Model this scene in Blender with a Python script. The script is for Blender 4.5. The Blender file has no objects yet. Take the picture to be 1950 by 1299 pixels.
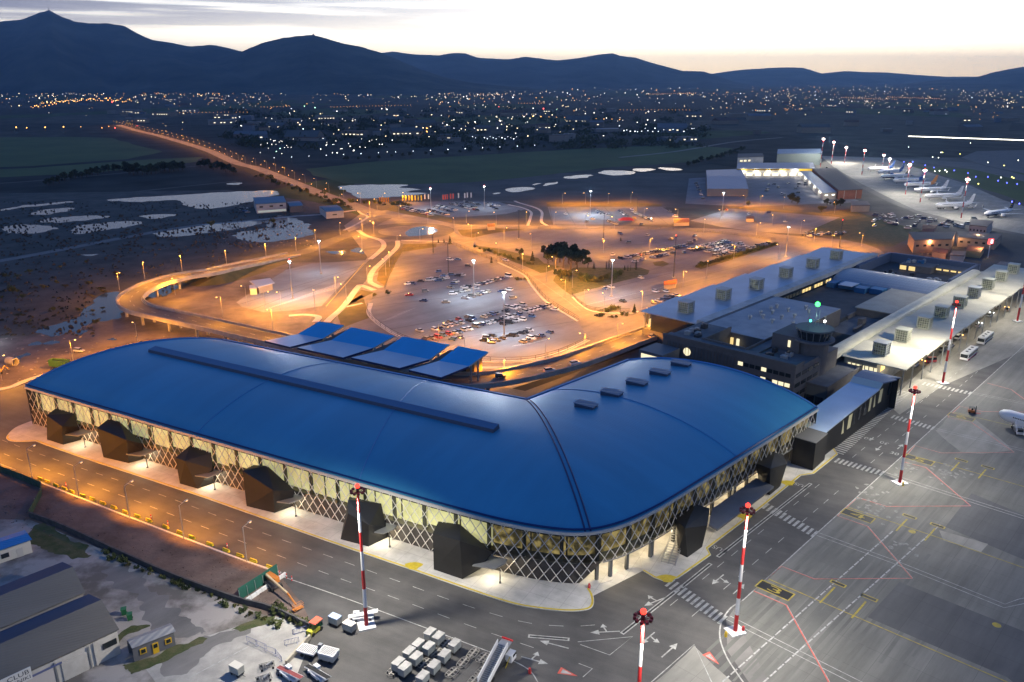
import bpy, bmesh, math, random
from mathutils import Vector, Matrix, noise
from mathutils.geometry import tessellate_polygon
random.seed(7)
SC = bpy.context.scene
COL = SC.collection
R = math.radians
# ------------------------------------------------------------------ camera
CAMH = 105.0
FPX = 1540.0                       # focal length in pixels of a 1950 px wide frame
PITCH = math.atan(499.5 / FPX)
cam_d = bpy.data.cameras.new('camera'); cam = bpy.data.objects.new('camera', cam_d); COL.objects.link(cam)
cam.location = (0, 0, CAMH); cam.rotation_euler = (R(90) - PITCH, 0, 0)
cam_d.sensor_width = 36.0; cam_d.lens = 36.0 * FPX / 1950.0
cam_d.clip_start = 1.0; cam_d.clip_end = 120000.0
SC.camera = cam
# ------------------------------------------------------------------ dusk sky, last glow of the sun, exposure
SUN_AZ = 14.0                      # degrees to the right of the view direction (+Y)
SUN_EL = 2.0
W = bpy.data.worlds.new('World'); SC.world = W; W.use_nodes = True
wn = W.node_tree; wn.nodes.clear()
def wnode(t, **k):
    n = wn.nodes.new(t)
    for a, b in k.items(): setattr(n, a, b)
    return n
wl = wn.links.new
w_out = wnode('ShaderNodeOutputWorld'); w_bg = wnode('ShaderNodeBackground')
w_sky = wnode('ShaderNodeTexSky', sky_type='NISHITA', sun_disc=False, sun_elevation=R(SUN_EL), sun_rotation=R(SUN_AZ), altitude=100, air_density=1.2, dust_density=0.6, ozone_density=4.0)
w_tc = wnode('ShaderNodeTexCoord'); w_sep = wnode('ShaderNodeSeparateXYZ'); wl(w_tc.outputs['Generated'], w_sep.inputs[0])
# afterglow: pale warm band along the horizon, strongest round the set sun
w_dot = wnode('ShaderNodeVectorMath', operation='DOT_PRODUCT'); w_dot.inputs[1].default_value = (math.sin(R(SUN_AZ)), math.cos(R(SUN_AZ)), 0.0)
wl(w_tc.outputs['Generated'], w_dot.inputs[0])
w_az = wnode('ShaderNodeMapRange', clamp=True); w_az.inputs[1].default_value = 0.55; w_az.inputs[2].default_value = 1.0
wl(w_dot.outputs['Value'], w_az.inputs[0])
w_el = wnode('ShaderNodeMapRange', clamp=True, interpolation_type='SMOOTHSTEP'); w_el.inputs[1].default_value = 0.34; w_el.inputs[2].default_value = 0.0
wl(w_sep.outputs['Z'], w_el.inputs[0])
w_mul = wnode('ShaderNodeMath', operation='MULTIPLY'); wl(w_az.outputs[0], w_mul.inputs[0]); wl(w_el.outputs[0], w_mul.inputs[1])
w_ramp = wnode('ShaderNodeValToRGB'); wl(w_el.outputs[0], w_ramp.inputs[0])
cr = w_ramp.color_ramp; cr.elements[0].position = 0.0; cr.elements[0].color = (0.10, 0.20, 0.46, 1)
cr.elements[1].position = 1.0; cr.elements[1].color = (1.0, 0.74, 0.40, 1)
for p, c in ((0.35, (0.16, 0.22, 0.36, 1)), (0.7, (0.42, 0.45, 0.50, 1)), (0.86, (0.80, 0.77, 0.70, 1)), (0.965, (1.0, 0.88, 0.66, 1))):
    e = cr.elements.new(p); e.color = c
w_glow = wnode('ShaderNodeMixRGB', blend_type='MIX'); wl(w_mul.outputs[0], w_glow.inputs['Fac'])
w_gs = wnode('ShaderNodeVectorMath', operation='SCALE'); wl(w_ramp.outputs['Color'], w_gs.inputs[0]); w_gs.inputs['Scale'].default_value = 4.2
w_ss = wnode('ShaderNodeVectorMath', operation='SCALE'); wl(w_sky.outputs['Color'], w_ss.inputs[0]); w_ss.inputs['Scale'].default_value = 0.10
# the dusk dome behind the glow: blue overhead, paler low down
w_base = wnode('ShaderNodeValToRGB'); wl(w_sep.outputs['Z'], w_base.inputs[0])
cb = w_base.color_ramp; cb.elements[0].position = 0.0; cb.elements[0].color = (0.62, 0.58, 0.56, 1); cb.elements[1].position = 1.0; cb.elements[1].color = (0.036, 0.108, 0.34, 1)
for p, c in ((0.08, (0.44, 0.48, 0.58, 1)), (0.3, (0.125, 0.22, 0.46, 1)), (0.6, (0.05, 0.135, 0.385, 1))):
    e = cb.elements.new(p); e.color = c
w_add = wnode('ShaderNodeMixRGB', blend_type='ADD'); w_add.inputs['Fac'].default_value = 1.0
wl(w_base.outputs['Color'], w_add.inputs['Color1']); wl(w_ss.outputs[0], w_add.inputs['Color2'])
wl(w_add.outputs['Color'], w_glow.inputs['Color1']); wl(w_gs.outputs[0], w_glow.inputs['Color2'])
# streaky clouds lying in flat layers
w_map = wnode('ShaderNodeMapping'); w_map.inputs['Scale'].default_value = (2.0, 2.0, 60.0); w_map.inputs['Location'].default_value = (0.35, 0.0, 0.0)
wl(w_tc.outputs['Generated'], w_map.inputs['Vector'])
w_noi = wnode('ShaderNodeTexNoise'); w_noi.inputs['Scale'].default_value = 1.6; w_noi.inputs['Detail'].default_value = 7.0; w_noi.inputs['Roughness'].default_value = 0.55
wl(w_map.outputs[0], w_noi.inputs['Vector'])
w_cr = wnode('ShaderNodeMapRange', clamp=True, interpolation_type='SMOOTHSTEP'); w_cr.inputs[1].default_value = 0.33; w_cr.inputs[2].default_value = 0.58
wl(w_noi.outputs['Fac'], w_cr.inputs[0])
w_ch = wnode('ShaderNodeMapRange', clamp=True, interpolation_type='SMOOTHSTEP'); w_ch.inputs[1].default_value = 0.022; w_ch.inputs[2].default_value = 0.075; w_ch.inputs[4].default_value = 0.95
wl(w_sep.outputs['Z'], w_ch.inputs[0])
w_cx = wnode('ShaderNodeMapRange', clamp=True); w_cx.inputs[1].default_value = 0.25; w_cx.inputs[2].default_value = -0.55; w_cx.inputs[3].default_value = 0.25; w_cx.inputs[4].default_value = 1.0
wl(w_sep.outputs['X'], w_cx.inputs[0])
w_cm = wnode('ShaderNodeMath', operation='MULTIPLY'); wl(w_cr.outputs[0], w_cm.inputs[0]); wl(w_ch.outputs[0], w_cm.inputs[1])
w_ct = wnode('ShaderNodeMapRange', clamp=True, interpolation_type='SMOOTHSTEP'); w_ct.inputs[1].default_value = 0.30; w_ct.inputs[2].default_value = 0.12; wl(w_sep.outputs['Z'], w_ct.inputs[0])
w_cf = wnode('ShaderNodeMath', operation='MULTIPLY'); wl(w_cm.outputs[0], w_cf.inputs[0]); wl(w_ct.outputs[0], w_cf.inputs[1])
w_cm2 = wnode('ShaderNodeMath', operation='MULTIPLY'); wl(w_cf.outputs[0], w_cm2.inputs[0]); wl(w_cx.outputs[0], w_cm2.inputs[1])
w_cl = wnode('ShaderNodeMixRGB', blend_type='MIX'); wl(w_cm2.outputs[0], w_cl.inputs['Fac'])
wl(w_glow.outputs['Color'], w_cl.inputs['Color1']); w_cl.inputs['Color2'].default_value = (0.30, 0.31, 0.43, 1)
wl(w_cl.outputs['Color'], w_bg.inputs['Color']); w_bg.inputs['Strength'].default_value = 1.0
wl(w_bg.outputs[0], w_out.inputs['Surface'])
sun_d = bpy.data.lights.new('sun', 'SUN'); sun = bpy.data.objects.new('sun', sun_d); COL.objects.link(sun)
sun_d.energy = 0.06; sun_d.angle = R(12); sun_d.color = (1.0, 0.78, 0.55)
sun.rotation_euler = (R(90 - SUN_EL - 3), 0, R(180 - SUN_AZ))
SC.view_settings.view_transform = 'Standard'; SC.view_settings.look = 'None'; SC.view_settings.exposure = 0.0; SC.view_settings.gamma = 1.0
SC.cycles.use_denoising = True
SC.cycles.max_bounces = 5; SC.cycles.diffuse_bounces = 2; SC.cycles.glossy_bounces = 3; SC.cycles.transparent_max_bounces = 8
SC.cycles.sample_clamp_indirect = 4.0; SC.cycles.volume_bounces = 0; SC.cycles.volume_step_rate = 4.0
# ------------------------------------------------------------------ helpers
def G(px, py, z=0.0):
    """the world point at height z seen at pixel px,py of the 1950 x 1299 photograph"""
    x = px - 975.0; d = py - 649.5
    fy = FPX * math.cos(PITCH) - d * math.sin(PITCH); dn = FPX * math.sin(PITCH) + d * math.cos(PITCH)
    t = (CAMH - z) / dn
    return Vector((x * t, fy * t, z))
def G2(px, py, z=0.0): return G(px, py, z).xy
def on_plane(px, py, p0, g):
    """(distance along g, height) where the view ray meets the vertical plane through p0 along g"""
    x = px - 975.0; d = py - 649.5
    r = Vector((x, FPX * math.cos(PITCH) - d * math.sin(PITCH), -(FPX * math.sin(PITCH) + d * math.cos(PITCH))))
    n = Vector((-g[1], g[0])); t = n.dot(Vector(p0[:2])) / n.dot(r.xy); q = r * t
    return (q.xy - Vector(p0[:2])).dot(Vector(g)), CAMH + q.z
AX = R(46.5); E1 = Vector((math.cos(AX), math.sin(AX))); E2 = Vector((math.sin(AX), -math.cos(AX)))
O_ST = Vector((54.2, 328.0))
def ST(s, t, z=0.0):               # the grid of the old terminal and the apron
    p = O_ST + E1 * s + E2 * t
    return Vector((p.x, p.y, z))
def toST(v):
    d = Vector(v[:2]) - O_ST
    return d.dot(E1), d.dot(E2)
def S2(px, py, z=0.0): return toST(G(px, py, z))
def cat(pts, n=8, closed=False):
    """smooth curve through points of any dimension"""
    P = [Vector(p) for p in pts]; out = []; N = len(P)
    for i in range(N if closed else N - 1):
        p1 = P[i]; p2 = P[(i + 1) % N]
        p0 = P[i - 1] if (i > 0 or closed) else p1 * 2 - p2
        p3 = P[(i + 2) % N] if (i + 2 < N or closed) else p2 * 2 - p1
        for k in range(n):
            t = k / n
            out.append(0.5 * ((2 * p1) + (p2 - p0) * t + (2 * p0 - 5 * p1 + 4 * p2 - p3) * t * t + (3 * p1 - p0 - 3 * p2 + p3) * t ** 3))
    if not closed: out.append(P[-1])
    return out
def resample(pts, step):
    out = [pts[0].copy()]; acc = 0.0
    for a, b in zip(pts, pts[1:]):
        L = (b - a).length
        if L < 1e-9: continue
        d = step - acc
        while d <= L:
            out.append(a.lerp(b, d / L)); d += step
        acc = (acc + L) % step if False else L - (d - step)
    return out
def normals2(pts):
    out = []
    for i in range(len(pts)):
        a = pts[max(0, i - 1)]; b = pts[min(len(pts) - 1, i + 1)]
        d = (Vector(b[:2]) - Vector(a[:2])); d = d.normalized() if d.length > 1e-9 else Vector((1, 0))
        out.append(Vector((-d.y, d.x)))
    return out
def wm(o):
    m = Matrix.LocRotScale(o.location, o.rotation_euler, o.scale)
    return wm(o.parent) @ m if o.parent else m
class MB:
    def __init__(s): s.v = []; s.f = []; s.m = []; s.mi = 0
    def add(s, vs, fs):
        b = len(s.v); s.v += [Vector(v) for v in vs]
        for f in fs: s.f.append([b + i for i in f]); s.m.append(s.mi)
        return s
    def box(s, c, size, rz=0.0, z0=None):
        """box round the centre c; with z0 given its bottom is z0"""
        sx, sy, sz = [q / 2 for q in size]; cx, cy = c[0], c[1]; cz = (z0 + sz) if z0 is not None else c[2]
        ca, sa = math.cos(rz), math.sin(rz); vs = []
        for z in (-sz, sz):
            for x, y in ((-sx, -sy), (sx, -sy), (sx, sy), (-sx, sy)):
                vs.append((cx + x * ca - y * sa, cy + x * sa + y * ca, cz + z))
        return s.add(vs, [(3, 2, 1, 0), (4, 5, 6, 7), (0, 1, 5, 4), (1, 2, 6, 5), (2, 3, 7, 6), (3, 0, 4, 7)])
    def flat(s, poly, z=0.0):
        P = [Vector((p[0], p[1], z if len(p) < 3 else p[2])) for p in poly]
        tr = tessellate_polygon([P]); fs = []
        for a, b, c in tr:
            n = (P[b] - P[a]).cross(P[c] - P[a])
            fs.append((a, b, c) if n.z >= 0 else (a, c, b))
        return s.add(P, fs)
    def prism(s, poly, z0, z1, bottom=True):
        P = [Vector((p[0], p[1], 0)) for p in poly]; n = len(P)
        area = sum(P[i].x * P[(i + 1) % n].y - P[(i + 1) % n].x * P[i].y for i in range(n))
        if area < 0: P.reverse()
        vs = [(p.x, p.y, z0) for p in P] + [(p.x, p.y, z1) for p in P]
        fs = [(i, (i + 1) % n, n + (i + 1) % n, n + i) for i in range(n)]
        for a, b, c in tessellate_polygon([P]):
            k = (P[b] - P[a]).cross(P[c] - P[a])
            if k.z < 0: b, c = c, b
            fs.append((n + a, n + b, n + c))
            if bottom: fs.append((a, c, b))
        return s.add(vs, fs)
    def tube(s, a, b, r0, r1=None, n=6, cap=True):
        a = Vector(a); b = Vector(b); r1 = r0 if r1 is None else r1
        d = (b - a); d = d.normalized() if d.length > 1e-9 else Vector((0, 0, 1))
        u = d.orthogonal().normalized(); w = d.cross(u); vs = []
        for p, r in ((a, r0), (b, r1)):
            for i in range(n):
                t = 2 * math.pi * (i + 0.5) / n
                vs.append(p + u * (r * math.cos(t)) + w * (r * math.sin(t)))
        fs = [(i, (i + 1) % n, n + (i + 1) % n, n + i) for i in range(n)]
        if cap: fs += [tuple(range(n - 1, -1, -1)), tuple(range(n, 2 * n))]
        return s.add(vs, fs)
    def ball(s, c, r, n=8, m=5, sz=1.0):
        vs = [(c[0], c[1], c[2] + r * sz)]; fs = []
        for j in range(1, m):
            a = math.pi * j / m
            for i in range(n):
                t = 2 * math.pi * i / n
                vs.append((c[0] + r * math.sin(a) * math.cos(t), c[1] + r * math.sin(a) * math.sin(t), c[2] + r * sz * math.cos(a)))
        vs.append((c[0], c[1], c[2] - r * sz)); L = len(vs) - 1
        for i in range(n): fs.append((0, 1 + i, 1 + (i + 1) % n)); fs.append((L, 1 + (m - 2) * n + (i + 1) % n, 1 + (m - 2) * n + i))
        for j in range(m - 2):
            for i in range(n):
                a = 1 + j * n + i; b = 1 + j * n + (i + 1) % n
                fs.append((a, a + n, b + n, b))
        return s.add(vs, fs)
    def loft(s, rings, closed=True, caps=True):
        n = len(rings[0]); vs = [p for r in rings for p in r]; fs = []
        for j in range(len(rings) - 1):
            for i in range(n if closed else n - 1):
                a = j * n + i; b = j * n + (i + 1) % n
                fs.append((a, b, b + n, a + n))
        if caps and closed: fs += [tuple(range(n - 1, -1, -1)), tuple(range((len(rings) - 1) * n, len(rings) * n))]
        return s.add(vs, fs)
    def hull(s, pts):
        bm = bmesh.new()
        for p in pts: bm.verts.new(p)
        bmesh.ops.convex_hull(bm, input=bm.verts)
        bm.verts.ensure_lookup_table(); bm.verts.index_update()
        vs = [v.co.copy() for v in bm.verts]; fs = [[v.index for v in f.verts] for f in bm.faces]
        bm.free(); return s.add(vs, fs)
    def ribbon(s, pts, w, off=0.0, z=0.0):
        """a flat strip of width w along a path, its middle off metres to the left of it"""
        N = normals2(pts); vs = []; fs = []
        for p, n in zip(pts, N):
            pz = p[2] if len(p) > 2 else 0.0
            for k in (off + w / 2, off - w / 2):
                vs.append((p[0] + n.x * k, p[1] + n.y * k, pz + z))
        for i in range(len(pts) - 1): fs.append((2 * i + 1, 2 * i + 3, 2 * i + 2, 2 * i))
        return s.add(vs, fs)
    def wallstrip(s, pts, w, h, off=0.0, z=0.0):
        """a solid strip (kerb, parapet, wall) of width w and height h along a path"""
        N = normals2(pts); vs = []; fs = []
        for p, n in zip(pts, N):
            pz = (p[2] if len(p) > 2 else 0.0) + z
            for k, zz in ((off + w / 2, 0), (off + w / 2, h), (off - w / 2, h), (off - w / 2, 0)):
                vs.append((p[0] + n.x * k, p[1] + n.y * k, pz + zz))
        L = len(pts)
        for i in range(L - 1):
            for k in range(4):
                a = 4 * i + k; b = 4 * i + (k + 1) % 4
                fs.append((a, b, b + 4, a + 4))
        fs += [(3, 2, 1, 0), (4 * L - 4, 4 * L - 3, 4 * L - 2, 4 * L - 1)]
        return s.add(vs, fs)
    def dash(s, a, b, w, on, gap, z):
        a = Vector(a[:2]); b = Vector(b[:2]); d = b - a; L = d.length; d.normalize(); x = 0.0
        while x < L:
            e = min(x + on, L); s.ribbon([a + d * x, a + d * e], w, 0, z); x += on + gap
        return s
    def line(s, pts, w, z): return s.ribbon([Vector(p[:2]) for p in pts], w, 0, z)
    def build(s, name, mats, parent=None, local=False, smooth=False):
        me = bpy.data.meshes.new(name)
        vs = s.v
        if parent is not None and not local:
            inv = wm(parent).inverted(); vs = [inv @ v for v in vs]
        me.from_pydata([tuple(v) for v in vs], [], s.f)
        if not isinstance(mats, (list, tuple)): mats = [mats]
        for m in mats: me.materials.append(m)
        if len(mats) > 1: me.polygons.foreach_set('material_index', s.m)
        if smooth: me.polygons.foreach_set('use_smooth', [True] * len(me.polygons))
        me.update()
        o = bpy.data.objects.new(name, me); COL.objects.link(o)
        if parent is not None: o.parent = parent
        return o
def thing(name, label, cate, loc=(0, 0, 0), rz=0.0, group=None):
    o = bpy.data.objects.new(name, None); COL.objects.link(o); o.empty_display_size = 0.5
    o.location = loc; o.rotation_euler = (0, 0, rz); o['label'] = label; o['category'] = cate
    if group: o['group'] = group
    return o
def tag(o, label, cate, group=None):
    o['label'] = label; o['category'] = cate
    if group: o['group'] = group
    return o
def struct(o, kind='structure'): o['kind'] = kind; return o
def copy_tree(o, parent=None):
    c = o.copy(); COL.objects.link(c)
    if parent is not None: c.parent = parent
    for ch in list(o.children): copy_tree(ch, c)
    return c
def set_paint(o, m):
    for sl in o.material_slots[:1]: sl.link = 'OBJECT'; sl.material = m
def batwing(d):
    """the spread of a street luminaire: stronger to the sides than straight down, nothing upwards"""
    d.use_nodes = True; nt = d.node_tree; em = nt.nodes['Emission']; tc = nt.nodes.new('ShaderNodeTexCoord'); sp = nt.nodes.new('ShaderNodeSeparateXYZ'); nt.links.new(tc.outputs['Normal'], sp.inputs[0])
    ab = nt.nodes.new('ShaderNodeMath'); ab.operation = 'MULTIPLY'; ab.inputs[1].default_value = BW_SIGN; nt.links.new(sp.outputs['Z'], ab.inputs[0])
    mx = nt.nodes.new('ShaderNodeMath'); mx.operation = 'MAXIMUM'; mx.inputs[1].default_value = 0.60; nt.links.new(ab.outputs[0], mx.inputs[0])
    pw = nt.nodes.new('ShaderNodeMath'); pw.operation = 'POWER'; pw.inputs[1].default_value = -3.0; nt.links.new(mx.outputs[0], pw.inputs[0])
    up = nt.nodes.new('ShaderNodeMapRange'); up.inputs[1].default_value = -0.02; up.inputs[2].default_value = 0.2; nt.links.new(ab.outputs[0], up.inputs[0])
    ml = nt.nodes.new('ShaderNodeMath'); ml.operation = 'MULTIPLY'; nt.links.new(pw.outputs[0], ml.inputs[0]); nt.links.new(up.outputs[0], ml.inputs[1]); nt.links.new(ml.outputs[0], em.inputs['Strength'])
BW_SIGN = -1.0
def lamp(parent, loc, power, color, radius=0.25, spot=None, aim=None, local=True, blend=0.4):
    d = bpy.data.lights.new('lamp_light', 'SPOT' if spot else 'POINT'); d.energy = power; d.color = color; d.shadow_soft_size = radius
    if spot: d.spot_size = R(spot); d.spot_blend = blend
    o = bpy.data.objects.new('lamp_light', d); COL.objects.link(o)
    loc = Vector(loc)
    if aim is not None: o.rotation_euler = (Vector(aim) - loc).to_track_quat('-Z', 'Y').to_euler()
    if parent is not None:
        o.parent = parent
        if not local:
            inv = wm(parent).inverted(); o.matrix_basis = inv @ Matrix.LocRotScale(loc, o.rotation_euler, None)
            return o
    o.location = loc
    return o
# ------------------------------------------------------------------ materials
MATS = {}
def mat(name, col, rough=0.7, metal=0.0, var=0.0, vscale=0.2, col2=None, bump=0.0, bscale=3.0, spec=0.4, thr=(0.35, 0.65), detail=5.0, stretch=None):
    if name in MATS: return MATS[name]
    m = bpy.data.materials.new(name); m.use_nodes = True; nt = m.node_tree; b = nt.nodes['Principled BSDF']
    b.inputs['Base Color'].default_value = (*col, 1); b.inputs['Roughness'].default_value = rough; b.inputs['Metallic'].default_value = metal
    b.inputs['Specular IOR Level'].default_value = spec
    if var or col2 or bump:
        geo = nt.nodes.new('ShaderNodeNewGeometry') if not stretch else None
        src = geo.outputs['Position'] if geo else None
        if stretch:
            g2 = nt.nodes.new('ShaderNodeNewGeometry'); mp = nt.nodes.new('ShaderNodeMapping'); nt.links.new(g2.outputs['Position'], mp.inputs['Vector'])
            mp.vector_type = 'TEXTURE'; mp.inputs['Rotation'].default_value = (0, 0, stretch[0]); mp.inputs['Scale'].default_value = (stretch[1], 1, 1); src = mp.outputs[0]
        if var or col2:
            n = nt.nodes.new('ShaderNodeTexNoise'); n.inputs['Scale'].default_value = vscale; n.inputs['Detail'].default_value = detail; n.inputs['Roughness'].default_value = 0.62
            nt.links.new(src, n.inputs['Vector'])
            mr = nt.nodes.new('ShaderNodeMapRange'); mr.inputs[1].default_value = thr[0]; mr.inputs[2].default_value = thr[1]; nt.links.new(n.outputs['Fac'], mr.inputs[0])
            mx = nt.nodes.new('ShaderNodeMixRGB'); nt.links.new(mr.outputs[0], mx.inputs['Fac'])
            c2 = col2 if col2 else tuple(min(1, c * (1 + var)) for c in col); c1 = col if col2 else tuple(c * (1 - var) for c in col)
            mx.inputs['Color1'].default_value = (*c1, 1); mx.inputs['Color2'].default_value = (*c2, 1)
            nt.links.new(mx.outputs['Color'], b.inputs['Base Color'])
        if bump:
            n = nt.nodes.new('ShaderNodeTexNoise'); n.inputs['Scale'].default_value = bscale; n.inputs['Detail'].default_value = 4; nt.links.new(src, n.inputs['Vector'])
            bp = nt.nodes.new('ShaderNodeBump'); bp.inputs['Strength'].default_value = bump; bp.inputs['Distance'].default_value = 0.3
            nt.links.new(n.outputs['Fac'], bp.inputs['Height']); nt.links.new(bp.outputs['Normal'], b.inputs['Normal'])
    MATS[name] = m; return m
def glow(name, col, strength, sample=False):
    if name in MATS: return MATS[name]
    m = bpy.data.materials.new(name); m.use_nodes = True; b = m.node_tree.nodes['Principled BSDF']
    b.inputs['Base Color'].default_value = (*[c * 0.5 for c in col], 1); b.inputs['Emission Color'].default_value = (*col, 1); b.inputs['Emission Strength'].default_value = strength
    if not sample: m.cycles.emission_sampling = 'NONE'
    MATS[name] = m; return m
def ribbed(name, col, ang, period, rough=0.45, metal=0.5, strength=0.5, var=0.06):
    """sheet metal whose ribs cross the direction ang"""
    if name in MATS: return MATS[name]
    m = mat(name, col, rough, metal, var=var, vscale=0.06, stretch=(ang + R(90), 14.0)); nt = m.node_tree; b = nt.nodes['Principled BSDF']
    g = nt.nodes.new('ShaderNodeNewGeometry'); d = nt.nodes.new('ShaderNodeVectorMath'); d.operation = 'DOT_PRODUCT'
    d.inputs[1].default_value = (math.cos(ang), math.sin(ang), 0); nt.links.new(g.outputs['Position'], d.inputs[0])
    k = nt.nodes.new('ShaderNodeMath'); k.operation = 'MULTIPLY'; k.inputs[1].default_value = 2 * math.pi / period; nt.links.new(d.outputs['Value'], k.inputs[0])
    s = nt.nodes.new('ShaderNodeMath'); s.operation = 'SINE'; nt.links.new(k.outputs[0], s.inputs[0])
    bp = nt.nodes.new('ShaderNodeBump'); bp.inputs['Strength'].default_value = strength; bp.inputs['Distance'].default_value = 0.06
    nt.links.new(s.outputs[0], bp.inputs['Height']); nt.links.new(bp.outputs['Normal'], b.inputs['Normal'])
    return m
def worn(m, ang, stretch, scale, lo, hi, joint=0.0):
    """streaks along ang and, with joint, a grid of slab joints, multiplied into the surface colour"""
    nt = m.node_tree; b = nt.nodes['Principled BSDF']; src = b.inputs['Base Color'].links[0].from_socket
    g = nt.nodes.new('ShaderNodeNewGeometry'); mp = nt.nodes.new('ShaderNodeMapping'); mp.vector_type = 'TEXTURE'; mp.inputs['Rotation'].default_value = (0, 0, ang); mp.inputs['Scale'].default_value = (stretch, 1, 1); nt.links.new(g.outputs['Position'], mp.inputs['Vector'])
    n = nt.nodes.new('ShaderNodeTexNoise'); n.inputs['Scale'].default_value = scale; n.inputs['Detail'].default_value = 7; n.inputs['Roughness'].default_value = .65; nt.links.new(mp.outputs[0], n.inputs['Vector'])
    r = nt.nodes.new('ShaderNodeMapRange'); r.inputs[1].default_value = .3; r.inputs[2].default_value = .7; r.inputs[3].default_value = lo; r.inputs[4].default_value = hi; nt.links.new(n.outputs['Fac'], r.inputs[0])
    x = nt.nodes.new('ShaderNodeMixRGB'); x.blend_type = 'MULTIPLY'; x.inputs['Fac'].default_value = 1; nt.links.new(src, x.inputs['Color1']); nt.links.new(r.outputs[0], x.inputs['Color2']); out = x.outputs['Color']
    if joint:
        mp2 = nt.nodes.new('ShaderNodeMapping'); mp2.vector_type = 'TEXTURE'; mp2.inputs['Rotation'].default_value = (0, 0, ang); nt.links.new(g.outputs['Position'], mp2.inputs['Vector'])
        k = nt.nodes.new('ShaderNodeTexBrick'); k.offset = 0.0; k.inputs['Scale'].default_value = 1.0; k.inputs['Brick Width'].default_value = joint; k.inputs['Row Height'].default_value = joint; k.inputs['Mortar Size'].default_value = .05; k.inputs['Mortar Smooth'].default_value = .3
        k.inputs['Color1'].default_value = (1, 1, 1, 1); k.inputs['Color2'].default_value = (.93, .93, .93, 1); k.inputs['Mortar'].default_value = (.66, .66, .66, 1); nt.links.new(mp2.outputs[0], k.inputs['Vector'])
        y = nt.nodes.new('ShaderNodeMixRGB'); y.blend_type = 'MULTIPLY'; y.inputs['Fac'].default_value = 1; nt.links.new(out, y.inputs['Color1']); nt.links.new(k.outputs['Color'], y.inputs['Color2']); out = y.outputs['Color']
    nt.links.new(out, b.inputs['Base Color']); return m
M_EARTH = mat('earth', (0.045, 0.046, 0.046), 0.95, col2=(0.100, 0.095, 0.088), vscale=0.02, bump=0.5, bscale=0.4, detail=9)
M_SCRUB = mat('scrub', (0.030, 0.034, 0.032), 0.95, col2=(0.085, 0.080, 0.070), vscale=0.055, bump=0.9, bscale=0.6, detail=9)
M_DIRT = mat('dirt', (0.088, 0.062, 0.052), 0.95, col2=(0.175, 0.128, 0.108), vscale=0.12, bump=0.4, bscale=1.2, detail=9)
M_MUD = mat('mud', (0.060, 0.050, 0.048), 0.8, col2=(0.15, 0.125, 0.115), vscale=0.09, bump=0.4, bscale=0.8, detail=9)
M_GRASS = mat('field_grass', (0.036, 0.066, 0.014), 0.95, col2=(0.066, 0.100, 0.024), vscale=0.012, detail=8)
M_LAWN = mat('lawn', (0.040, 0.062, 0.015), 0.95, col2=(0.10, 0.095, 0.045), vscale=0.35, bump=0.5, bscale=2.0, detail=8)
M_DRYG = mat('dry_grass', (0.07, 0.07, 0.02), 0.95, col2=(0.14, 0.11, 0.035), vscale=0.12, bump=0.5, bscale=2.0, detail=8)
M_ROAD = mat('asphalt', (0.060, 0.058, 0.057), 0.75, col2=(0.092, 0.088, 0.085), vscale=0.11, detail=9, bump=0.12, bscale=6)
M_ROAD2 = mat('old_asphalt', (0.13, 0.125, 0.12), 0.8, col2=(0.20, 0.19, 0.18), vscale=0.07, detail=9, bump=0.12, bscale=6)
M_LOT = mat('car_park_asphalt', (0.135, 0.138, 0.155), 0.8, col2=(0.195, 0.196, 0.21), vscale=0.05, detail=9, bump=0.1, bscale=6)
M_APRON = mat('apron_concrete', (0.115, 0.115, 0.105), 0.75, col2=(0.165, 0.162, 0.150), vscale=0.035, detail=10, bump=0.08, bscale=5)
M_APRON_D = mat('apron_dark', (0.070, 0.072, 0.078), 0.75, col2=(0.096, 0.098, 0.100), vscale=0.05, detail=10)
M_APRON_L = mat('apron_pale', (0.20, 0.195, 0.175), 0.8, col2=(0.28, 0.27, 0.245), vscale=0.06, detail=9)
M_PAVE = mat('pavement_concrete', (0.42, 0.41, 0.38), 0.85, col2=(0.55, 0.53, 0.50), vscale=0.25, detail=8)
M_CONC = mat('concrete', (0.30, 0.29, 0.27), 0.85, col2=(0.42, 0.40, 0.37), vscale=0.3, detail=8)
M_SLAB = mat('weathered_slab', (0.14, 0.125, 0.11), 0.85, col2=(0.34, 0.31, 0.285), vscale=0.09, detail=10, thr=(0.42, 0.56))
M_WHITE = mat('white_paint', (0.66, 0.66, 0.64), 0.6, var=0.1, vscale=1.2)
M_MARK = mat('road_white', (0.20, 0.20, 0.19), 0.7, col2=(0.42, 0.42, 0.40), vscale=0.9, thr=(0.3, 0.6), detail=8)
M_WORN = mat('worn_white_paint', (0.34, 0.34, 0.33), 0.7, var=0.35, vscale=1.6)
M_YEL = mat('yellow_paint', (0.50, 0.38, 0.03), 0.6, var=0.15, vscale=1.2)
M_YELW = mat('worn_yellow', (0.20, 0.17, 0.06), 0.7, col2=(0.40, 0.31, 0.03), vscale=0.9, thr=(0.3, 0.6), detail=8)
M_REDP = mat('red_paint', (0.52, 0.10, 0.07), 0.6, var=0.15, vscale=1.2)
M_BLK = mat('black_paint', (0.02, 0.02, 0.02), 0.6)
M_WATER = mat('still_water', (0.02, 0.03, 0.05), 0.16, spec=0.22, bump=0.006, bscale=0.5)
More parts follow.
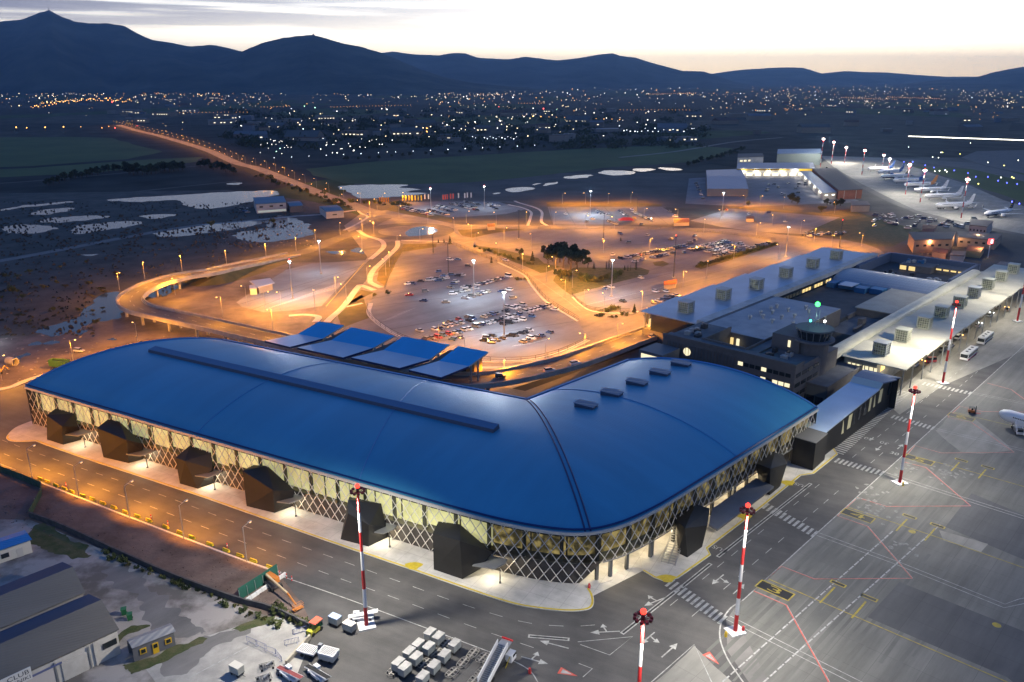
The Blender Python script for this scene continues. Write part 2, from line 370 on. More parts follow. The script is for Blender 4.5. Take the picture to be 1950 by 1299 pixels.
worn(M_APRON, AX, 14, .35, .72, 1.25, 7.5); worn(M_APRON_D, AX, 10, .3, .8, 1.2, 7.5); worn(M_APRON_L, AX, 5, .3, .8, 1.15, 7.5); worn(M_ROAD, R(-28.7), 16, .3, .80, 1.22); worn(M_ROAD2, AX, 8, .2, .8, 1.2); worn(M_LOT, AX, 9, .15, .82, 1.15); worn(M_PAVE, R(-28.7), 1.5, .2, .85, 1.1, 4.0); worn(M_CONC, AX, 1, .15, .8, 1.1)
M_CLAD = mat('black_cladding', (0.012, 0.012, 0.0125), 0.6, var=0.15, vscale=0.5)
M_GREYM = mat('grey_metal', (0.32, 0.33, 0.34), 0.45, 0.6)
M_DKM = mat('dark_metal', (0.06, 0.062, 0.068), 0.5, 0.5)
M_FRAME = mat('pale_lattice_metal', (0.60, 0.58, 0.53), 0.5, 0.1)
M_DGLASS = mat('dark_glass', (0.02, 0.025, 0.03), 0.08, 0.0, spec=0.8)
M_TYRE = mat('tyre_rubber', (0.02, 0.02, 0.02), 0.85)
SODIUM = (1.0, 0.345, 0.016); NEUTRAL = (1.0, 0.93, 0.80); COOL = (0.86, 0.93, 1.0)
# ================================================================== THE SETTING
def ppoly(pts, z=0.0): return [G(x, y, z) for x, y in pts]
def sheet(name, pts, z, m, world=False, smooth=0, jit=0.0, jstep=6.0):
    P = [Vector((p[0], p[1])) for p in pts] if world else [G2(x, y) for x, y in pts]
    if smooth: P = cat(P, smooth, True)
    if jit:
        Q = []
        for i, p in enumerate(P):
            q = P[(i + 1) % len(P)]; n = max(1, int((q - p).length / jstep)); d = (q - p); nn = Vector((-d.y, d.x)).normalized()
            for k in range(n):
                u = p + d * (k / n); Q.append(u + nn * (noise.noise(Vector((u.x * 0.09, u.y * 0.09, 3.1))) * jit + noise.noise(Vector((u.x * 0.37, u.y * 0.37, 8.1))) * jit * 0.5 + noise.noise(Vector((u.x * 1.1, u.y * 1.1, 2.1))) * min(jit, 3) * 0.2))
        P = Q
    return struct(MB().flat([(p.x, p.y, z) for p in P]).build(name, m))
# the plain: one sheet to the foot of the hills, its colour broken into fields
m = bpy.data.materials.new('plain_fields'); m.use_nodes = True; nt = m.node_tree; bs = nt.nodes['Principled BSDF']; bs.inputs['Roughness'].default_value = 0.95; bs.inputs['Specular IOR Level'].default_value = 0.1
ge = nt.nodes.new('ShaderNodeNewGeometry'); mp = nt.nodes.new('ShaderNodeMapping'); mp.inputs['Scale'].default_value = (0.0030, 0.0016, 0.0); nt.links.new(ge.outputs['Position'], mp.inputs['Vector'])
vo = nt.nodes.new('ShaderNodeTexVoronoi'); vo.inputs['Scale'].default_value = 1.0; nt.links.new(mp.outputs[0], vo.inputs['Vector'])
rp = nt.nodes.new('ShaderNodeValToRGB'); nt.links.new(vo.outputs['Color'], rp.inputs[0]); rp.color_ramp.interpolation = 'CONSTANT'
for i, (p, c) in enumerate(((0.0, (0.036, 0.038, 0.036)), (0.3, (0.062, 0.060, 0.052)), (0.5, (0.046, 0.072, 0.030)), (0.68, (0.044, 0.045, 0.042)), (0.85, (0.085, 0.078, 0.066)))):
    e = rp.color_ramp.elements[i] if i < 2 else rp.color_ramp.elements.new(p)
    e.position = p; e.color = (*c, 1)
no = nt.nodes.new('ShaderNodeTexNoise'); no.inputs['Scale'].default_value = 0.02; no.inputs['Detail'].default_value = 8; nt.links.new(ge.outputs['Position'], no.inputs['Vector'])
mx = nt.nodes.new('ShaderNodeMixRGB'); mx.blend_type = 'MULTIPLY'; mx.inputs['Fac'].default_value = 0.8; nt.links.new(rp.outputs['Color'], mx.inputs['Color1'])
mr = nt.nodes.new('ShaderNodeMapRange'); mr.inputs[1].default_value = 0.3; mr.inputs[2].default_value = 0.7; mr.inputs[3].default_value = 0.45; mr.inputs[4].default_value = 1.4; nt.links.new(no.outputs['Fac'], mr.inputs[0]); nt.links.new(mr.outputs[0], mx.inputs['Color2'])
nt.links.new(mx.outputs['Color'], bs.inputs['Base Color'])
struct(MB().flat([(-30000, -300), (30000, -300), (30000, 32000), (-30000, 32000)], 0.0).build('ground', m))
sheet('scrubland', [(-1100, 385), (440, 362), (600, 385), (720, 420), (760, 470), (560, 610), (400, 640), (-250, 720), (-1100, 800)], 0.010, M_SCRUB, jit=2)
sheet('muddy_ground', [(-700, 690), (60, 640), (230, 604), (300, 560), (480, 520), (560, 500), (740, 500), (640, 620), (430, 690), (250, 690), (45, 775), (-700, 930)], 0.016, M_MUD, jit=1.5)
sheet('dirt_ground', [(-350, 800), (45, 870), (150, 925), (560, 1080), (640, 1150), (600, 1215), (447, 1160), (57, 990), (-350, 1000)], 0.018, M_DIRT)
sheet('airfield_ground', [(700, 330), (1330, 330), (1560, 300), (2300, 300), (2300, 470), (1700, 560), (1500, 470), (1000, 440), (760, 440), (640, 380)], 0.012, M_EARTH)
# fields
sheet('field_grass', [(-300, 262), (150, 261), (215, 263), (262, 277), (312, 289), (240, 303), (60, 316), (-300, 330)], 0.02, M_GRASS, jit=8, jstep=30)
sheet('field_grass', [(-300, 333), (60, 320), (250, 306), (385, 299), (372, 308), (300, 318), (120, 332), (-300, 352)], 0.02, M_GRASS, jit=8, jstep=30)
sheet('field_grass', [(585, 322), (700, 309), (850, 299), (1000, 290), (1120, 283), (1300, 276), (1395, 283), (1370, 296), (1310, 309), (1150, 320), (1000, 338), (900, 347), (760, 352), (660, 349), (600, 334)], 0.02, M_GRASS, jit=5, jstep=25)
sheet('field_grass', [(1690, 312), (1745, 318), (1850, 322), (1990, 332), (2300, 372), (2300, 400), (1990, 400), (1860, 355), (1760, 322)], 0.02, M_GRASS, jit=3, jstep=25)
sheet('field_grass', [(1540, 440), (1620, 400), (1700, 425), (1760, 440), (1700, 470), (1640, 468)], 0.02, M_LAWN, jit=1)
sheet('field_grass', [(1410, 395), (1560, 405), (1620, 398), (1690, 430), (1600, 452), (1605, 416)], 0.021, M_DRYG, jit=1)
sheet('embankment_grass', [(430, 520), (500, 506), (565, 492), (548, 500), (500, 520), (440, 538)], 0.024, M_DRYG, jit=0.5)
# standing water
PONDS = [[(205, 381), (260, 376), (330, 372), (430, 366), (520, 363), (525, 371), (475, 384), (430, 394), (385, 398), (350, 390), (335, 381), (270, 385)],
 [(648, 354), (720, 352), (778, 352), (762, 357), (800, 361), (770, 366), (815, 368), (760, 374), (690, 378), (672, 370), (655, 362)],
 [(1143, 330), (1150, 325), (1198, 326), (1208, 331), (1170, 334)], [(1205, 322), (1240, 321), (1247, 324), (1220, 327)], [(1256, 319), (1285, 320), (1296, 324), (1270, 324)],
 [(1072, 338), (1095, 334), (1127, 333), (1115, 338), (1085, 341)], [(958, 361), (985, 357), (1018, 358), (1005, 363), (975, 366)], [(1034, 352), (1062, 346), (1060, 349), (1040, 354)],
 [(1012, 352), (1028, 349), (1020, 353)], [(935, 369), (952, 367), (945, 370)],
 [(772, 444), (780, 437), (795, 432), (818, 432), (833, 438), (832, 445), (822, 451), (795, 452), (778, 450)], [(664, 478), (690, 471), (716, 473), (712, 479), (690, 483)], [(618, 480), (650, 478), (662, 482), (640, 484)],
 [(182, 567), (205, 558), (226, 555), (240, 560), (246, 578), (236, 596), (224, 606), (185, 615), (132, 631), (100, 640), (72, 636), (75, 629), (131, 611), (150, 598), (170, 582)],
 [(270, 562), (290, 550), (325, 543), (338, 548), (322, 560), (290, 568)],
 [(146, 632), (166, 630), (160, 637), (148, 638)], [(190, 649), (215, 644), (220, 648), (200, 651)], [(167, 640), (183, 637), (180, 642)],
 [(55, 655), (75, 650), (80, 654), (62, 657)], [(84, 653), (105, 648), (112, 653), (92, 656)], [(20, 683), (50, 672), (56, 676), (30, 686)],
 [(60, 405), (118, 396), (140, 398), (90, 409)], [(140, 432), (200, 424), (260, 421), (262, 428), (190, 440), (150, 446), (142, 440)], [(268, 412), (300, 408), (340, 410), (300, 416)],
 [(5, 398), (60, 390), (130, 384), (125, 387), (60, 394), (8, 400)], [(435, 350), (462, 348), (455, 352)], [(150, 485), (186, 484), (170, 489)],
 [(1388, 362), (1410, 358), (1412, 362)], [(925, 424), (950, 419), (958, 421), (935, 426)], [(952, 417), (966, 415), (968, 418)], [(972, 417), (988, 416), (980, 419)],
 [(300, 440), (420, 425), (520, 420), (470, 432), (380, 446), (310, 452)], [(530, 410), (590, 428), (560, 440), (510, 432)], [(452, 444), (560, 430), (600, 446), (520, 460), (460, 458)], [(0, 434), (60, 428), (110, 436), (40, 446)], [(70, 420), (160, 411), (210, 413), (120, 424)]]
for i_, p in enumerate(PONDS): sheet('water', p, 0.030 + i_ * 0.0005, M_WATER, smooth=3, jit=1.2 + G2(*p[0]).length * .0045, jstep=2.5 if p[0][1] > 395 else 5)
# ---- asphalt areas
sheet('service_road', [(1350, 1170), (1440, 1130), (1560, 1230), (1560, 1420), (1280, 1420)], 0.046, M_ROAD2)
sheet('service_road', [(-350, 790), (-150, 768), (0, 742), (205, 676), (300, 648), (450, 640), (1000, 745), (1230, 660), (1560, 760), (1800, 700), (1713, 876), (1407, 1148), (1383, 1180), (1385, 1240), (1440, 1320), (1240, 1440), (600, 1440), (560, 1299), (600, 1200), (575, 1150), (530, 1092), (350, 1024), (150, 948), (67, 916), (-350, 812)], 0.05, M_ROAD)
s0, t0 = S2(1407, 1148)
AT = S2(1560, 1012)[1]
struct(MB().flat([ST(-75, 70, 0.044), ST(-75, AT + .5, 0.044), ST(330, AT + .5, 0.044), ST(330, 106, 0.044), ST(215, 104, 0.044), ST(195, 20, 0.044), ST(-40, 20, 0.044)]).build('service_road', M_ROAD))
struct(MB().flat([ST(-150, AT, 0.056), ST(s0, AT, 0.056), ST(s0 - 4, AT + 1, 0.056), ST(s0 - 9, AT + 6, 0.056), ST(s0 - 20, AT + 18, 0.056), ST(s0 - 60, AT + 30, 0.056), ST(s0 - 60, 420, 0.056), ST(460, 420, 0.056), ST(460, AT + 14, 0.056), ST(250, AT, 0.056)][1:]).build('apron', M_APRON))
sheet('apron_forecourt', [(1795, 735), (1713, 790), (1690, 770), (1760, 700), (1880, 600), (1960, 520), (2010, 470), (2200, 470), (2200, 620), (1950, 668)], 0.060, M_APRON_L)
sheet('apron', [(1562, 297), (1640, 299), (1699, 301), (1742, 319), (1790, 335), (1842, 351), (1910, 381), (1950, 393), (2300, 470), (2300, 600), (2010, 520), (1950, 446), (1837, 424), (1745, 401), (1700, 380), (1640, 350), (1590, 320)], 0.058, M_APRON_L)
sheet('airside_road', [(1905, 498), (1930, 500), (1800, 600), (1770, 590)], 0.064, M_ROAD2)
sheet('airside_road', [(1590, 320), (1640, 350), (1700, 380), (1745, 401), (1837, 424), (1950, 446), (2100, 470), (2100, 478), (1945, 450), (1832, 428), (1738, 404), (1690, 384), (1632, 354), (1582, 322)], 0.064, M_ROAD)
sheet('taxiway', [(1860, 288), (1950, 286), (2300, 288), (2300, 350), (1950, 330), (1880, 316), (1830, 300)], 0.022, M_APRON_D)
sheet('taxiway', [(1700, 301), (1850, 310), (2000, 345), (2300, 420), (2300, 432), (1990, 355), (1850, 322), (1720, 306)], 0.024, M_APRON_D)
for q in ([(1652, 1176), (1713, 1109), (1950, 1203), (2150, 1290), (2150, 1480), (1917, 1290)], [(1800, 1004), (1850, 940), (1960, 985), (2150, 1060), (2150, 1150)]): sheet('apron_resurfacing', q, 0.0735, M_APRON_D)
for q in ([(1782, 821), (1805, 796), (1860, 800), (1930, 858), (1870, 866), (1828, 861), (1804, 841)], [(1236, 1310), (1322, 1230), (1405, 1310), (1405, 1360), (1200, 1400)], [(1788, 1010), (1880, 1036), (1868, 1052), (1796, 1030)]): sheet('apron_resurfacing', q, 0.0737, M_APRON_L, jit=0.4, jstep=3)
sheet('landside_asphalt', [(655, 430), (690, 405), (740, 400), (870, 428), (1000, 428), (1220, 431), (1400, 437), (1520, 450), (1610, 457), (1660, 469), (1680, 486), (1640, 497), (1500, 540), (1225, 600), (1240, 640), (1100, 700), (960, 745), (800, 690), (600, 640), (640, 570), (700, 490)], 0.040, M_ROAD2)
LOTS = [[(518, 531), (545, 514), (594, 502), (695, 496), (701, 498), (676, 523), (621, 582), (553, 592), (502, 595), (461, 585), (450, 576), (475, 559)],
 [(700, 577), (733, 552), (745, 515), (753, 497), (786, 475), (860, 467), (917, 488), (948, 499), (995, 521), (1012, 542), (1038, 573), (1098, 610), (1118, 640), (1060, 668), (1000, 680), (930, 683), (860, 677), (800, 655), (740, 628), (705, 600)],
 [(908, 455), (943, 445), (1025, 438), (1220, 437), (1305, 440), (1408, 450), (1477, 459), (1321, 505), (1243, 498), (1100, 498), (1031, 488), (980, 481)],
 [(1043, 394), (1267, 394), (1305, 420), (1278, 428), (1053, 428)], [(1388, 397), (1600, 414), (1526, 446), (1443, 442), (1372, 432), (1312, 420)],
 [(742, 396), (768, 385), (820, 384), (947, 384), (1000, 399), (963, 408), (869, 414), (768, 412)], [(1091, 564), (1220, 529), (1237, 524), (1280, 517), (1383, 524), (1393, 532), (1305, 564), (1215, 592), (1131, 587)], [(1326, 510), (1482, 465), (1600, 476), (1625, 486), (1480, 498), (1400, 522), (1345, 523)]]
for q in LOTS: sheet('car_park', q, 0.062, M_LOT)
sheet('cargo_yard', [(1312, 340), (1420, 333), (1540, 336), (1560, 345), (1640, 385), (1560, 388), (1430, 394), (1305, 388)], 0.03, M_LOT)
for q, mm in (([(1052, 537), (1058, 525), (1095, 510), (1220, 510), (1237, 515), (1233, 523), (1100, 558), (1087, 562)], M_LAWN), ([(898, 467), (951, 474), (1025, 492), (1037, 502), (1066, 508), (1040, 519), (1025, 521), (984, 502), (951, 486)], M_LAWN),
 ([(766, 480), (754, 500), (733, 545), (718, 535), (721, 516), (760, 474), (766, 465), (830, 464), (830, 471)], M_DRYG), ([(688, 552), (712, 557), (660, 583), (654, 580)], M_DRYG), ([(872, 438), (945, 435), (1000, 437), (940, 444), (900, 453), (880, 449)], M_DRYG), ([(870, 418), (960, 411), (1003, 402), (1003, 426), (875, 427)], M_EARTH),
 ([(1243, 500), (1262, 497), (1275, 503), (1262, 508), (1246, 506)], M_DRYG), ([(1134, 592), (1160, 585), (1183, 583), (1182, 590), (1150, 596)], M_LAWN), ([(640, 590), (690, 560), (705, 605), (650, 625)], M_DRYG), ([(590, 640), (600, 600), (640, 590), (620, 630)], M_DRYG), ([(1040, 384), (1070, 386), (1200, 385), (1260, 389), (1260, 393), (1042, 393)], M_DRYG), ([(1262, 395), (1388, 398), (1312, 421), (1302, 419)], M_SCRUB), ([(1400, 393), (1600, 409), (1600, 413), (1390, 396)], M_DRYG), ([(1322, 509), (1480, 464), (1486, 466), (1335, 513)], M_DRYG), ([(735, 400), (750, 391), (860, 415), (860, 423), (790, 412)], M_DRYG)):
    sheet('verge_grass', q, 0.072, mm, jit=0.4, jstep=3)
# ---- roads
def road(name, pts, w, z, m, n=8):
    P = cat([G2(*p) for p in pts], n)
    return struct(MB().ribbon([(p.x, p.y, z) for p in P], w).build(name, m)), P
HW, HWP = road('highway', [(225, 238), (262, 249), (300, 258), (350, 272), (400, 288), (450, 310), (491, 321), (552, 345), (614, 370), (665, 388), (700, 402), (735, 415)], 15.0, 0.052, M_ROAD2)
road('road', [(665, 388), (700, 398), (760, 413), (800, 420), (850, 427), (905, 432), (1000, 433), (1128, 434), (1220, 436), (1330, 440), (1420, 446), (1500, 456), (1608, 461), (1649, 470), (1669, 482), (1652, 492), (1600, 505), (1480, 541), (1400, 565), (1260, 607)], 8.5, 0.080, M_ROAD2)
road('road', [(735, 415), (712, 425), (690, 438), (640, 456), (594, 475), (553, 486), (491, 499), (440, 510)], 11.0, 0.078, M_ROAD)
road('road', [(735, 462), (752, 466), (745, 476), (720, 496), (686, 526), (635, 582), (605, 622)], 11.0, 0.079, M_ROAD)
road('road', [(862, 455), (885, 466), (930, 488), (985, 508), (1030, 530), (1062, 558), (1105, 590), (1160, 606), (1215, 606)], 9.0, 0.081, M_ROAD2)
road('road', [(1000, 396), (985, 388), (960, 384)], 7.0, 0.081, M_ROAD)
road('road', [(1020, 430), (1021, 412), (1022, 402), (1008, 393), (985, 386), (930, 383), (820, 383)], 7.0, 0.082, M_ROAD)
road('road', [(-200, 532), (0, 497), (120, 475), (240, 452), (330, 436), (385, 428)], 8.0, 0.05, M_ROAD2)
road('road', [(385, 428), (470, 421), (560, 412), (620, 408), (680, 400)], 5.0, 0.051, M_CONC)
road('dirt_track', [(130, 640), (180, 648), (230, 662)], 4.0, 0.045, M_MUD)
road('dirt_track', [(-100, 355), (60, 345), (250, 328), (420, 312)], 6.0, 0.025, M_EARTH)
road('dirt_track', [(-100, 405), (100, 384), (250, 366), (450, 345)], 5.0, 0.025, M_EARTH)
road('road', [(1180, 300), (1290, 288), (1400, 270), (1490, 262)], 7.0, 0.03, M_ROAD2)
RC = G2(777, 440)
def ring(c, r0, r1, z, n=64):
    b = MB(); vs = []; fs = []
    for i in range(n):
        a = 2 * math.pi * i / n
        for r in (r0, r1): vs.append((c.x + r * math.cos(a), c.y + r * math.sin(a), z))
    for i in range(n):
        a = 2 * i; c2 = 2 * ((i + 1) % n); fs.append((a, a + 1, c2 + 1, c2))
    return b.add(vs, fs)
struct(ring(RC, 21.5, 33.5, 0.084).build('roundabout', M_ROAD))
struct(ring(RC, 0.0, 21.5, 0.026).build('roundabout_island', M_DRYG))
sheet('water', PONDS[10], 0.052, M_WATER, smooth=3, jit=1.0, jstep=2.5)
# ---- raised pavements
def pave(pts, w, n=6, h=0.15):
    P = cat([G2(*p) for p in pts], n)
    return struct(MB().wallstrip([(p.x, p.y, 0.05) for p in P], w, h).build('pavement', M_PAVE))
pave([(682, 439), (697, 449), (725, 458), (731, 469), (722, 480), (705, 494)], 3.2)
pave([(757, 459), (756, 471), (735, 492), (711, 515), (704, 535), (712, 542), (726, 548)], 3.2)
pave([(712, 553), (690, 545), (682, 547), (655, 583), (630, 606), (622, 614)], 3.2)
pave([(653, 586), (690, 578)], 1.8)
pave([(764, 458), (790, 459), (830, 460), (862, 462)], 2.0)
pave([(655, 439), (685, 424), (700, 413), (688, 407), (682, 402)], 2.0)
pave([(1005, 430), (1010, 415), (1011, 404), (995, 396), (968, 390)], 2.2)
pave([(1042, 430), (1031, 422), (1032, 405), (1020, 396), (990, 387), (980, 383)], 2.2)
pave([(-150, 752), (0, 742), (60, 722), (205, 676), (260, 660)], 2.6)
pave([(550, 602), (580, 600), (606, 604), (600, 614)], 3.0)
pave([(706, 578), (704, 600), (740, 630), (800, 660), (860, 682), (930, 689), (1005, 687), (1065, 673), (1120, 648)], 2.2)
pave([(904, 701), (980, 699), (1040, 684), (1120, 660), (1200, 634), (1250, 614)], 2.4)
pave([(948, 500), (996, 523), (1012, 544), (1040, 575), (1100, 612)], 1.2)
pave([(1090, 566), (1105, 580), (1132, 594), (1200, 597), (1215, 593)], 1.2)
# terminal pavement with its yellow kerb line
SWA = [(59, 803), (30, 815), (14, 830), (14, 838), (30, 842), (68, 841), (103, 854), (140, 867), (390, 949), (520, 995), (650, 1041), (783, 1086), (917, 1133), (983, 1153), (1050, 1163), (1095, 1165), (1122, 1161), (1131, 1150), (1129, 1133), (1122, 1121)]
P_ = [G2(*p) for p in SWA]; curve = cat(P_[:6], 4)[:-1] + P_[5:12] + cat(P_[12:], 5)[1:]
struct(MB().prism([(p.x, p.y) for p in curve] + [(22, 153), (30, 170), (-150, 240)], 0.02, 0.20).build('pavement', M_PAVE))
struct(MB().ribbon([(p.x, p.y, 0.205) for p in curve[8:]], 0.45, 0.35).build('kerb_marking', M_YEL))
SWB = [(1223, 1088), (1245, 1101), (1268, 1109), (1292, 1102), (1354, 1058), (1348, 1046), (1400, 1006), (1446, 971), (1500, 927), (1525, 907), (1550, 903), (1596, 866), (1586, 852)]
P_ = [G2(*p) for p in SWB]
struct(MB().prism([(p.x, p.y) for p in P_] + [(95, 238), (30, 172)], 0.02, 0.20).build('pavement', M_PAVE))
struct(MB().ribbon([(p.x, p.y, 0.205) for p in P_], 0.45, 0.35).build('kerb_marking', M_YEL))
sheet('forecourt_floor', [(1108, 1122), (1128, 1136), (1223, 1088), (1275, 1040), (1240, 1000), (1090, 1050)], 0.06, M_PAVE)
for q in ((788, 1079), (1270, 1103), (1418, 985), (1500, 921)):
    c = G2(*q); struct(MB().flat([(c.x + 1.9 * math.cos(a) * (1 + .3 * math.sin(3 * a)), c.y + 1.5 * math.sin(a), 0.206) for a in [i * .5236 for i in range(12)]]).build('pavement_stain', M_YEL))
# ---- painted markings
wh, ye, re_, bk, ww, wf = MB(), MB(), MB(), MB(), MB(), MB()
Z_M = 0.078
wh.line([ST(s0 + 1, AT), ST(215, AT)], 0.26, Z_M)
wh.line(cat([G2(*p) for p in [(1407, 1148), (1390, 1160), (1374, 1185), (1371, 1215), (1383, 1250), (1405, 1285), (1430, 1320)]], 6), 0.3, Z_M)
def lane_t(*p): return S2(*p)[1]
tA, tB = lane_t(1373, 1075), lane_t(1451, 1060)
for tt in (tA, tB):
    s = -148.0
    while s < 60:
        if not any(abs(s - c) < 3.5 for c in (-139.5, -104, -68, -40, -2)): wh.line([ST(s, tt), ST(s + 3.0, tt)], 0.16, Z_M)
        s += 6.4
wh.line([ST(-146, tA - 7.2), ST(-60, tA - 7.2)], 0.001, Z_M)
c1 = cat([G2(*p) for p in [(-60, 838), (38, 876), (233, 945), (445, 1026), (633, 1097), (757, 1141), (897, 1193), (1060, 1249)]], 20)
c2 = cat([G2(*p) for p in [(-40, 822), (98, 873), (290, 937), (483, 1009), (627, 1060), (757, 1107), (883, 1152), (983, 1182), (1040, 1191), (1097, 1193), (1153, 1189)]], 20)
for c in (c1, c2):
    rs = resample(c, 3.2)
    for i in range(0, len(rs) - 1, 2): wh.line([rs[i], rs[i] + (rs[i + 1] - rs[i]) * 0.92], 0.15, Z_M)
wh.line(cat([G2(*p) for p in [(530, 1096), (650, 1137), (810, 1196), (943, 1246), (977, 1259), (1010, 1279), (1030, 1310)]], 6), 0.22, Z_M)
wh.line([G2(*p) for p in [(-60, 868), (0, 884), (30, 895)]], 0.2, Z_M)
wh.line([G2(355, 1294), G2(557, 1188)], 0.2, Z_M)
wh.line([G2(*p) for p in [(1100, 1223), (1205, 1213), (1161, 1248), (1105, 1228)]], 0.18, Z_M)
wh.line([G2(*p) for p in [(1102, 1264), (1128, 1274), (1110, 1290)]], 0.18, Z_M)
wh.line([G2(*p) for p in [(1240, 1300), (1322, 1228), (1360, 1310)]], 0.22, Z_M)
for a, b in (((1186, 1206), (1290, 1124)), ((1299, 1118), (1352, 1075)), ((1368, 1060), (1543, 922)), ((1009, 1212), (1081, 1218))):
    A, B = G2(*a), G2(*b); bk.line([A, B], 0.42, Z_M + 0.004); d = (B - A).normalized(); wh.line([A - d * .35, B + d * .35], 0.95, Z_M)
def cross(a, b, n, L=3.4, duty=0.5):
    A, B = G2(*a), G2(*b)
    for i in range(n):
        p = A.lerp(B, (i + 0.5) / n); w = (B - A).length / n * duty
        wh.line([p - E1 * (L / 2), p + E1 * (L / 2)], w, Z_M + 0.008)
cross((1272, 1108), (1380, 1184), 13); cross((1454, 962), (1556, 1020), 12); cross((1590, 876), (1684, 903), 11); cross((1697, 793), (1780, 817), 11); cross((1756, 730), (1851, 750), 12)
A, B = G2(1594, 862), G2(1724, 744); n = 44
for i in range(n):
    p = A.lerp(B, i / n); wh.line([p - E2 * 2.0, p + E2 * 2.0], 0.62, Z_M)
for q in ([(1435, 1126), (1497, 1153), (1578, 1299), (1590, 1330)], [(1435, 1126), (1488, 1079), (1550, 1103), (1737, 1102), (1652, 1003), (1595, 983), (1633, 948), (1688, 965), (1848, 964), (1763, 891), (1717, 879)], [(1717, 879), (1742, 849), (1792, 863), (1931, 862), (1850, 805), (1805, 795), (1828, 774), (1870, 784), (1990, 786)], [(1880, 730), (1925, 742), (1990, 790)]):
    re_.line([G2(*p) for p in q], 0.24, Z_M); ww.line([G2(*p) + Vector((0.2, 0.1)) for p in q], 0.12, Z_M)
for q in ([(1463, 1103), (1917, 1299), (1990, 1332)], [(1614, 966), (1780, 1022), (1950, 1082), (2080, 1130)], [(1722, 864), (1830, 893), (1960, 930), (2080, 962)], [(1815, 785), (1895, 804), (2000, 828)]): ye.line([G2(*p) for p in q], 0.26, Z_M)
for q in ((1577, 1132), (1637, 1160), (1718, 999), (1772, 1017), (1820, 888), (1871, 902)):
    c = G2(*q); ye.line([c - E1 * 4.2, c + E1 * 3.4], 0.4, Z_M + 0.004)
    k = c + E1 * 5.2; ye.line([k - E2 * 1.7, k + E2 * 1.7], 1.3, Z_M); bk.line([k - E2 * 1.4, k + E2 * 1.4], 0.8, Z_M + 0.004)
for q in ((1737, 1013), (1898, 1191)):
    c = G2(*q); ye.flat([(c.x + .85 * math.cos(i * .5), c.y + .85 * math.sin(i * .5)) for i in range(12)], Z_M)
def pair(pts, gap=1.5):
    P = [G2(*p) for p in pts]; wh.line(P, 0.17, Z_M); n_ = normals2(P)
    wh.line([p + k * gap for p, k in zip(P, n_)], 0.17, Z_M)
pair([(1383, 1180), (1640, 1310), (1700, 1345)]); pair([(1555, 1020), (1700, 1073), (1912, 1158), (1950, 1150), (2050, 1128)]); pair([(1684, 904), (1812, 945), (1960, 992), (2060, 1026)]); pair([(1780, 819), (1880, 843), (2000, 872)]); pair([(1851, 750), (1960, 772)])
for a, b in (((1376, 1299), (1700, 1012)), ((1420, 1330), (1790, 1000))): ww.dash(G2(*a), G2(*b), 0.3, 2.2, 0.5, Z_M)
# worn patches of old paint near stands 4 and 5
rw = random.Random(5)
for (cx, cy, k) in ((1650, 940, 16), (1655, 965, 14), (1740, 890, 14), (1800, 900, 16), (1720, 1040, 10), (1830, 905, 10), (1690, 985, 8)):
    for i in range(k):
        c = G2(cx + rw.gauss(0, 16), cy + rw.gauss(0, 9)); a0 = rw.random() * 6
        wf.flat([(c.x + (0.15 + rw.random() * 0.7) * math.cos(a0 + j * 1.05), c.y + (0.2 + rw.random() * 0.7) * math.sin(a0 + j * 1.05)) for j in range(6)], Z_M + 0.003 + len(wf.f) * 2e-5)
def text_mb(mb, txt, c, size, ang, z, sx=1.0):
    cu = bpy.data.curves.new('t', 'FONT'); cu.body = txt; cu.size = size; cu.align_x = 'CENTER'; cu.align_y = 'CENTER'; cu.resolution_u = 3
    ob = bpy.data.objects.new('t', cu); COL.objects.link(ob)
    me = ob.to_mesh(); ca, sa = math.cos(ang), math.sin(ang)
    mb.add([(c[0] + v.co.x * sx * ca - v.co.y * sa, c[1] + v.co.x * sx * sa + v.co.y * ca, z) for v in me.vertices], [tuple(p.vertices) for p in me.polygons])
    ob.to_mesh_clear(); bpy.data.objects.remove(ob); bpy.data.curves.remove(cu)
# the reading direction of a text is along +x turned by ang
for q, tx in (((1479, 1121), '3'), ((1636, 980), '4'), ((1752, 874), '5'), ((1832, 793), '6')):
    c = G2(*q) - E1 * 0.9
    ye.flat([c + E1 * 1.7 * a + E2 * 3.9 * b for a, b in ((-1, -1), (1, -1), (1, 1), (-1, 1))], Z_M + 0.001)
    bk.flat([c + E1 * 1.4 * a + E2 * 3.6 * b for a, b in ((-1, -1), (1, -1), (1, 1), (-1, 1))], Z_M + 0.005)
    text_mb(ye, tx, c, 3.0, AX - R(90), Z_M + 0.010, 2.6)
for q in ((1654, 836), (1684, 844)): text_mb(wh, '30', G2(*q), 2.6, AX - R(90) + R(180), Z_M, 1.0)
text_mb(wh, '30', G2(1703, 864), 2.6, AX - R(90), Z_M, 1.0)
for q in ((1371, 1046), (1526, 925)): text_mb(wh, 'BUS', G2(*q), 2.2, AX + R(90), Z_M, 1.0)
def arrow(q, ang, L=5.0, turn=0):
    c = G2(*q); d = Vector((math.cos(ang), math.sin(ang))); n_ = Vector((-d.y, d.x))
    wh.line([c - d * L / 2, c + d * (L / 2 - 1.8)], 0.28, Z_M)
    wh.flat([c + d * (L / 2 - 1.8) + n_ * 0.75, c + d * (L / 2 - 1.8) - n_ * 0.75, c + d * L / 2], Z_M)
    if turn:
        k = c + d * (L / 2 - 3.0); e = k + n_ * turn * 1.4
        wh.line([k - d * .4, e], 0.3, Z_M + 0.003); wh.flat([e + d * .7, e - d * .7, e + n_ * turn * 1.1] if turn < 0 else [e - d * .7, e + d * .7, e + n_ * turn * 1.1], Z_M)
a1 = R(-22)
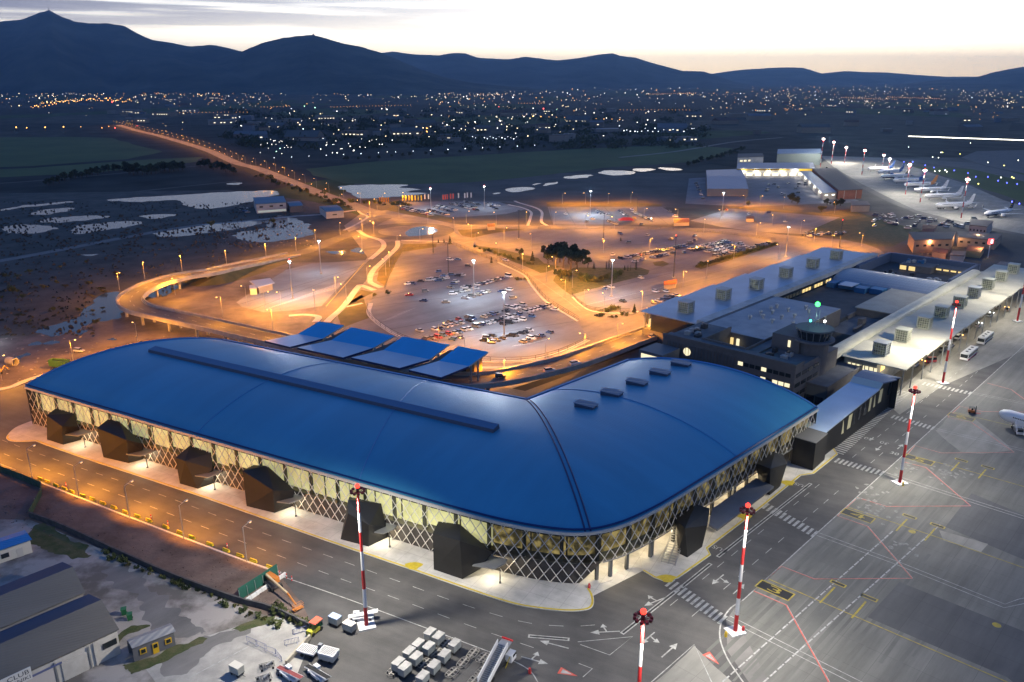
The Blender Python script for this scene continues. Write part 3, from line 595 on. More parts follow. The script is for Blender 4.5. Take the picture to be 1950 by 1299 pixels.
arrow((1055, 1228), math.pi + a1, 6); arrow((1018, 1258), a1, 5.5, 1); arrow((1152, 1204), math.pi + R(4), 6, -1); arrow((1233, 1216), AX + math.pi, 5, 1); arrow((1275, 1239), AX, 5.5); arrow((1248, 1146), math.pi + R(30), 6, -1)
arrow((1367, 1104), AX + math.pi, 5, 1); arrow((1407, 1122), AX, 5); arrow((1673, 854), AX + math.pi, 4.5); arrow((1714, 851), AX, 4.5); arrow((1660, 836), AX + math.pi, 3.0)
for q, ang in (((1353, 1252), R(-60)), ((1077, 1281), R(-25))):
    c = G2(*q)
    for b_, k, zz in ((re_, 1.0, 0), (wh, 0.6, 0.004)):
        b_.flat([(c.x + k * (2.4 * math.cos(ang)), c.y + k * 2.4 * math.sin(ang)), (c.x + k * (1.6 * math.cos(ang + 2.5)), c.y + k * 1.6 * math.sin(ang + 2.5)), (c.x + k * 1.6 * math.cos(ang - 2.5), c.y + k * 1.6 * math.sin(ang - 2.5))], Z_M + zz)
# car park bay lines and lanes
lot = MB()
for a, b in (((745, 521), (948, 500)), ((705, 570), (810, 548)), ((700, 585), (1012, 548)), ((740, 628), (1035, 575)), ((800, 655), (1098, 612)), ((1091, 566), (1280, 520)), ((1131, 588), (1383, 526)), ((1053, 428), (1047, 395)), ((1095, 428), (1075, 394)), ((1183, 428), (1150, 394)), ((1273, 428), (1230, 394)), ((960, 470), (1290, 447)), ((1020, 487), (1340, 452)), ((1100, 497), (1430, 455)), ((450, 582), (690, 505)), ((480, 590), (680, 512)), ((1345, 523), (1540, 475)), ((1400, 420), (1560, 432))):
    bk.dash(G2(*a), G2(*b), 0.35, 400, 1, 0.07)
for k in range(22):
    a = G2(500 + k * 8.2, 591 - k * 2.4); lot.line([a, a + Vector((0.42, 0.9)) * (62 - k * 0.8)], 0.18, 0.07)
for k in range(46):
    a = G2(1100 + k * 5.6, 585 - k * 1.3); lot.line([a, a + E1 * 5.0], 0.14, 0.07)
for k in range(40):
    a = G2(770 + k * 6.5, 640 - k * 1.25); lot.line([a, a + E2 * 5.0], 0.13, 0.07)
for k in range(10):
    a = G2(727 + k * 5, 612 - k * 2.2); lot.line([a, a + E1 * 6], 0.18, 0.07)
for k in range(14):
    a = G2(975 + k * 4.6, 662 - k * 0.9 - abs(k - 7) * .3); lot.line([a, a + E1 * 2.6], 0.4, 0.07)
def edge(pts, w=0.16, z=0.09, n=6): ww.line(cat([G2(*p) for p in pts], n), w, z)
edge([(621, 585), (650, 550), (690, 508), (727, 470)]); edge([(1062, 430), (1220, 434), (1420, 444), (1600, 459)]); edge([(870, 458), (985, 510), (1062, 560), (1105, 592)], 0.14)
ye.line([G2(*p) for p in [(621, 583), (660, 540), (694, 500)]], 0.5, 0.09)
for mb_, nm, mm in ((wh, 'road_marking', M_MARK), (ye, 'road_marking', M_YELW), (re_, 'road_marking', M_REDP), (bk, 'road_marking', M_BLK), (ww, 'road_marking', M_WORN), (lot, 'road_marking', M_WORN), (wf, 'paint_flecks', mat('paint_fleck', (.20, .20, .19), .8, var=.3, vscale=2))): struct(mb_.build(nm, mm))
# tyre streaks on the apron
ts = MB(); rt = random.Random(11)
for i in range(26):
    a = G2(1330 + rt.random() * 420, 1299 - rt.random() * 60); L = 25 + rt.random() * 60; b = a + E1 * L + E2 * rt.uniform(-1, 1)
    ts.line([a, b], 0.35 + rt.random() * 0.5, 0.0690 + i * 0.0001)
struct(ts.build('tyre_streaks', mat('tyre_streak', (0.098, 0.098, 0.092), 0.8, col2=(0.140, 0.140, 0.130), vscale=0.06)))
# lower left yards
sheet('yard_concrete', [(57, 990), (233, 1062), (447, 1150), (592, 1203), (560, 1299), (540, 1440), (-200, 1500), (-350, 1100), (-350, 985)], 0.022, M_SLAB)
sheet('yard_concrete', [(270, 1263), (353, 1232), (380, 1216), (520, 1172), (560, 1188), (590, 1203), (570, 1299), (560, 1420), (380, 1420)], 0.030, M_CONC, jit=0.3)
sheet('yard_asphalt', [(300, 1260), (330, 1240), (400, 1212), (470, 1196), (440, 1222), (400, 1250), (345, 1285), (310, 1280)], 0.036, M_ROAD2, smooth=3, jit=3.0, jstep=.7)
sheet('yard_grass', [(80, 1000), (150, 1030), (175, 1060), (110, 1060), (60, 1030)], 0.034, M_LAWN, smooth=3, jit=3.0, jstep=.7)
sheet('yard_grass', [(232, 1262), (300, 1245), (378, 1216), (384, 1224), (300, 1268), (240, 1290)], 0.038, M_LAWN, smooth=2, jit=1.8, jstep=.6)
sheet('yard_grass', [(440, 1198), (470, 1188), (522, 1172), (520, 1180), (460, 1200)], 0.038, M_LAWN, jit=1.4, jstep=.6)
sheet('yard_grass', [(215, 1218), (250, 1190), (285, 1186), (288, 1196), (250, 1210), (225, 1228)], 0.038, M_LAWN, smooth=2, jit=1.6, jstep=.6)
sheet('yard_puddle_stain', [(200, 1085), (240, 1130), (300, 1190), (350, 1215), (400, 1200), (330, 1150), (260, 1090)], 0.033, M_ROAD2, smooth=3, jit=4.0, jstep=.7)
# ---- hills and mountains
def ridge(name, pts, dist, foot, m, seed, back=1.6):
    P = [Vector(p) for p in pts]; xs = []
    x = P[0].x
    while x <= P[-1].x: xs.append(x); x += 7.0
    vs = []; rows = 17; n = len(xs)
    for x in xs:
        for a, b in zip(P, P[1:]):
            if a.x <= x <= b.x: y = a.y + (b.y - a.y) * (x - a.x) / max(1e-6, b.x - a.x); break
        d = y - 649.5; fy = FPX * math.cos(PITCH) - d * math.sin(PITCH); dn = FPX * math.sin(PITCH) + d * math.cos(PITCH)
        h = max(5.0, CAMH - dist * dn / fy); kx = (x - 975.0) / fy
        h += noise.noise(Vector((x * 0.05, seed, 0))) * h * 0.012 + noise.noise(Vector((x * 0.21, seed, 4))) * h * 0.006
        for r in range(rows):
            s = r / 11.0 - 1.0
            yy = dist + (s * foot if s < 0 else s * foot * back)
            q = max(0.0, 1 - abs(s)); zz = h * (q ** 1.25)
            e = noise.fractal(Vector((kx * 9, yy / 1500.0, seed)), 0.9, 2.1, 5) * h * 0.24 * math.sin(math.pi * min(1, q)) ** 1.0
            vs.append((kx * (yy if s < 0 else dist + (yy - dist)), yy, zz + e - (6 if q < 0.02 else 0)))
    fs = []
    for i in range(n - 1):
        for r in range(rows - 1): a = i * rows + r; fs.append((a, a + rows, a + rows + 1, a + 1))
    return struct(MB().add(vs, fs).build(name, m, smooth=True))
M_HILL = mat('forested_hill', (0.016, 0.026, 0.024), 0.98, col2=(0.085, 0.090, 0.072), vscale=0.0022, detail=9, spec=0.05)  # forest tone, its contrast raised to paint in shaded ridges and gullies
M_HILL2 = mat('bare_hill', (0.028, 0.034, 0.032), 0.98, col2=(0.11, 0.105, 0.09), vscale=0.0016, detail=9, spec=0.05)
ridge('mountain', [(-420, 120), (-200, 80), (-80, 52), (0, 42), (45, 36), (75, 24), (95, 19), (112, 29), (140, 40), (170, 45), (200, 44), (235, 48), (255, 60), (290, 76), (310, 79), (365, 89), (400, 85), (430, 90), (460, 98), (500, 115), (560, 145), (620, 166)], 9000, 3000, M_HILL, 1.3)
ridge('mountain', [(330, 166), (380, 130), (420, 112), (460, 98), (500, 82), (540, 72), (570, 68), (597, 66), (620, 73), (650, 82), (690, 90), (724, 100), (760, 115), (800, 132), (850, 148), (900, 158), (960, 164), (1010, 167)], 8200, 2300, M_HILL, 5.7)
ridge('mountain', [(600, 130), (660, 112), (724, 101), (750, 98), (790, 104), (838, 105), (862, 101), (885, 101), (910, 110), (970, 113), (1000, 108), (1060, 115), (1100, 111), (1140, 104), (1168, 101), (1180, 106), (1210, 110), (1250, 122), (1300, 135), (1340, 136), (1370, 146), (1400, 156), (1440, 163)], 13000, 3600, M_HILL2, 9.1)
ridge('mountain', [(1250, 152), (1300, 146), (1360, 140), (1400, 134), (1440, 131), (1490, 128), (1530, 129), (1565, 140), (1610, 135), (1640, 137), (1690, 138), (1750, 143), (1800, 146), (1870, 146), (1950, 150), (2100, 156)], 17500, 4000, M_HILL2, 13.3)
ridge('mountain', [(1700, 162), (1790, 152), (1860, 147), (1890, 138), (1920, 132), (1950, 127), (2010, 116), (2100, 105), (2250, 118), (2400, 150)], 12000, 3500, M_HILL2, 17.9)
# ================================================================== NEW TERMINAL
EAVE = 13.3
M_ROOFA = ribbed('blue_roof_sheet', (0.050, 0.285, 0.445), R(-28.7), 0.8, rough=0.52, metal=0.22, strength=0.15, var=0.10)
M_ROOFB = ribbed('blue_roof_sheet_cross', (0.050, 0.285, 0.445), R(45.6), 0.8, rough=0.52, metal=0.22, strength=0.15, var=0.10)
for m_ in (M_ROOFA, M_ROOFB):
    b_ = m_.node_tree.nodes['Principled BSDF']; b_.inputs['Coat Weight'].default_value = 0.28; b_.inputs['Coat Roughness'].default_value = 0.42; b_.inputs['Coat IOR'].default_value = 1.6
M_ROOFN = mat('navy_roof_trim', (0.012, 0.035, 0.13), 0.4, 0.3)
UA = Vector((133.8, -73.2)).normalized(); UB = Vector((49.6, 50.6)).normalized()
A0 = Vector((-152.7, 236.9)); B1 = Vector((89.3, 218.7))
V_IN = Vector((4.4, 226.1)); BL = Vector((-107.3, 284.7)); BR = Vector((40.0, 262.2))
arc = [Vector(p) for p in ((-18.9, 163.7), (-2.9, 155.6), (8.4, 151.7), (16.2, 151.2), (23.7, 154.2), (32.0, 160.6), (39.7, 168.1))]
pre = [A0.lerp(arc[0], i / 30) for i in range(31)]
arcs = cat([pre[-2]] + arc + [arc[-1].lerp(B1, 0.05)], 5)
arcs = arcs[5:-5]
post = [arc[-1].lerp(B1, i / 20) for i in range(21)]
OUT = pre[:-1] + arcs[:-1] + post
ci = min(range(len(OUT)), key=lambda i: (OUT[i] - Vector((16.2, 151.2))).length)
def along(P):
    L = [0.0]
    for a, b in zip(P, P[1:]): L.append(L[-1] + (b - a).length)
    return L
LO = along(OUT)
def prof(t): t = max(0.0, min(1.0, t)) ** 0.95; return EAVE + 5.7 * (4 * t * (1 - t)) ** 0.94 - 0.3 * t
INN = []
for i in range(len(OUT)):
    if i <= ci: INN.append(BL.lerp(V_IN, LO[i] / LO[ci]))
    else: INN.append(V_IN.lerp(BR, (LO[i] - LO[ci]) / (LO[-1] - LO[ci])))
NT = 22
def roof_pt(i, t, dz=0.0):
    p = OUT[i].lerp(INN[i], t); return Vector((p.x, p.y, prof(t) + dz))
terminal = thing('airport_terminal', 'long L-shaped terminal under a deep blue vaulted roof, lattice glass walls with black angular towers', 'airport terminal', (0, 190, 0))
def roofpart(i0, i1, nm, m):
    rings = [[roof_pt(i, j / NT) for j in range(NT + 1)] for i in range(i0, i1 + 1)]
    b = MB().loft(rings, closed=False)
    b.f = [f[::-1] for f in b.f] if (Vector(b.v[b.f[0][1]]) - Vector(b.v[b.f[0][0]])).cross(Vector(b.v[b.f[0][2]]) - Vector(b.v[b.f[0][0]])).z < 0 else b.f
    return b.build(nm, m, terminal, smooth=True)
roofpart(0, ci, 'roof', M_ROOFA); roofpart(ci, len(OUT) - 1, 'roof', M_ROOFB)
# trims: eave gutter, gable rim, hip gutter, joints
b = MB()
for i in range(len(OUT) - 1):
    b.tube(roof_pt(i, 0.006, 0.16), roof_pt(i + 1, 0.006, 0.16), 0.28, n=4)
b.build('eave_gutter', M_ROOFN, terminal)
b = MB(); P3 = [Vector((p.x, p.y, EAVE - 0.75)) for p in OUT]; b.wallstrip(P3, 0.35, 0.72, off=-0.15)
b.build('fascia', M_FRAME, terminal)
for i_ in (0, len(OUT) - 1):
    b = MB()
    for j in range(NT): b.tube(roof_pt(i_, j / NT, 0.1), roof_pt(i_, (j + 1) / NT, 0.1), 0.34, n=4)
    b.build('gable_trim', mat('blue_trim', (0.10, 0.26, 0.52), 0.4, 0.3), terminal)
for k in (-1, 1):
    b = MB()
    for j in range(NT):
        def hp(t):
            p = roof_pt(ci, t, 0.12); q = roof_pt(ci + k, t, 0.12); d = (q - p); return p + d.normalized() * min(0.62, d.length * 0.9)
        b.tube(hp(j / NT), hp((j + 1) / NT), 0.2, n=4)
    b.build('hip_gutter', M_ROOFN, terminal)
def joint(frac_o, frac_i, wing):
    P = []
    for j in range(0, NT + 1):
        t = j / NT
        if wing == 'a': o = A0.lerp(OUT[ci], frac_o) if False else OUT[min(range(len(OUT)), key=lambda k: abs(LO[k] - frac_o * LO[ci]))]; q = BL.lerp(V_IN, frac_i)
        else: o = arc[-1].lerp(B1, frac_o); q = V_IN.lerp(BR, frac_i)
        p = o.lerp(q, t); P.append(Vector((p.x, p.y, prof(t) + 0.05)))
    return P
for a in (('a', .40, .44), ('a', .70, .72), ('b', .36, .22)):
    P = joint(a[1], a[2], a[0]); b = MB()
    for p, q in zip(P, P[1:]): b.tube(p, q, 0.13, n=4)
    b.build('roof_joint', mat('pale_blue_trim', (0.10, 0.27, 0.50), 0.45, 0.2), terminal)
b = MB()
for P_, Q_ in ((BL, V_IN), (V_IN, BR)):
    b.wallstrip([Vector((P_.x, P_.y, EAVE - 0.9)), Vector((Q_.x, Q_.y, EAVE - 0.9))], 0.8, 1.1)
b.build('back_parapet', mat('pale_blue_trim', (0.10, 0.27, 0.50), 0.45, 0.2), terminal)
# the long monitor on the roof and the hatches
ga, gb = G(290, 668, 18.9), G(945, 822, 18.6)
b = MB(); d2 = (gb - ga).xy.normalized(); nn2 = Vector((-d2.y, d2.x)); vs = []
for p in (ga, gb):
    for o, z in ((-1.8, 18.2), (-1.4, 19.75), (1.4, 20.2), (1.9, 18.2)): vs.append((p.x + nn2.x * o, p.y + nn2.y * o, z))
b.mi = 0; b.add(vs, [(0, 1, 5, 4)]); b.mi = 1; b.add(vs, [(1, 2, 6, 5)]); b.mi = 0; b.add(vs, [(2, 3, 7, 6), (3, 2, 1, 0), (4, 5, 6, 7)])
b.build('roof_monitor', [mat('slate_louvre', (0.055, 0.085, 0.14), 0.5, 0.3), mat('monitor_top', (0.075, 0.16, 0.28), 0.5, 0.2)], terminal)
for q in ((1116, 771), (1165, 748), (1213, 728), (1257, 709), (1297, 692)):
    c = G(q[0], q[1], 18.9); h = thing_part = MB()
    for o, sz, z in ((0, (5.8, 3.0, 1.3), 17.9), ): h.box((c.x, c.y, 0), sz, R(-35), z0=z)
    h.mi = 1; h.box((c.x, c.y, 0), (6.2, 3.4, 0.16), R(-35), z0=19.22)
    o = h.build('roof_hatch', [mat('slate_louvre', (0.055, 0.085, 0.14)), mat('hatch_top', (0.10, 0.17, 0.26), 0.5, 0.2)], terminal)
    hc = MB(); 
    for k in (-1, 1): hc.tube((c.x - 3 + 0, c.y + k * 1.2, 20.0), (c.x + 2.6, c.y + k * 1.2 - 1.9, 20.0), 0.06, n=4)
    hc.build('rail', M_FRAME, o)
# ---- walls
def offs(P, d):
    N = normals2(P); return [Vector((p.x + n.x * d, p.y + n.y * d)) for p, n in zip(P, N)]     # left = towards the inside
GL = offs(OUT, 0.55)
uc = LO[ci]
U_CUT = LO[min(range(len(OUT)), key=lambda k: (OUT[k] - Vector((15.0, 151.3))).length)]
def zlow(u): return 0.25 if u < U_CUT else min(4.9, 0.25 + (u - U_CUT) * 0.9)
def at_u(u, P=OUT):
    u = max(0, min(LO[-1], u))
    for i in range(len(OUT) - 1):
        if LO[i + 1] >= u: return P[i].lerp(P[i + 1], (u - LO[i]) / (LO[i + 1] - LO[i]))
    return P[-1]
LAT = offs(OUT, 0.22)
b = MB(); pitch = 2.72; slope = (12.4 - 0.25) / (pitch * 3.2)
for k in range(-12, int(LO[-1] / pitch) + 14):
    for sg in (-1, 1):
        n = 10; prev = None
        for j in range(n + 1):
            z = 0.25 + (12.3 - 0.25) * j / n; u = k * pitch + sg * (z - 0.25) / slope
            ok = 0 <= u <= LO[-1] and z >= zlow(u) - 0.01
            p = at_u(u, LAT) if ok else None
            if p is not None and prev is not None: b.tube((prev[0].x, prev[0].y, prev[1]), (p.x, p.y, z), 0.095, n=4, cap=False)
            prev = (p, z) if ok else None
b.build('lattice', M_FRAME, terminal)
def band(P, u0, u1, z0, z1, step=2.0, fn=None):
    b = MB(); u = u0; vs = []; n = max(1, int((u1 - u0) / step))
    for i in range(n + 1):
        uu = u0 + (u1 - u0) * i / n; p = at_u(uu, P); zl = fn(uu) if fn else z0
        vs += [(p.x, p.y, zl), (p.x, p.y, z1)]
    return b.add(vs, [(2 * i, 2 * i + 2, 2 * i + 3, 2 * i + 1) for i in range(n)])
mg = bpy.data.materials.new('facade_glass'); mg.use_nodes = True; nt = mg.node_tree; bs = nt.nodes['Principled BSDF']
tr = nt.nodes.new('ShaderNodeBsdfTransparent'); tr.inputs[0].default_value = (0.86, 0.88, 0.80, 1); gl = nt.nodes.new('ShaderNodeBsdfGlossy'); gl.inputs['Roughness'].default_value = 0.03; gl.inputs[0].default_value = (0.8, 0.85, 0.9, 1)
fr = nt.nodes.new('ShaderNodeFresnel'); fr.inputs['IOR'].default_value = 1.45; ms = nt.nodes.new('ShaderNodeMixShader')
nt.links.new(fr.outputs[0], ms.inputs[0]); nt.links.new(tr.outputs[0], ms.inputs[1]); nt.links.new(gl.outputs[0], ms.inputs[2]); nt.links.new(ms.outputs[0], nt.nodes['Material Output'].inputs['Surface'])
band(GL, 0, LO[-1], 5.0, 12.5).build('glass_wall', mg, terminal)
band(offs(OUT, 0.6), 0, U_CUT + 5.0, 0.2, 5.0, .5, zlow).build('plinth_wall', mat('dark_plinth', (0.055, 0.048, 0.042), 0.6, var=0.3, vscale=0.4), terminal)
band(offs(OUT, 0.7), 0, LO[-1], 11.6, 12.7).build('head_panel', mat('dark_head_panel', (0.028, 0.026, 0.026), 0.5), terminal)
# inside: floor, ceiling, columns and wall panels that glow in place of the hall lights
foot = OUT[1:-1] + [BR.lerp(B1, .02)] + [V_IN] + [BL.lerp(A0, .02)]
FP = offs(OUT, 0.8)
flo = [(p.x, p.y) for p in FP] + [(BR.x - 1, BR.y - 1), (V_IN.x, V_IN.y - 1.5), (BL.x + 1, BL.y - 1)]
MB().prism(flo, 4.75, 5.15).build('hall_floor', mat('hall_floor', (0.20, 0.18, 0.15), 0.5), terminal)
MB().flat([(p[0], p[1], 12.75) for p in flo]).build('hall_ceiling', mat('hall_ceiling', (0.25, 0.24, 0.20), 0.8), terminal)
m = glow('glowing_hall_wall', (0.90, 0.85, 0.46), 0.62); nt = m.node_tree; bs = nt.nodes['Principled BSDF']
ge = nt.nodes.new('ShaderNodeNewGeometry'); no = nt.nodes.new('ShaderNodeTexNoise'); no.inputs['Scale'].default_value = 0.16; no.inputs['Detail'].default_value = 4; nt.links.new(ge.outputs['Position'], no.inputs['Vector'])
mr = nt.nodes.new('ShaderNodeMapRange'); mr.inputs[1].default_value = 0.3; mr.inputs[2].default_value = 0.7; mr.inputs[3].default_value = 0.42; mr.inputs[4].default_value = 0.80; nt.links.new(no.outputs['Fac'], mr.inputs[0]); nt.links.new(mr.outputs[0], bs.inputs['Emission Strength'])
m2 = glow('faint_glow_hall_wall', (0.70, 0.52, 0.20), 0.2); nt = m2.node_tree; bs = nt.nodes['Principled BSDF']  # patchy glow put into the panel colour for the dimmer rooms
ge = nt.nodes.new('ShaderNodeNewGeometry'); no = nt.nodes.new('ShaderNodeTexNoise'); no.inputs['Scale'].default_value = 0.55; no.inputs['Detail'].default_value = 8; nt.links.new(ge.outputs['Position'], no.inputs['Vector'])
mr = nt.nodes.new('ShaderNodeMapRange'); mr.inputs[1].default_value = 0.46; mr.inputs[2].default_value = 0.72; mr.inputs[3].default_value = 0.012; mr.inputs[4].default_value = 0.62; nt.links.new(no.outputs['Fac'], mr.inputs[0]); nt.links.new(mr.outputs[0], bs.inputs['Emission Strength'])
HB = offs(OUT, 1.9)
U_DIM = uc - 24
rh = random.Random(3); u = 1.5
while u < LO[-1] - 3:
    w = rh.uniform(6.5, 9.0); bright = u < U_DIM
    z1 = 11.7 if bright else 11.4; z0 = 5.4 if bright and rh.random() < 0.85 else 6.4
    band(HB, u, min(LO[-1] - 1, u + w), z0, z1).build('hall_panel', m if bright else m2, terminal)
    u += w + rh.choice((0.1, 0.15, 0.45))
band(offs(OUT, 2.6), 0.5, LO[-1] - .5, 5.1, 12.7).build('hall_wall', mat('hall_wall', (0.10, 0.095, 0.08), 0.7), terminal)
u = 4.0
CP = offs(OUT, 1.3)
while u < LO[-1] - 4:
    p = at_u(u, CP); q = at_u(u + .2, CP); a = math.atan2(q.y - p.y, q.x - p.x)
    zb = 0.2 if u > U_CUT else 5.1
    MB().box((p.x, p.y, 0), (0.75, 0.6, 12.6 - zb), a, z0=zb).build('column', mat('hall_column', (0.09, 0.09, 0.085), 0.7), terminal)
    u += 8.6
# gable, ground floor of the apron wing, back wall
for i_ in (0, len(OUT) - 1):
    P = [roof_pt(i_, j / NT, -0.2) for j in range(NT + 1)]
    vs = P + [Vector((p.x, p.y, 0.0)) for p in P]
    MB().add(vs, [(j, j + 1, NT + 2 + j, NT + 1 + j) for j in range(NT)]).build('gable_wall', mat('dark_gable', (0.035, 0.035, 0.04), 0.4), terminal)
for P_, Q_ in ((BL, V_IN), (V_IN, BR)): MB().wallstrip([Vector((P_.x, P_.y, 0)), Vector((Q_.x, Q_.y, 0))], 0.3, EAVE - 0.5).build('back_wall', mat('grey_panel', (0.16, 0.16, 0.165), 0.6, var=0.1), terminal)
band(offs(OUT, 6.5), U_CUT + 6, LO[-1] - 0.5, 0.05, 4.75).build('ground_floor_wall', mat('cream_wall', (0.62, 0.52, 0.36), 0.7, var=0.1, vscale=0.3), terminal)
band(offs(OUT, 0.3), U_CUT + 5.4, LO[-1], 4.7, 5.1).build('sill_beam', M_GREYM, terminal)
for u in (U_CUT + 8, U_CUT + 21, U_CUT + 40, U_CUT + 58, U_CUT + 74):
    p = at_u(u, offs(OUT, 1.2)); MB().tube((p.x, p.y, 0.05), (p.x, p.y, 4.9), 0.5, n=12).build('column', mat('column_grey', (0.10, 0.105, 0.11), 0.6), terminal)
# ---- black angular stair towers
WP0 = A0 + Vector((-UA.y, UA.x)) * 0.4; NA = Vector((UA.y, -UA.x)); WPB = arc[-1] + Vector((-UB.y, UB.x)) * 0.4; NB = Vector((UB.y, -UB.x))
def wall_uv(px, py, d, base, uu, nn): 
    p0 = base + nn * d; s, z = on_plane(px, py, p0, uu); q = p0 + uu * s; return Vector((q.x, q.y, z))
def pod(base, uu, nn, ground, front, wall, dfr=None):
    """ground: px points on the pavement; front: (px,py,dist from wall); wall: px points on the wall"""
    P = [G(x, y, 0.2) for x, y in ground]
    P += [wall_uv(x, y, d, base, uu, nn) for x, y, d in front] + [wall_uv(x, y, -0.1, base, uu, nn) for x, y in wall]
    W_ = [(p.xy - base).dot(uu) for p in P]; lo, hi = min(W_), max(W_)
    g = [(p.xy - base).dot(uu) for p in P[:len(ground)]]
    for u in (min(g) + 0.3, max(g) + 1.5):
        q = base + uu * u; P.append(Vector((q.x, q.y, 0.2)))
    return MB().hull(P)
def dw(px, py, base, nn): return (G(px, py, 0.2).xy - base).dot(nn)
PODS = [
 ([(89.6, 837), (120.4, 847)], [(88.6, 791, 5.0), (118, 812, 6.2), (149, 812, 1.5)], [(106.7, 777.4), (141.5, 787)], (152, 818)),
 ([(197, 871), (245, 882)], [(184.6, 815, 5.2), (241, 838, 6.2), (272, 845, 1.8), (270, 857, 1.8)], [(207, 797.5), (228, 803)], (271, 862)),
 ([(342.5, 921), (376.5, 931)], [(334, 872, 5.0), (352, 878, 6.0), (404, 892, 1.5)], [(362, 848), (402, 862)], (400, 915)),
 ([(469.7, 964), (523, 976.8)], [(461.5, 896.5, 5.2), (520, 934, 6.4), (561, 934, 1.6), (559, 946, 1.6)], [(483, 885.5), (509, 887)], (553, 962)),
 ([(648.5, 1027), (701.5, 1041)], [(663, 978, 6.6), (663, 952, 4.6), (703, 1000, 6.6), (735, 1002, 1.5)], [(665.5, 946), (726, 959)], (730, 1016)),
 ([(826, 1084.6), (880.5, 1103)], [(824, 1016, 5.6), (876, 1030, 6.6), (938, 1052, 2.0), (914, 1084, 3.2), (915, 1058, 3.6)], [(835, 993), (876, 998.5)], (938, 1072))]
for g_, f_, w_, cq in PODS:
    o = pod(WP0, UA, NA, g_, f_, w_).build('stair_tower', M_CLAD, terminal)
    b = MB(); c = wall_uv(cq[0], cq[1], 2.4, WP0, UA, NA); c.z = 3.6
    q = [c + Vector((*(UA * a + NA * e), z)) for a, e, z in ((-3.6, 2.6, 0.1), (1.6, 1.9, 0.5), (2.8, -0.8, 0.7), (2.2, -2.5, 0.5), (-3.2, -2.5, 0.1))]
    b.hull(q + [p + Vector((0, 0, 0.28)) for p in q]); b.build('entry_canopy', M_GREYM, o)
    b = MB(); k = c + Vector((*(UA * 2.2 + NA * 0.6), 0)); b.tube((k.x, k.y, 0.2), (k.x, k.y, 4.1), 0.13, n=8); b.box((k.x, k.y, 0), (0.5, 0.5, 0.2), 0, z0=0.2); b.build('canopy_post', M_DKM, o)
    lamp(terminal, c + Vector((0, 0, -0.25)), 1300, (1.0, 0.86, 0.58), 0.5, local=False)
BP = [([(1309, 1061.7), (1337, 1041.7)], [(1304.7, 1006, 7.0), (1347, 1001, 6.4), (1351.7, 968.5, 2.0)], [(1287, 988.5), (1324.7, 960)]),
      ([(1466, 943), (1486, 926)], [(1467, 893, 6.8), (1498.7, 883, 5.0)], [(1439, 881.5), (1476, 861), (1490, 864)])]
for g_, f_, w_ in BP:
    P = [G(x, y, 0.2) for x, y in g_] + [wall_uv(x, y, d, WPB, UB, NB) for x, y, d in f_] + [wall_uv(x, y, -0.1, WPB, UB, NB) for x, y in w_]
    for p in list(P[:2]): q = p.xy - NB * 2.6; P.append(Vector((q.x, q.y, 0.2)))
    MB().hull(P).build('stair_tower', M_CLAD, terminal)
# flat bus canopy, steel stairs
P = [G(1350, 1000, 4.7), G(1366, 1009, 4.7), G(1474, 927, 4.7), G(1440, 911, 4.7), G(1356, 970, 4.7)]
MB().prism([(p.x, p.y) for p in P], 4.3, 4.85).build('bus_canopy', mat('canopy_grey', (0.16, 0.165, 0.175), 0.5, 0.3, var=0.1), terminal)
b = MB(); a_, c_ = G(1272, 1074, 0.2), G(1300, 1022, 0.2)
top = Vector((c_.x, c_.y, 4.6)); d = (top - a_); nx = Vector((-d.y, d.x, 0)).normalized()
for k in (-1.6, 0, 1.6): b.tube(a_ + nx * k + Vector((0, 0, .9)), top + nx * k + Vector((0, 0, .9)), 0.06, n=4); b.tube(a_ + nx * k, top + nx * k, 0.1, n=4)
for i in range(18):
    p = a_.lerp(top, (i + .5) / 18); b.box(p, (0.3, 3.2, 0.06), math.atan2(d.y, d.x))
b.build('steel_stairs', M_GREYM, terminal)
rl = random.Random(8)
for u in (U_CUT + 5, U_CUT + 12, U_CUT + 21, U_CUT + 29, U_CUT + 38, U_CUT + 48, U_CUT + 57, U_CUT + 67, U_CUT + 76):
    p = at_u(u, offs(OUT, 2.2)); lamp(terminal, (p.x, p.y, 4.4), 1150, (1.0, 0.82, 0.52), 0.6, local=False)
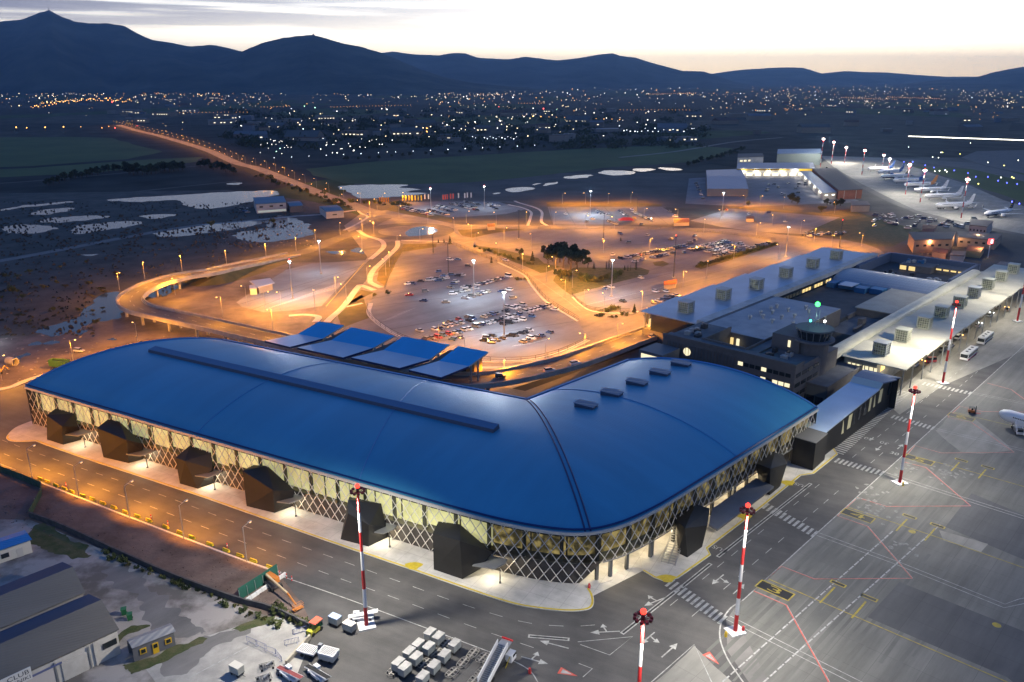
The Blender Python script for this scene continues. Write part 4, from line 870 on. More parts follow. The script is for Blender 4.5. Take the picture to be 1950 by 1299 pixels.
# ================================================================== ENTRANCE CANOPIES behind the terminal
M_CBLUE = ribbed('canopy_blue_sheet', (0.045, 0.40, 0.72), R(-27.7), 1.2, rough=0.5, metal=0.2, strength=0.25)
M_CPALE = ribbed('canopy_pale_sheet', (0.52, 0.58, 0.68), R(-27.7), 1.2, rough=0.5, metal=0.3, strength=0.25)
def Zc(x, y): return 480 + x / 4.239, 590 + y / 4.239
CAN = [((100, 250), (305, 300), (570, 232), (370, 195), (540, 95), (745, 125)), ((365, 305), (735, 385), (975, 308), (640, 245), (800, 140), (1150, 210)),
       ((800, 385), (1190, 470), (1430, 400), (1060, 325), (1215, 215), (1595, 280)), ((1265, 485), (1525, 545), (1750, 455), (1510, 412), (1665, 293), (1910, 340))]
ORD = ('leftmost', 'second from the left', 'third from the left', 'rightmost')
for k, (a, b_, c, d, e, f) in enumerate(CAN):
    ZF, ZM, ZB = 13.0, 12.4, 15.6
    A_, B_, C_, D_, E_, F_ = G(*Zc(*a), ZF), G(*Zc(*b_), ZF), G(*Zc(*c), ZM), G(*Zc(*d), ZM), G(*Zc(*e), ZB), G(*Zc(*f), ZB)
    cen = (A_ + B_ + C_ + D_) / 4
    r = thing('entrance_canopy', 'pale fronted entrance canopy with bright blue rear slope, %s of the four' % ORD[k] if k else 'narrow leftmost entrance canopy of the four behind the terminal, bright blue rear slope', 'canopy', (cen.x, cen.y, 0), group='blue entrance canopies behind the terminal')
    dn = Vector((0, 0, -0.7))
    MB().add([A_, B_, C_, D_], [(0, 1, 2, 3)]).build('front_roof', M_CPALE, r)
    MB().add([D_, C_, F_, E_], [(0, 1, 2, 3)]).build('rear_roof', M_CBLUE, r)
    MB().add([A_, B_, C_, D_] + [p + dn for p in (A_, B_, C_, D_)], [(0, 4, 5, 1), (7, 6, 5, 4), (1, 5, 6, 2), (3, 7, 4, 0)]).build('fascia', M_ROOFN, r)
    side = mat('canopy_soffit', (0.50, 0.44, 0.36), 0.7)
    MB().add([D_, C_, F_, E_] + [C_ + dn, D_ + dn, F_ + Vector((0, 0, -.4)), E_ + Vector((0, 0, -.4))], [(1, 4, 6, 2), (0, 3, 7, 5), (2, 6, 7, 3), (5, 7, 6, 4)]).build('soffit', side, r)
    for p, q in ((D_, E_), (C_, F_)):
        for t_ in (.45, .1): x = p.lerp(q, t_); MB().tube((x.x, x.y, 0.0), (x.x, x.y, x.z - 0.5), 0.35, n=10).build('column', M_GREYM, r)
    if k < 3:
        n_ = CAN[k + 1]; g1, g2, g3, g4 = B_, G(*Zc(*n_[0]), ZF), G(*Zc(*n_[3]), ZM), C_
        lo = Vector((0, 0, -0.9)); MB().add([g1 + lo, g2 + lo, g3 + lo, g4 + lo, F_ + lo * 2.2, G(*Zc(*n_[4]), ZB) + lo * 2.2], [(0, 1, 2, 3), (3, 2, 5, 4)]).build('link_roof', mat('brown_link_roof', (0.14, 0.11, 0.10), 0.7), r)
# dark service block beside the last canopy
c = G(*Zc(1730, 610), 0); r = tag(MB().box((c.x, c.y, 0), (7, 6, 11.4), R(-28), z0=0).build('service_block', mat('ochre_wall', (0.42, 0.30, 0.13), 0.8)), 'small square ochre service block beside the last entrance canopy', 'building') if False else None
sb = thing('service_block', 'dark boxy lift block with an ochre side beside the last entrance canopy', 'building', (c.x, c.y, 0), R(-28))
MB().box((-2.0, 0, 0), (7.4, 5.5, 10.6), z0=0).build('body', mat('dark_block', (0.05, 0.05, 0.05), 0.6), sb, local=True)
MB().box((3.4, 0, 0), (3.3, 5.7, 10.9), z0=0).build('stair_core', mat('ochre_wall', (0.40, 0.28, 0.12), 0.8), sb, local=True)
# ================================================================== VIADUCT
vp = [(-9999, 0)]
VP = [(560, 485, 0.05), (500, 497.5, 0.5), (470, 503, 1.7), (430, 511.5, 3.4), (400, 518.5, 4.6), (349, 526, 5.4), (297, 540, 5.8), (262.5, 556, 6), (248, 570, 6), (254, 581, 6), (273, 590, 6), (308, 598, 6), (400, 618, 6), (470, 634, 6), (560, 655, 6.2), (680, 688, 6.2), (800, 715, 6.2), (880, 725, 6.2), (950, 720, 6.1), (1020, 706, 5.8), (1090, 688, 5.0), (1150, 667, 3.8), (1200, 648, 2.4), (1240, 634, 1.3), (1290, 614, 0.4)]
VC = cat([G(x, y, z) for x, y, z in VP], 10); VC = resample(VC, 3.0)
viad = thing('viaduct', 'curved concrete ramp road on round piers, sweeping round behind the terminal', 'viaduct', tuple(VC[60]))
wd = 10.5
def wide(i): return wd + (0 if i < 60 else min(6.0, (i - 60) * 0.12))
MB().wallstrip(VC, wd + 1.6, 0.9, z=-0.9).build('deck', M_CONC, viad)
MB().ribbon(VC, wd, 0, 0.03).build('carriageway', M_ROAD, viad)
for sd in (-1, 1):
    MB().wallstrip(VC, 0.42, 0.95, off=sd * (wd / 2 + 0.55), z=0.0).build('parapet', M_CONC, viad)
    b = MB(); P = [p for p in VC]; N = normals2(P)
    rr = [Vector((p.x + n.x * sd * (wd / 2 + .55), p.y + n.y * sd * (wd / 2 + .55), p.z + 1.25)) for p, n in zip(P, N)]
    for p, q in zip(rr, rr[1:]): b.tube(p, q, 0.05, n=4, cap=False)
    b.build('handrail', M_GREYM, viad)
b = MB(); b.ribbon(VC, 0.14, wd / 2 - .4, 0.045); b.ribbon(VC, 0.14, -wd / 2 + .4, 0.045)
for i in range(0, len(VC) - 1, 3): b.ribbon([VC[i], VC[i + 1]], 0.13, 0, 0.045)
b.build('lane_marking', M_WHITE, viad)
for i in range(20, len(VC) - 40, 6):
    p = VC[i]; n = normals2(VC)[i]
    if p.z < 3.2: continue
    b = MB()
    for k in (-2.8, 2.8): b.tube((p.x + n.x * k, p.y + n.y * k, 0), (p.x + n.x * k, p.y + n.y * k, p.z - 0.85), 0.65, n=10)
    b.box((p.x, p.y, 0), (1.3, 8.6, 0.6), math.atan2(n.y, n.x) - R(90), z0=p.z - 1.48)
    b.build('pier', M_CONC, viad)
emb = VC[:30]; Ne = normals2(emb); V_ = []; F_ = []
for i, (p, n) in enumerate(zip(emb, Ne)):
    k = max(0.0, min(p.z - 0.95, (29 - i) * .9)); w1 = wd / 2 + 1.2; w0 = w1 + k * 1.7 + .3
    for w, z in ((w0, 0.0), (w1, k), (-w1, k), (-w0, 0.0)): V_.append((p.x + n.x * w, p.y + n.y * w, z + .03))
for i in range(29):
    for c in range(3): a = i * 4 + c; F_.append((a, a + 4, a + 5, a + 1))
struct(MB().add(V_, F_).build('embankment', M_DRYG))
# ================================================================== OLD TERMINAL (in its own grid: s along the apron, t towards it)
old = thing('old_terminal', 'older grey terminal with rows of glass roof cubes, control tower and pale apron canopies', 'airport terminal', tuple(ST(70, 55)), AX)
def SB(mb, s0, s1, t0, t1, z0, z1):
    c = ST((s0 + s1) / 2, (t0 + t1) / 2); return mb.box((c.x, c.y, 0), (abs(s1 - s0), abs(t1 - t0), z1 - z0), AX, z0=z0)
M_WROOF = mat('grey_blue_roof', (0.42, 0.47, 0.55), 0.42, 0.2, var=0.10, vscale=0.08)
M_CREAM = mat('cream_roof', (0.46, 0.44, 0.36), 0.6, 0.0, var=0.12, vscale=0.12)
M_OWALL = mat('grey_office_wall', (0.115, 0.108, 0.110), 0.75, var=0.12, vscale=0.4)
M_OROOF = mat('flat_roof_felt', (0.085, 0.092, 0.105), 0.8, col2=(0.15, 0.155, 0.165), vscale=0.15, detail=8)
M_DROOF = mat('dark_flat_roof', (0.035, 0.038, 0.045), 0.75, col2=(0.06, 0.062, 0.07), vscale=0.2)
M_WARMW = glow('warm_window', (1.0, 0.72, 0.28), 1.0); M_PALEW = glow('pale_window', (1.0, 0.88, 0.55), 1.1)
def slab(mb, q):                      # q: four (s,t,z) corners of a tilted sheet 0.5 thick
    P = [ST(*p) for p in q]; D = [p - Vector((0, 0, 0.45)) for p in P]
    return mb.add(P + D, [(0, 1, 2, 3), (7, 6, 5, 4), (0, 4, 5, 1), (1, 5, 6, 2), (2, 6, 7, 3), (3, 7, 4, 0)])
def flip(mb): mb.f = [f[::-1] for f in mb.f]; return mb
# six sheds of the landside canopy
SEAM = [0, 27.5, 58.5, 89, 119.5, 150, 181]
for a, b_ in zip(SEAM, SEAM[1:]):
    m_ = MB(); slab(m_, [(a, 0, 12.0), (a, 27, 12.0), (b_ + .6, 27, 12.9), (b_ + .6, 0, 12.9)]); flip(m_).build('landside_roof', M_WROOF, old)
SB(MB(), 0, 181, 26.9, 31, 11.6, 13.5).build('gutter_beam', mat('pale_beam', (0.42, 0.42, 0.42), 0.6, var=0.15, vscale=.3), old)
M_CUBE = mat('cube_frame', (0.34, 0.36, 0.38), 0.5, 0.4)
def cube(c, z, size, h, rz, parent, frame, glowm, pane_n=5):
    """glass roof cube: frame, gridded panes"""
    b = MB(); hs = size / 2
    for dx in (-hs, hs):
        for dy in (-hs, hs): b.box((dx, dy, 0), (0.32, 0.32, h), 0, z0=0)
    for zz in (0, h - .3):
        for k in (-hs, hs): b.box((0, k, 0), (size + .32, 0.32, 0.32), 0, z0=zz); b.box((k, 0, 0), (0.32, size - .32, 0.318), 0, z0=zz + .001)
    b.box((0, 0, 0), (size + .6, size + .6, 0.22), 0, z0=h + .02)
    for j in range(1, pane_n):
        u = -hs + size * j / pane_n; zz = h * j / pane_n
        for k in (-hs, hs): b.box((u, k, 0), (0.12, 0.12, h - .6), 0, z0=.3); b.box((k, u, 0), (0.12, 0.12, h - .6), 0, z0=.3); b.box((0, k, 0), (size - .3, 0.13, 0.12), 0, z0=zz); b.box((k, 0, 0), (0.13, size - .3, 0.12), 0, z0=zz)
    m4 = Matrix.LocRotScale(Vector((c.x, c.y, z)), Vector((0, 0, rz)) and None, None) if False else Matrix.Translation((c.x, c.y, z)) @ Matrix.Rotation(rz, 4, 'Z')
    b.v = [m4 @ v for v in b.v]; o = b.build('roof_cube', frame, parent)
    g = MB().box((0, 0, 0), (size - .5, size - .5, h - .4), 0, z0=.2); g.v = [m4 @ v for v in g.v]; g.build('panes', glowm, o)
mc = glow('cube_glass', (0.60, 0.62, 0.34), 0.2); nt = mc.node_tree; bs = nt.nodes['Principled BSDF']; bs.inputs['Base Color'].default_value = (0.10, 0.11, 0.10, 1); bs.inputs['Roughness'].default_value = 0.25
ge = nt.nodes.new('ShaderNodeNewGeometry'); no = nt.nodes.new('ShaderNodeTexNoise'); no.inputs['Scale'].default_value = 0.9; no.inputs['Detail'].default_value = 3; nt.links.new(ge.outputs['Position'], no.inputs['Vector'])
mr = nt.nodes.new('ShaderNodeMapRange'); mr.inputs[1].default_value = 0.4; mr.inputs[2].default_value = 0.7; mr.inputs[3].default_value = 0.01; mr.inputs[4].default_value = 0.26; nt.links.new(no.outputs['Fac'], mr.inputs[0]); nt.links.new(mr.outputs[0], bs.inputs['Emission Strength'])
for q in ((1306, 594), (1377, 569), (1440, 549), (1496, 527), (1547, 509), (1592, 493)): cube(G(q[0], q[1], 12.6), 12.5, 4.7, 4.7, AX, old, M_CUBE, mc)
# apron canopy sheds with cubes
SR = [7, 28.8, 51.1, 73.6, 96, 118.8, 142, 163.2, 186, 209]
for a, b_ in zip(SR, SR[1:]):
    m_ = MB(); slab(m_, [(a, 81.6, 10.0), (a, 105, 10.0), (b_ + .5, 105, 10.7), (b_ + .5, 81.6, 10.7)]); flip(m_).build('apron_roof', M_CREAM, old)
    for s in (a + 1, (a + b_) / 2):
        MB().tube(ST(s, 104, 0.05), ST(s, 104, 10), 0.22, n=8).build('canopy_post', M_GREYM, old)
M_CUBE2 = mat('cube_frame_pale', (0.44, 0.45, 0.38), 0.5, 0.2)
for q in ((620, 945), (820, 820), (1022, 700), (1180, 600), (1350, 505), (1482, 415), (1612, 335), (1735, 262), (1845, 192)):
    c = G(1550 + q[0] / 4.875, 480 + q[1] / 4.875, 10.5); cube(c, 10.5, 4.3, 4.5, AX, old, M_CUBE2 if q[0] not in (620, 1482) else M_CUBE, mc)
# the lower walls, spine and end frames
SB(MB(), 0, 182, 77.6, 81.5, 0, 9.6).build('spine_wall', M_OWALL, old)
m_ = MB(); P = []
for s in (0.5, 182):
    P.append([ST(s, 79.9 + 2.5 * math.cos(a), 10.9 + 1.2 * math.sin(a)) for a in [math.pi * k / 8 for k in range(9)]] + [ST(s, 77.2, 9.6), ST(s, 82.6, 9.6)])
m_.loft(P).build('spine_roof', mat('spine_cream', (0.46, 0.45, 0.37), 0.55, 0.1, var=0.1, vscale=.2), old)
SB(MB(), 12, 182, 82.7, 83.1, 8.6, 9.9).build('spine_gutter', M_DKM, old)
SB(MB(), 1, 181, 0.8, 26.5, 0, 4.4).build('landside_hall', M_OWALL, old)
SB(MB(), 0.5, 180, 5, 26.8, 4.4, 11.5).build('landside_glazing', M_DGLASS, old)
for s in range(3, 180, 10): MB().box(tuple(ST(s, 4.7))[:2] + (0,), (7.0, 0.2, 3.4), AX, z0=6).build('lit_window', M_WARMW if s % 20 == 3 else M_PALEW, old)
MB().tube(ST(1.5, 1.5, 0), ST(1.5, 1.5, 12), 0.3, n=8).build('canopy_post', M_GREYM, old)
for s in (30, 60, 90, 120, 150): MB().tube(ST(s, 1.5, 0), ST(s, 1.5, 12), 0.3, n=8).build('canopy_post', M_GREYM, old)
# apron hall under the canopy: lit openings
SB(MB(), 8, 205, 83.5, 95, 0, 9.2).build('apron_hall', mat('apron_hall_wall', (0.34, 0.33, 0.29), 0.7, var=.15, vscale=.3), old)
for k in range(7): MB().box(tuple(ST(7.8, 85.5 + k * 1.55))[:2] + (0,), (0.1, 1.0 + 0.2 * (k % 2), 3.0), AX, z0=4.8).build('lit_window', M_PALEW, old)
for k in range(16): MB().box(tuple(ST(14 + k * 11.5, 95.1))[:2] + (0,), (4.0, 0.1, 2.6), AX, z0=5.5).build('lit_window', M_PALEW if k % 3 else M_WARMW, old)
# vaulted hall across
m_ = MB(); P = []
for t in (31.2, 77.8): P.append([ST(121 + 14.5 + 14.5 * math.cos(a) * -1, t, 9.0 + 3.4 * math.sin(a)) for a in [math.pi * k / 12 for k in range(13)]] + [ST(150, t, 0), ST(121, t, 0)])
m_.loft(P).build('vault_roof', ribbed('vault_sheet', (0.27, 0.31, 0.37), AX - R(90), 1.5, rough=0.45, metal=0.4), old)
# end court with plant and lit windows
for q in ((150.5, 198, 31, 33, 0, 12), (196, 198.5, 33, 78, 0, 12), (150.5, 198, 76.2, 77.5, 0, 12)): SB(MB(), *q).build('parapet_wall', mat('navy_parapet', (0.10, 0.13, 0.20), 0.7), old)
SB(MB(), 151, 196, 33, 76.2, 0, 7.0).build('court_roof', M_DROOF, old)
SB(MB(), 178, 190, 44, 60, 7, 10.4).build('plant_room', M_OWALL, old)
for q in ((177.9, 46), (177.9, 50.5)): MB().box(tuple(ST(*q))[:2] + (0,), (0.1, 3.2, 2.2), AX, z0=7.5).build('lit_window', M_WARMW, old)
SB(MB(), 184, 193, 60.5, 75.5, 7, 10.0).build('plant_room', M_OWALL, old)
for k in range(4): MB().box(tuple(ST(183.9, 62 + k * 3.6))[:2] + (0,), (0.1, 2.6, 0.8), AX, z0=8.6).build('lit_window', M_WARMW, old)
rp_ = random.Random(4)
def plant(s, t, z, n, ss, st_, mats_):
    for i in range(n):
        a, b_ = s + rp_.uniform(-ss, ss), t + rp_.uniform(-st_, st_); w, d, h = rp_.uniform(1, 2.6), rp_.uniform(1, 2.2), rp_.uniform(.8, 1.9)
        m_ = MB(); c = ST(a, b_); m_.box((c.x, c.y, 0), (w, d, h), AX, z0=z); m_.tube((c.x, c.y, z + h), (c.x, c.y, z + h + .25), min(w, d) * .36, n=10); m_.build('air_handler', rp_.choice(mats_), old)
M_AC = mat('air_handler_grey', (0.36, 0.37, 0.38), 0.5, 0.3); M_ACB = mat('air_handler_blue', (0.03, 0.14, 0.30), 0.5, 0.2)
plant(164, 52, 7, 10, 6, 14, [M_AC, M_DKM]); plant(165, 70, 7, 6, 5, 4, [M_AC]); plant(186, 52, 10.4, 7, 3, 6, [M_AC, M_ACB])
# dark roof, blue plant, cream block
SB(MB(), 56, 121, 31, 61, 0, 8.0).build('dark_roof', M_DROOF, old)
for q in ((110, 118, 33, 37), (112, 119.5, 38, 46), (109, 115, 47, 52), (112, 118, 53, 59)): SB(MB(), *q, 8, 10.4).build('blue_plant', M_ACB, old)
SB(MB(), 108, 117, 39.5, 46, 10.45, 10.7).build('plant_cover', M_WROOF, old)
SB(MB(), 52, 121, 30.9, 31.3, 8, 11.6).build('clerestory', M_DGLASS, old)
for k in range(20):
    MB().box(tuple(ST(55 + k * 3.3, 31.45))[:2] + (0,), (2.4, 0.12, 1.5), AX, z0=9.0).build('lit_window', M_WARMW if k > 9 and k % 4 != 1 else mat('dim_window', (0.20, 0.17, 0.10), 0.3), old)
SB(MB(), 76.5, 119, 61, 76.2, 0, 9.6).build('cream_block', M_OWALL, old)
m_ = MB(); slab(m_, [(75.5, 60.4, 10.1), (75.5, 76.6, 10.1), (119.6, 76.6, 10.3), (119.6, 60.4, 10.3)]); flip(m_).build('cream_block_roof', mat('mid_cream_roof', (0.32, 0.31, 0.27), 0.7, var=.12, vscale=.15), old)
SB(MB(), 45, 76, 61, 77.6, 0, 6.4).build('low_block', M_OROOF, old)
for q in ((60, 64, 68, 70, 6.4, 9.5), (66, 74, 60.8, 61.6, 6.4, 8.4), (50, 58, 70, 71, 6.4, 8.0)): SB(MB(), *q).build('roof_screen', M_OWALL, old)
# main flat roof with turbine vents
SB(MB(), -5.5, 56, 31, 62, 0, 13.4).build('main_block', M_OWALL, old)
P = [ST(*q, 13.55) for q in ((-5.5, 33), (-5.5, 62), (55.5, 62), (55.5, 33))]; MB().prism([(p.x, p.y) for p in P], 13.4, 13.6).build('main_roof', mat('pale_flat_roof', (0.26, 0.28, 0.31), 0.8, col2=(0.38, 0.39, 0.42), vscale=.12), old)
for q in ((15, 42), (20, 45), (24, 42), (28, 45), (33, 42), (36, 48), (24, 51), (29, 54), (16, 51), (40, 55), (44, 52), (38, 42), (19, 58)):
    c = ST(*q); m_ = MB(); m_.tube((c.x, c.y, 13.6), (c.x, c.y, 14.5), 0.45, n=10); m_.ball((c.x, c.y, 15.0), 0.85, 10, 6, .8); m_.build('turbine_vent', M_AC, old)
# office block round its courtyard
SB(MB(), -32, -26.5, 32, 83, 0, 15.6).build('office_wing', M_OWALL, old)
SB(MB(), -26.5, -5.5, 32, 45, 0, 14.8).build('office_wing', M_OWALL, old)
SB(MB(), -26.5, -5.5, 61.8, 66, 0, 14.8).build('office_wing', M_OWALL, old)
SB(MB(), -26.5, 2, 66, 83, 0, 14.2).build('office_wing', M_OWALL, old)
for q in ((-31.6, -26.9, 32.4, 82.6, 15.61, 15.7), (-26.4, -6, 32.4, 44.6, 14.81, 14.9), (-26.4, -14.5, 66.4, 82.6, 14.21, 14.3), (-26.4, -6, 62.2, 66, 14.81, 14.9)): SB(MB(), *q).build('roof_felt', M_OROOF, old)
for q in ((-32.2, -31.7, 32, 83.2, 15.6, 16.5), (-26.9, -26.4, 45, 62, 15.6, 16.3), (-31.7, -26, 82.7, 83.2, 15.6, 16.5), (-26.4, -14.5, 82.7, 83.2, 14.2, 15.2), (-26.9, -5.5, 44.7, 45.2, 14.8, 15.7), (-26.4, -5.5, 61.6, 62.0, 14.8, 15.7)): SB(MB(), *q).build('parapet_wall', M_OWALL, old)
plant(-18, 38, 14.9, 8, 6, 3.5, [M_AC, M_AC, M_DKM]); plant(-21, 74, 14.3, 5, 3, 5, [M_AC, M_DKM]); plant(12, 72, 6.5, 9, 8, 4, [M_AC]); plant(-2, 74, 14.2, 6, 3, 4, [M_AC])
SB(MB(), -26.4, -5.6, 45.2, 61.6, 0, 5).build('court_floor', M_DROOF, old)
for q, m_ in (((-7, 46.5), M_WARMW), ((-7, 49), M_PALEW), ((-7, 57), mat('dim_window', (0.2, .17, .1)))): MB().box(tuple(ST(*q))[:2] + (0,), (0.6, 1.0, 5.0), AX, z0=7).build('lit_window', m_, old)
rw = random.Random(21)
for zz in (11.6, 8.2, 4.8):                                   # storeys of the office front
    for k in range(9):
        t = 63.5 + k * 2.15; on = rw.random() < 0.26
        MB().box(tuple(ST(-32.06, t))[:2] + (0,), (0.12, 1.75, 1.3), AX, z0=zz).build('lit_window' if on else 'window', M_PALEW if on else M_DGLASS, old)
    for k in range(4):
        s = -29.5 + k * 4.6; MB().box(tuple(ST(s, 83.06))[:2] + (0,), (3.6, 0.12, 1.3), AX, z0=zz).build('window', M_DGLASS, old)
m_ = MB()
for k in range(22): m_.box(tuple(ST(-32.1, 34 + k * 1.3))[:2] + (0,), (0.22, 0.16, 13), AX, z0=1)
m_.build('facade_fins', mat('brown_fins', (0.10, 0.085, 0.08), 0.7), old)
mr_ = MB(); c = ST(-32.15, 42.5); P = [c + Vector((*(E2 * (1.5 * math.cos(a))), 11.6 + 1.5 * math.sin(a))) for a in [i * math.pi / 8 for i in range(16)]]; mr_.add(P, [tuple(range(16))]).build('round_window', M_PALEW, old)
# entrance box with a big lit window, left of the offices
lb = G(1291, 668, 9); 
SB(MB(), -44, -33, 30, 40, 0, 12.5).build('entrance_box', mat('grey_blue_box', (0.12, 0.13, 0.15), 0.6), old)
m_ = MB(); SB(m_, -44.1, -44.0, 31, 38, 7.6, 11.4); m_.build('lit_window', M_PALEW, old)
# control tower
tw = ST(-10, 75)
SB(MB(), -15, 1, 66, 76, 14.2, 20.0).build('tower_block', M_OWALL, old)
m_ = MB(); c = ST(-9.5, 78.5)
m_.tube((c.x, c.y, 0), (c.x, c.y, 19.0), 5.2, n=24); m_.build('tower_shaft', M_OWALL, old)
MB().tube((c.x, c.y, 19.0), (c.x, c.y, 19.7), 7.0, n=28).build('tower_gallery', mat('gallery_concrete', (0.13, 0.13, 0.14), 0.7), old)
cab = MB().tube((c.x, c.y, 19.7), (c.x, c.y, 22.8), 5.2, 6.0, n=16).build('tower_cab', M_DGLASS, old)
m_ = MB()
for k in range(16):
    a = 2 * math.pi * k / 16; m_.tube((c.x + 5.22 * math.cos(a), c.y + 5.22 * math.sin(a), 19.7), (c.x + 6.04 * math.cos(a), c.y + 6.04 * math.sin(a), 22.8), 0.12, n=4)
m_.build('mullions', M_GREYM, cab)
MB().tube((c.x, c.y, 22.8), (c.x, c.y, 23.4), 6.3, n=24).build('tower_roof', mat('tower_roof', (0.09, 0.11, 0.12), 0.6), old)
m_ = MB()
for dx, dy, h in ((0, 0, 9), (1.5, 1, 6), (-2, 1.5, 7), (2.6, -2, 5), (-3, -2, 5.5)): m_.tube((c.x + dx, c.y + dy, 23.4), (c.x + dx, c.y + dy, 23.4 + h), 0.09, n=6)
for k in range(4): m_.box((c.x, c.y, 0), (2.4, .1, .1), k * .8, z0=26 + k * 1.2)
m_.build('aerial_mast', M_GREYM, old)
bc = MB().ball((c.x, c.y, 31.6), 0.85, 12, 8).build('green_beacon', glow('green_beacon', (0.05, 1.0, 0.12), 6.0), old)
lamp(old, (c.x, c.y, 33.0), 300, (0.1, 1.0, 0.25), 0.3, local=False)
MB().ball((c.x + 2.2, c.y - 2.4, 26.2), 0.45).build('white_beacon', glow('white_beacon', (1, .95, .9), 9), old); MB().ball((c.x - 2.2, c.y - 1, 26.0), 0.45).build('teal_beacon', glow('teal_beacon', (.1, 1, .7), 4), old)
lamp(old, (c.x + 1, c.y - 1, 27.5), 160, (.5, 1.0, .85), 0.3, local=False)
for q in ((-15.2, 72.5, 16.2, 2.4), (-15.2, 78.5, 12.6, 1.2)): MB().box(tuple(ST(q[0], q[1]))[:2] + (0,), (0.15, 0.9, q[3]), AX, z0=q[2]).build('lit_window', M_PALEW, old)
# annex in front of the offices
SB(MB(), -22, 14, 80.2, 90, 0, 7.2).build('annex', mat('annex_wall', (0.13, 0.13, 0.125), 0.6), old)
SB(MB(), -21.5, 13.5, 80.6, 89.6, 7.21, 7.3).build('roof_felt', M_OROOF, old)
SB(MB(), -22.4, -21.9, 80.2, 90, 7.2, 8.0).build('parapet_wall', M_OWALL, old); SB(MB(), -22.4, 14, 90, 90.4, 0, 8.0).build('parapet_wall', M_OWALL, old)
for k in range(3): MB().box(tuple(ST(-22.5, 82 + k * 3))[:2] + (0,), (0.1, 2.6, 2.6), AX, z0=1.2).build('window', M_DGLASS, old)
# ================================================================== LINK CORRIDOR between the two terminals
link = thing('link_corridor', 'long dark corridor with a pale blue roof joining the two terminals', 'building', tuple(ST(-38, 100)), AX)
M_LROOF = mat('link_roof', (0.42, 0.52, 0.66), 0.4, 0.2, var=.06, vscale=.1)
prof_ = [(-59.5, 8.3), (-45, 9.0), (-17.8, 10.0), (-15.2, 11.4), (-9, 11.6), (-5.6, 11.2)]
for (a, za), (b_, zb), mm in zip(prof_, prof_[1:], (M_LROOF, M_LROOF, mat('link_roof_pale', (0.55, 0.55, 0.50), 0.5), mat('link_roof_dark', (0.16, 0.19, 0.26), .5, .2), mat('link_roof_dark', (0.16, 0.19, 0.26)))):
    m_ = MB(); slab(m_, [(a, 95.6, za), (a, 105.2, za), (b_, 105.2 + (2.2 if b_ > -12 else 0), zb), (b_, 95.6, zb)]); flip(m_).build('roof', mm, link)
for t in (95.9, 105.0):
    vs = []
    for a, z in prof_: vs += [ST(a, t, 0), ST(a, t, z - .3)]
    MB().add(vs, [(2 * i, 2 * i + 2, 2 * i + 3, 2 * i + 1) for i in range(len(prof_) - 1)]).build('wall', M_CLAD, link)
MB().add([ST(-5.7, 95.9, 0), ST(-5.7, 107, 0), ST(-5.7, 107, 11), ST(-5.7, 95.9, 11)], [(0, 1, 2, 3)]).build('wall', M_CLAD, link)
rk = random.Random(6)
for k in range(12):
    s = -54 + k * 4.1; z = 8.0 + (s + 60) * .05; m_ = MB()
    w_ = 1.8 if k % 3 else 2.6
    if rk.random() < .75:
        P = [ST(s, 105.08, z - 5.4), ST(s + w_, 105.08, z - 5.4), ST(s + w_ * (1.2 if k % 2 else .3), 105.08, z - .9), ST(s + w_ * .2, 105.08, z - .9)]
        m_.add(P, [(0, 1, 2, 3)]).build('window', glow('link_window', (0.62, 0.58, 0.36), 0.22) if rk.random() < .7 else M_DGLASS, link)
P = []
eb = [ST(-68.3, 100.2), ST(-68.3, 106.6), ST(-59.4, 106.2), ST(-59.4, 96.2)]
m_ = MB(); m_.prism([(p.x, p.y) for p in eb], 0.0, 8.4); m_.build('end_block', M_CLAD, link)
m_ = MB(); m_.prism([(p.x, p.y) for p in eb], 8.42, 8.6); m_.build('end_roof', mat('end_block_roof', (0.12, 0.12, 0.115), .7), link)
# ================================================================== LAMPS AND MASTS
ORDW = ['', 'first', 'second', 'third', 'fourth', 'fifth', 'sixth', 'seventh', 'eighth', 'ninth', 'tenth', 'eleventh', 'twelfth']
def nth(i, n=None, frm='left'):
    if n == 1: return ''
    if i == 0: return 'leftmost'
    if n is not None and i == n - 1: return 'rightmost'
    k = i + 1; w = ORDW[k] if k < len(ORDW) else '%d%s' % (k, 'th' if 10 < k % 100 < 20 else {1: 'st', 2: 'nd', 3: 'rd'}.get(k % 10, 'th'))
    return w + ' from the ' + frm
M_GALV = mat('galvanised_pole', (0.36, 0.37, 0.38), 0.45, 0.5)
M_SOD = glow('sodium_lens', (1.0, 0.52, 0.12), 9.0); M_LED = glow('white_lens', (1.0, 0.97, 0.90), 14.0); M_REDL = glow('red_obstacle_light', (1.0, 0.04, 0.025), 4.0)
def make_street_lamp(h, arm, lens, power, color, name):
    r = thing(name, '', 'street lamp')
    MB().tube((0, 0, 0), (0, 0, h), 0.13, 0.08, n=6).build('pole', M_GALV, r, local=True)
    MB().tube((0, 0, h - .05), (arm, 0, h + .35), 0.06, n=4).build('arm', M_GALV, r, local=True)
    hd = MB().box((arm + .3, 0, 0), (0.95, 0.42, 0.16), 0, z0=h + .28).build('lamp_head', M_GALV, r, local=True)
    MB().ball((arm + .35, 0, h + .22), 0.34, 8, 5, .6).build('lens', lens, hd, local=True)
    l_ = lamp(r, (arm + .35, 0, h - .25), power, color, 0.25); batwing(l_.data)
    return r
sod = make_street_lamp(9.0, 1.8, M_SOD, 7800, SODIUM, 'street_lamp')
sod_used = [False]
hwl = make_street_lamp(9.0, 1.8, M_SOD, 2400, SODIUM, 'street_lamp'); hw_used = [False]
def clone(proto, used):
    if not used[0]: used[0] = True; return proto
    return copy_tree(proto)
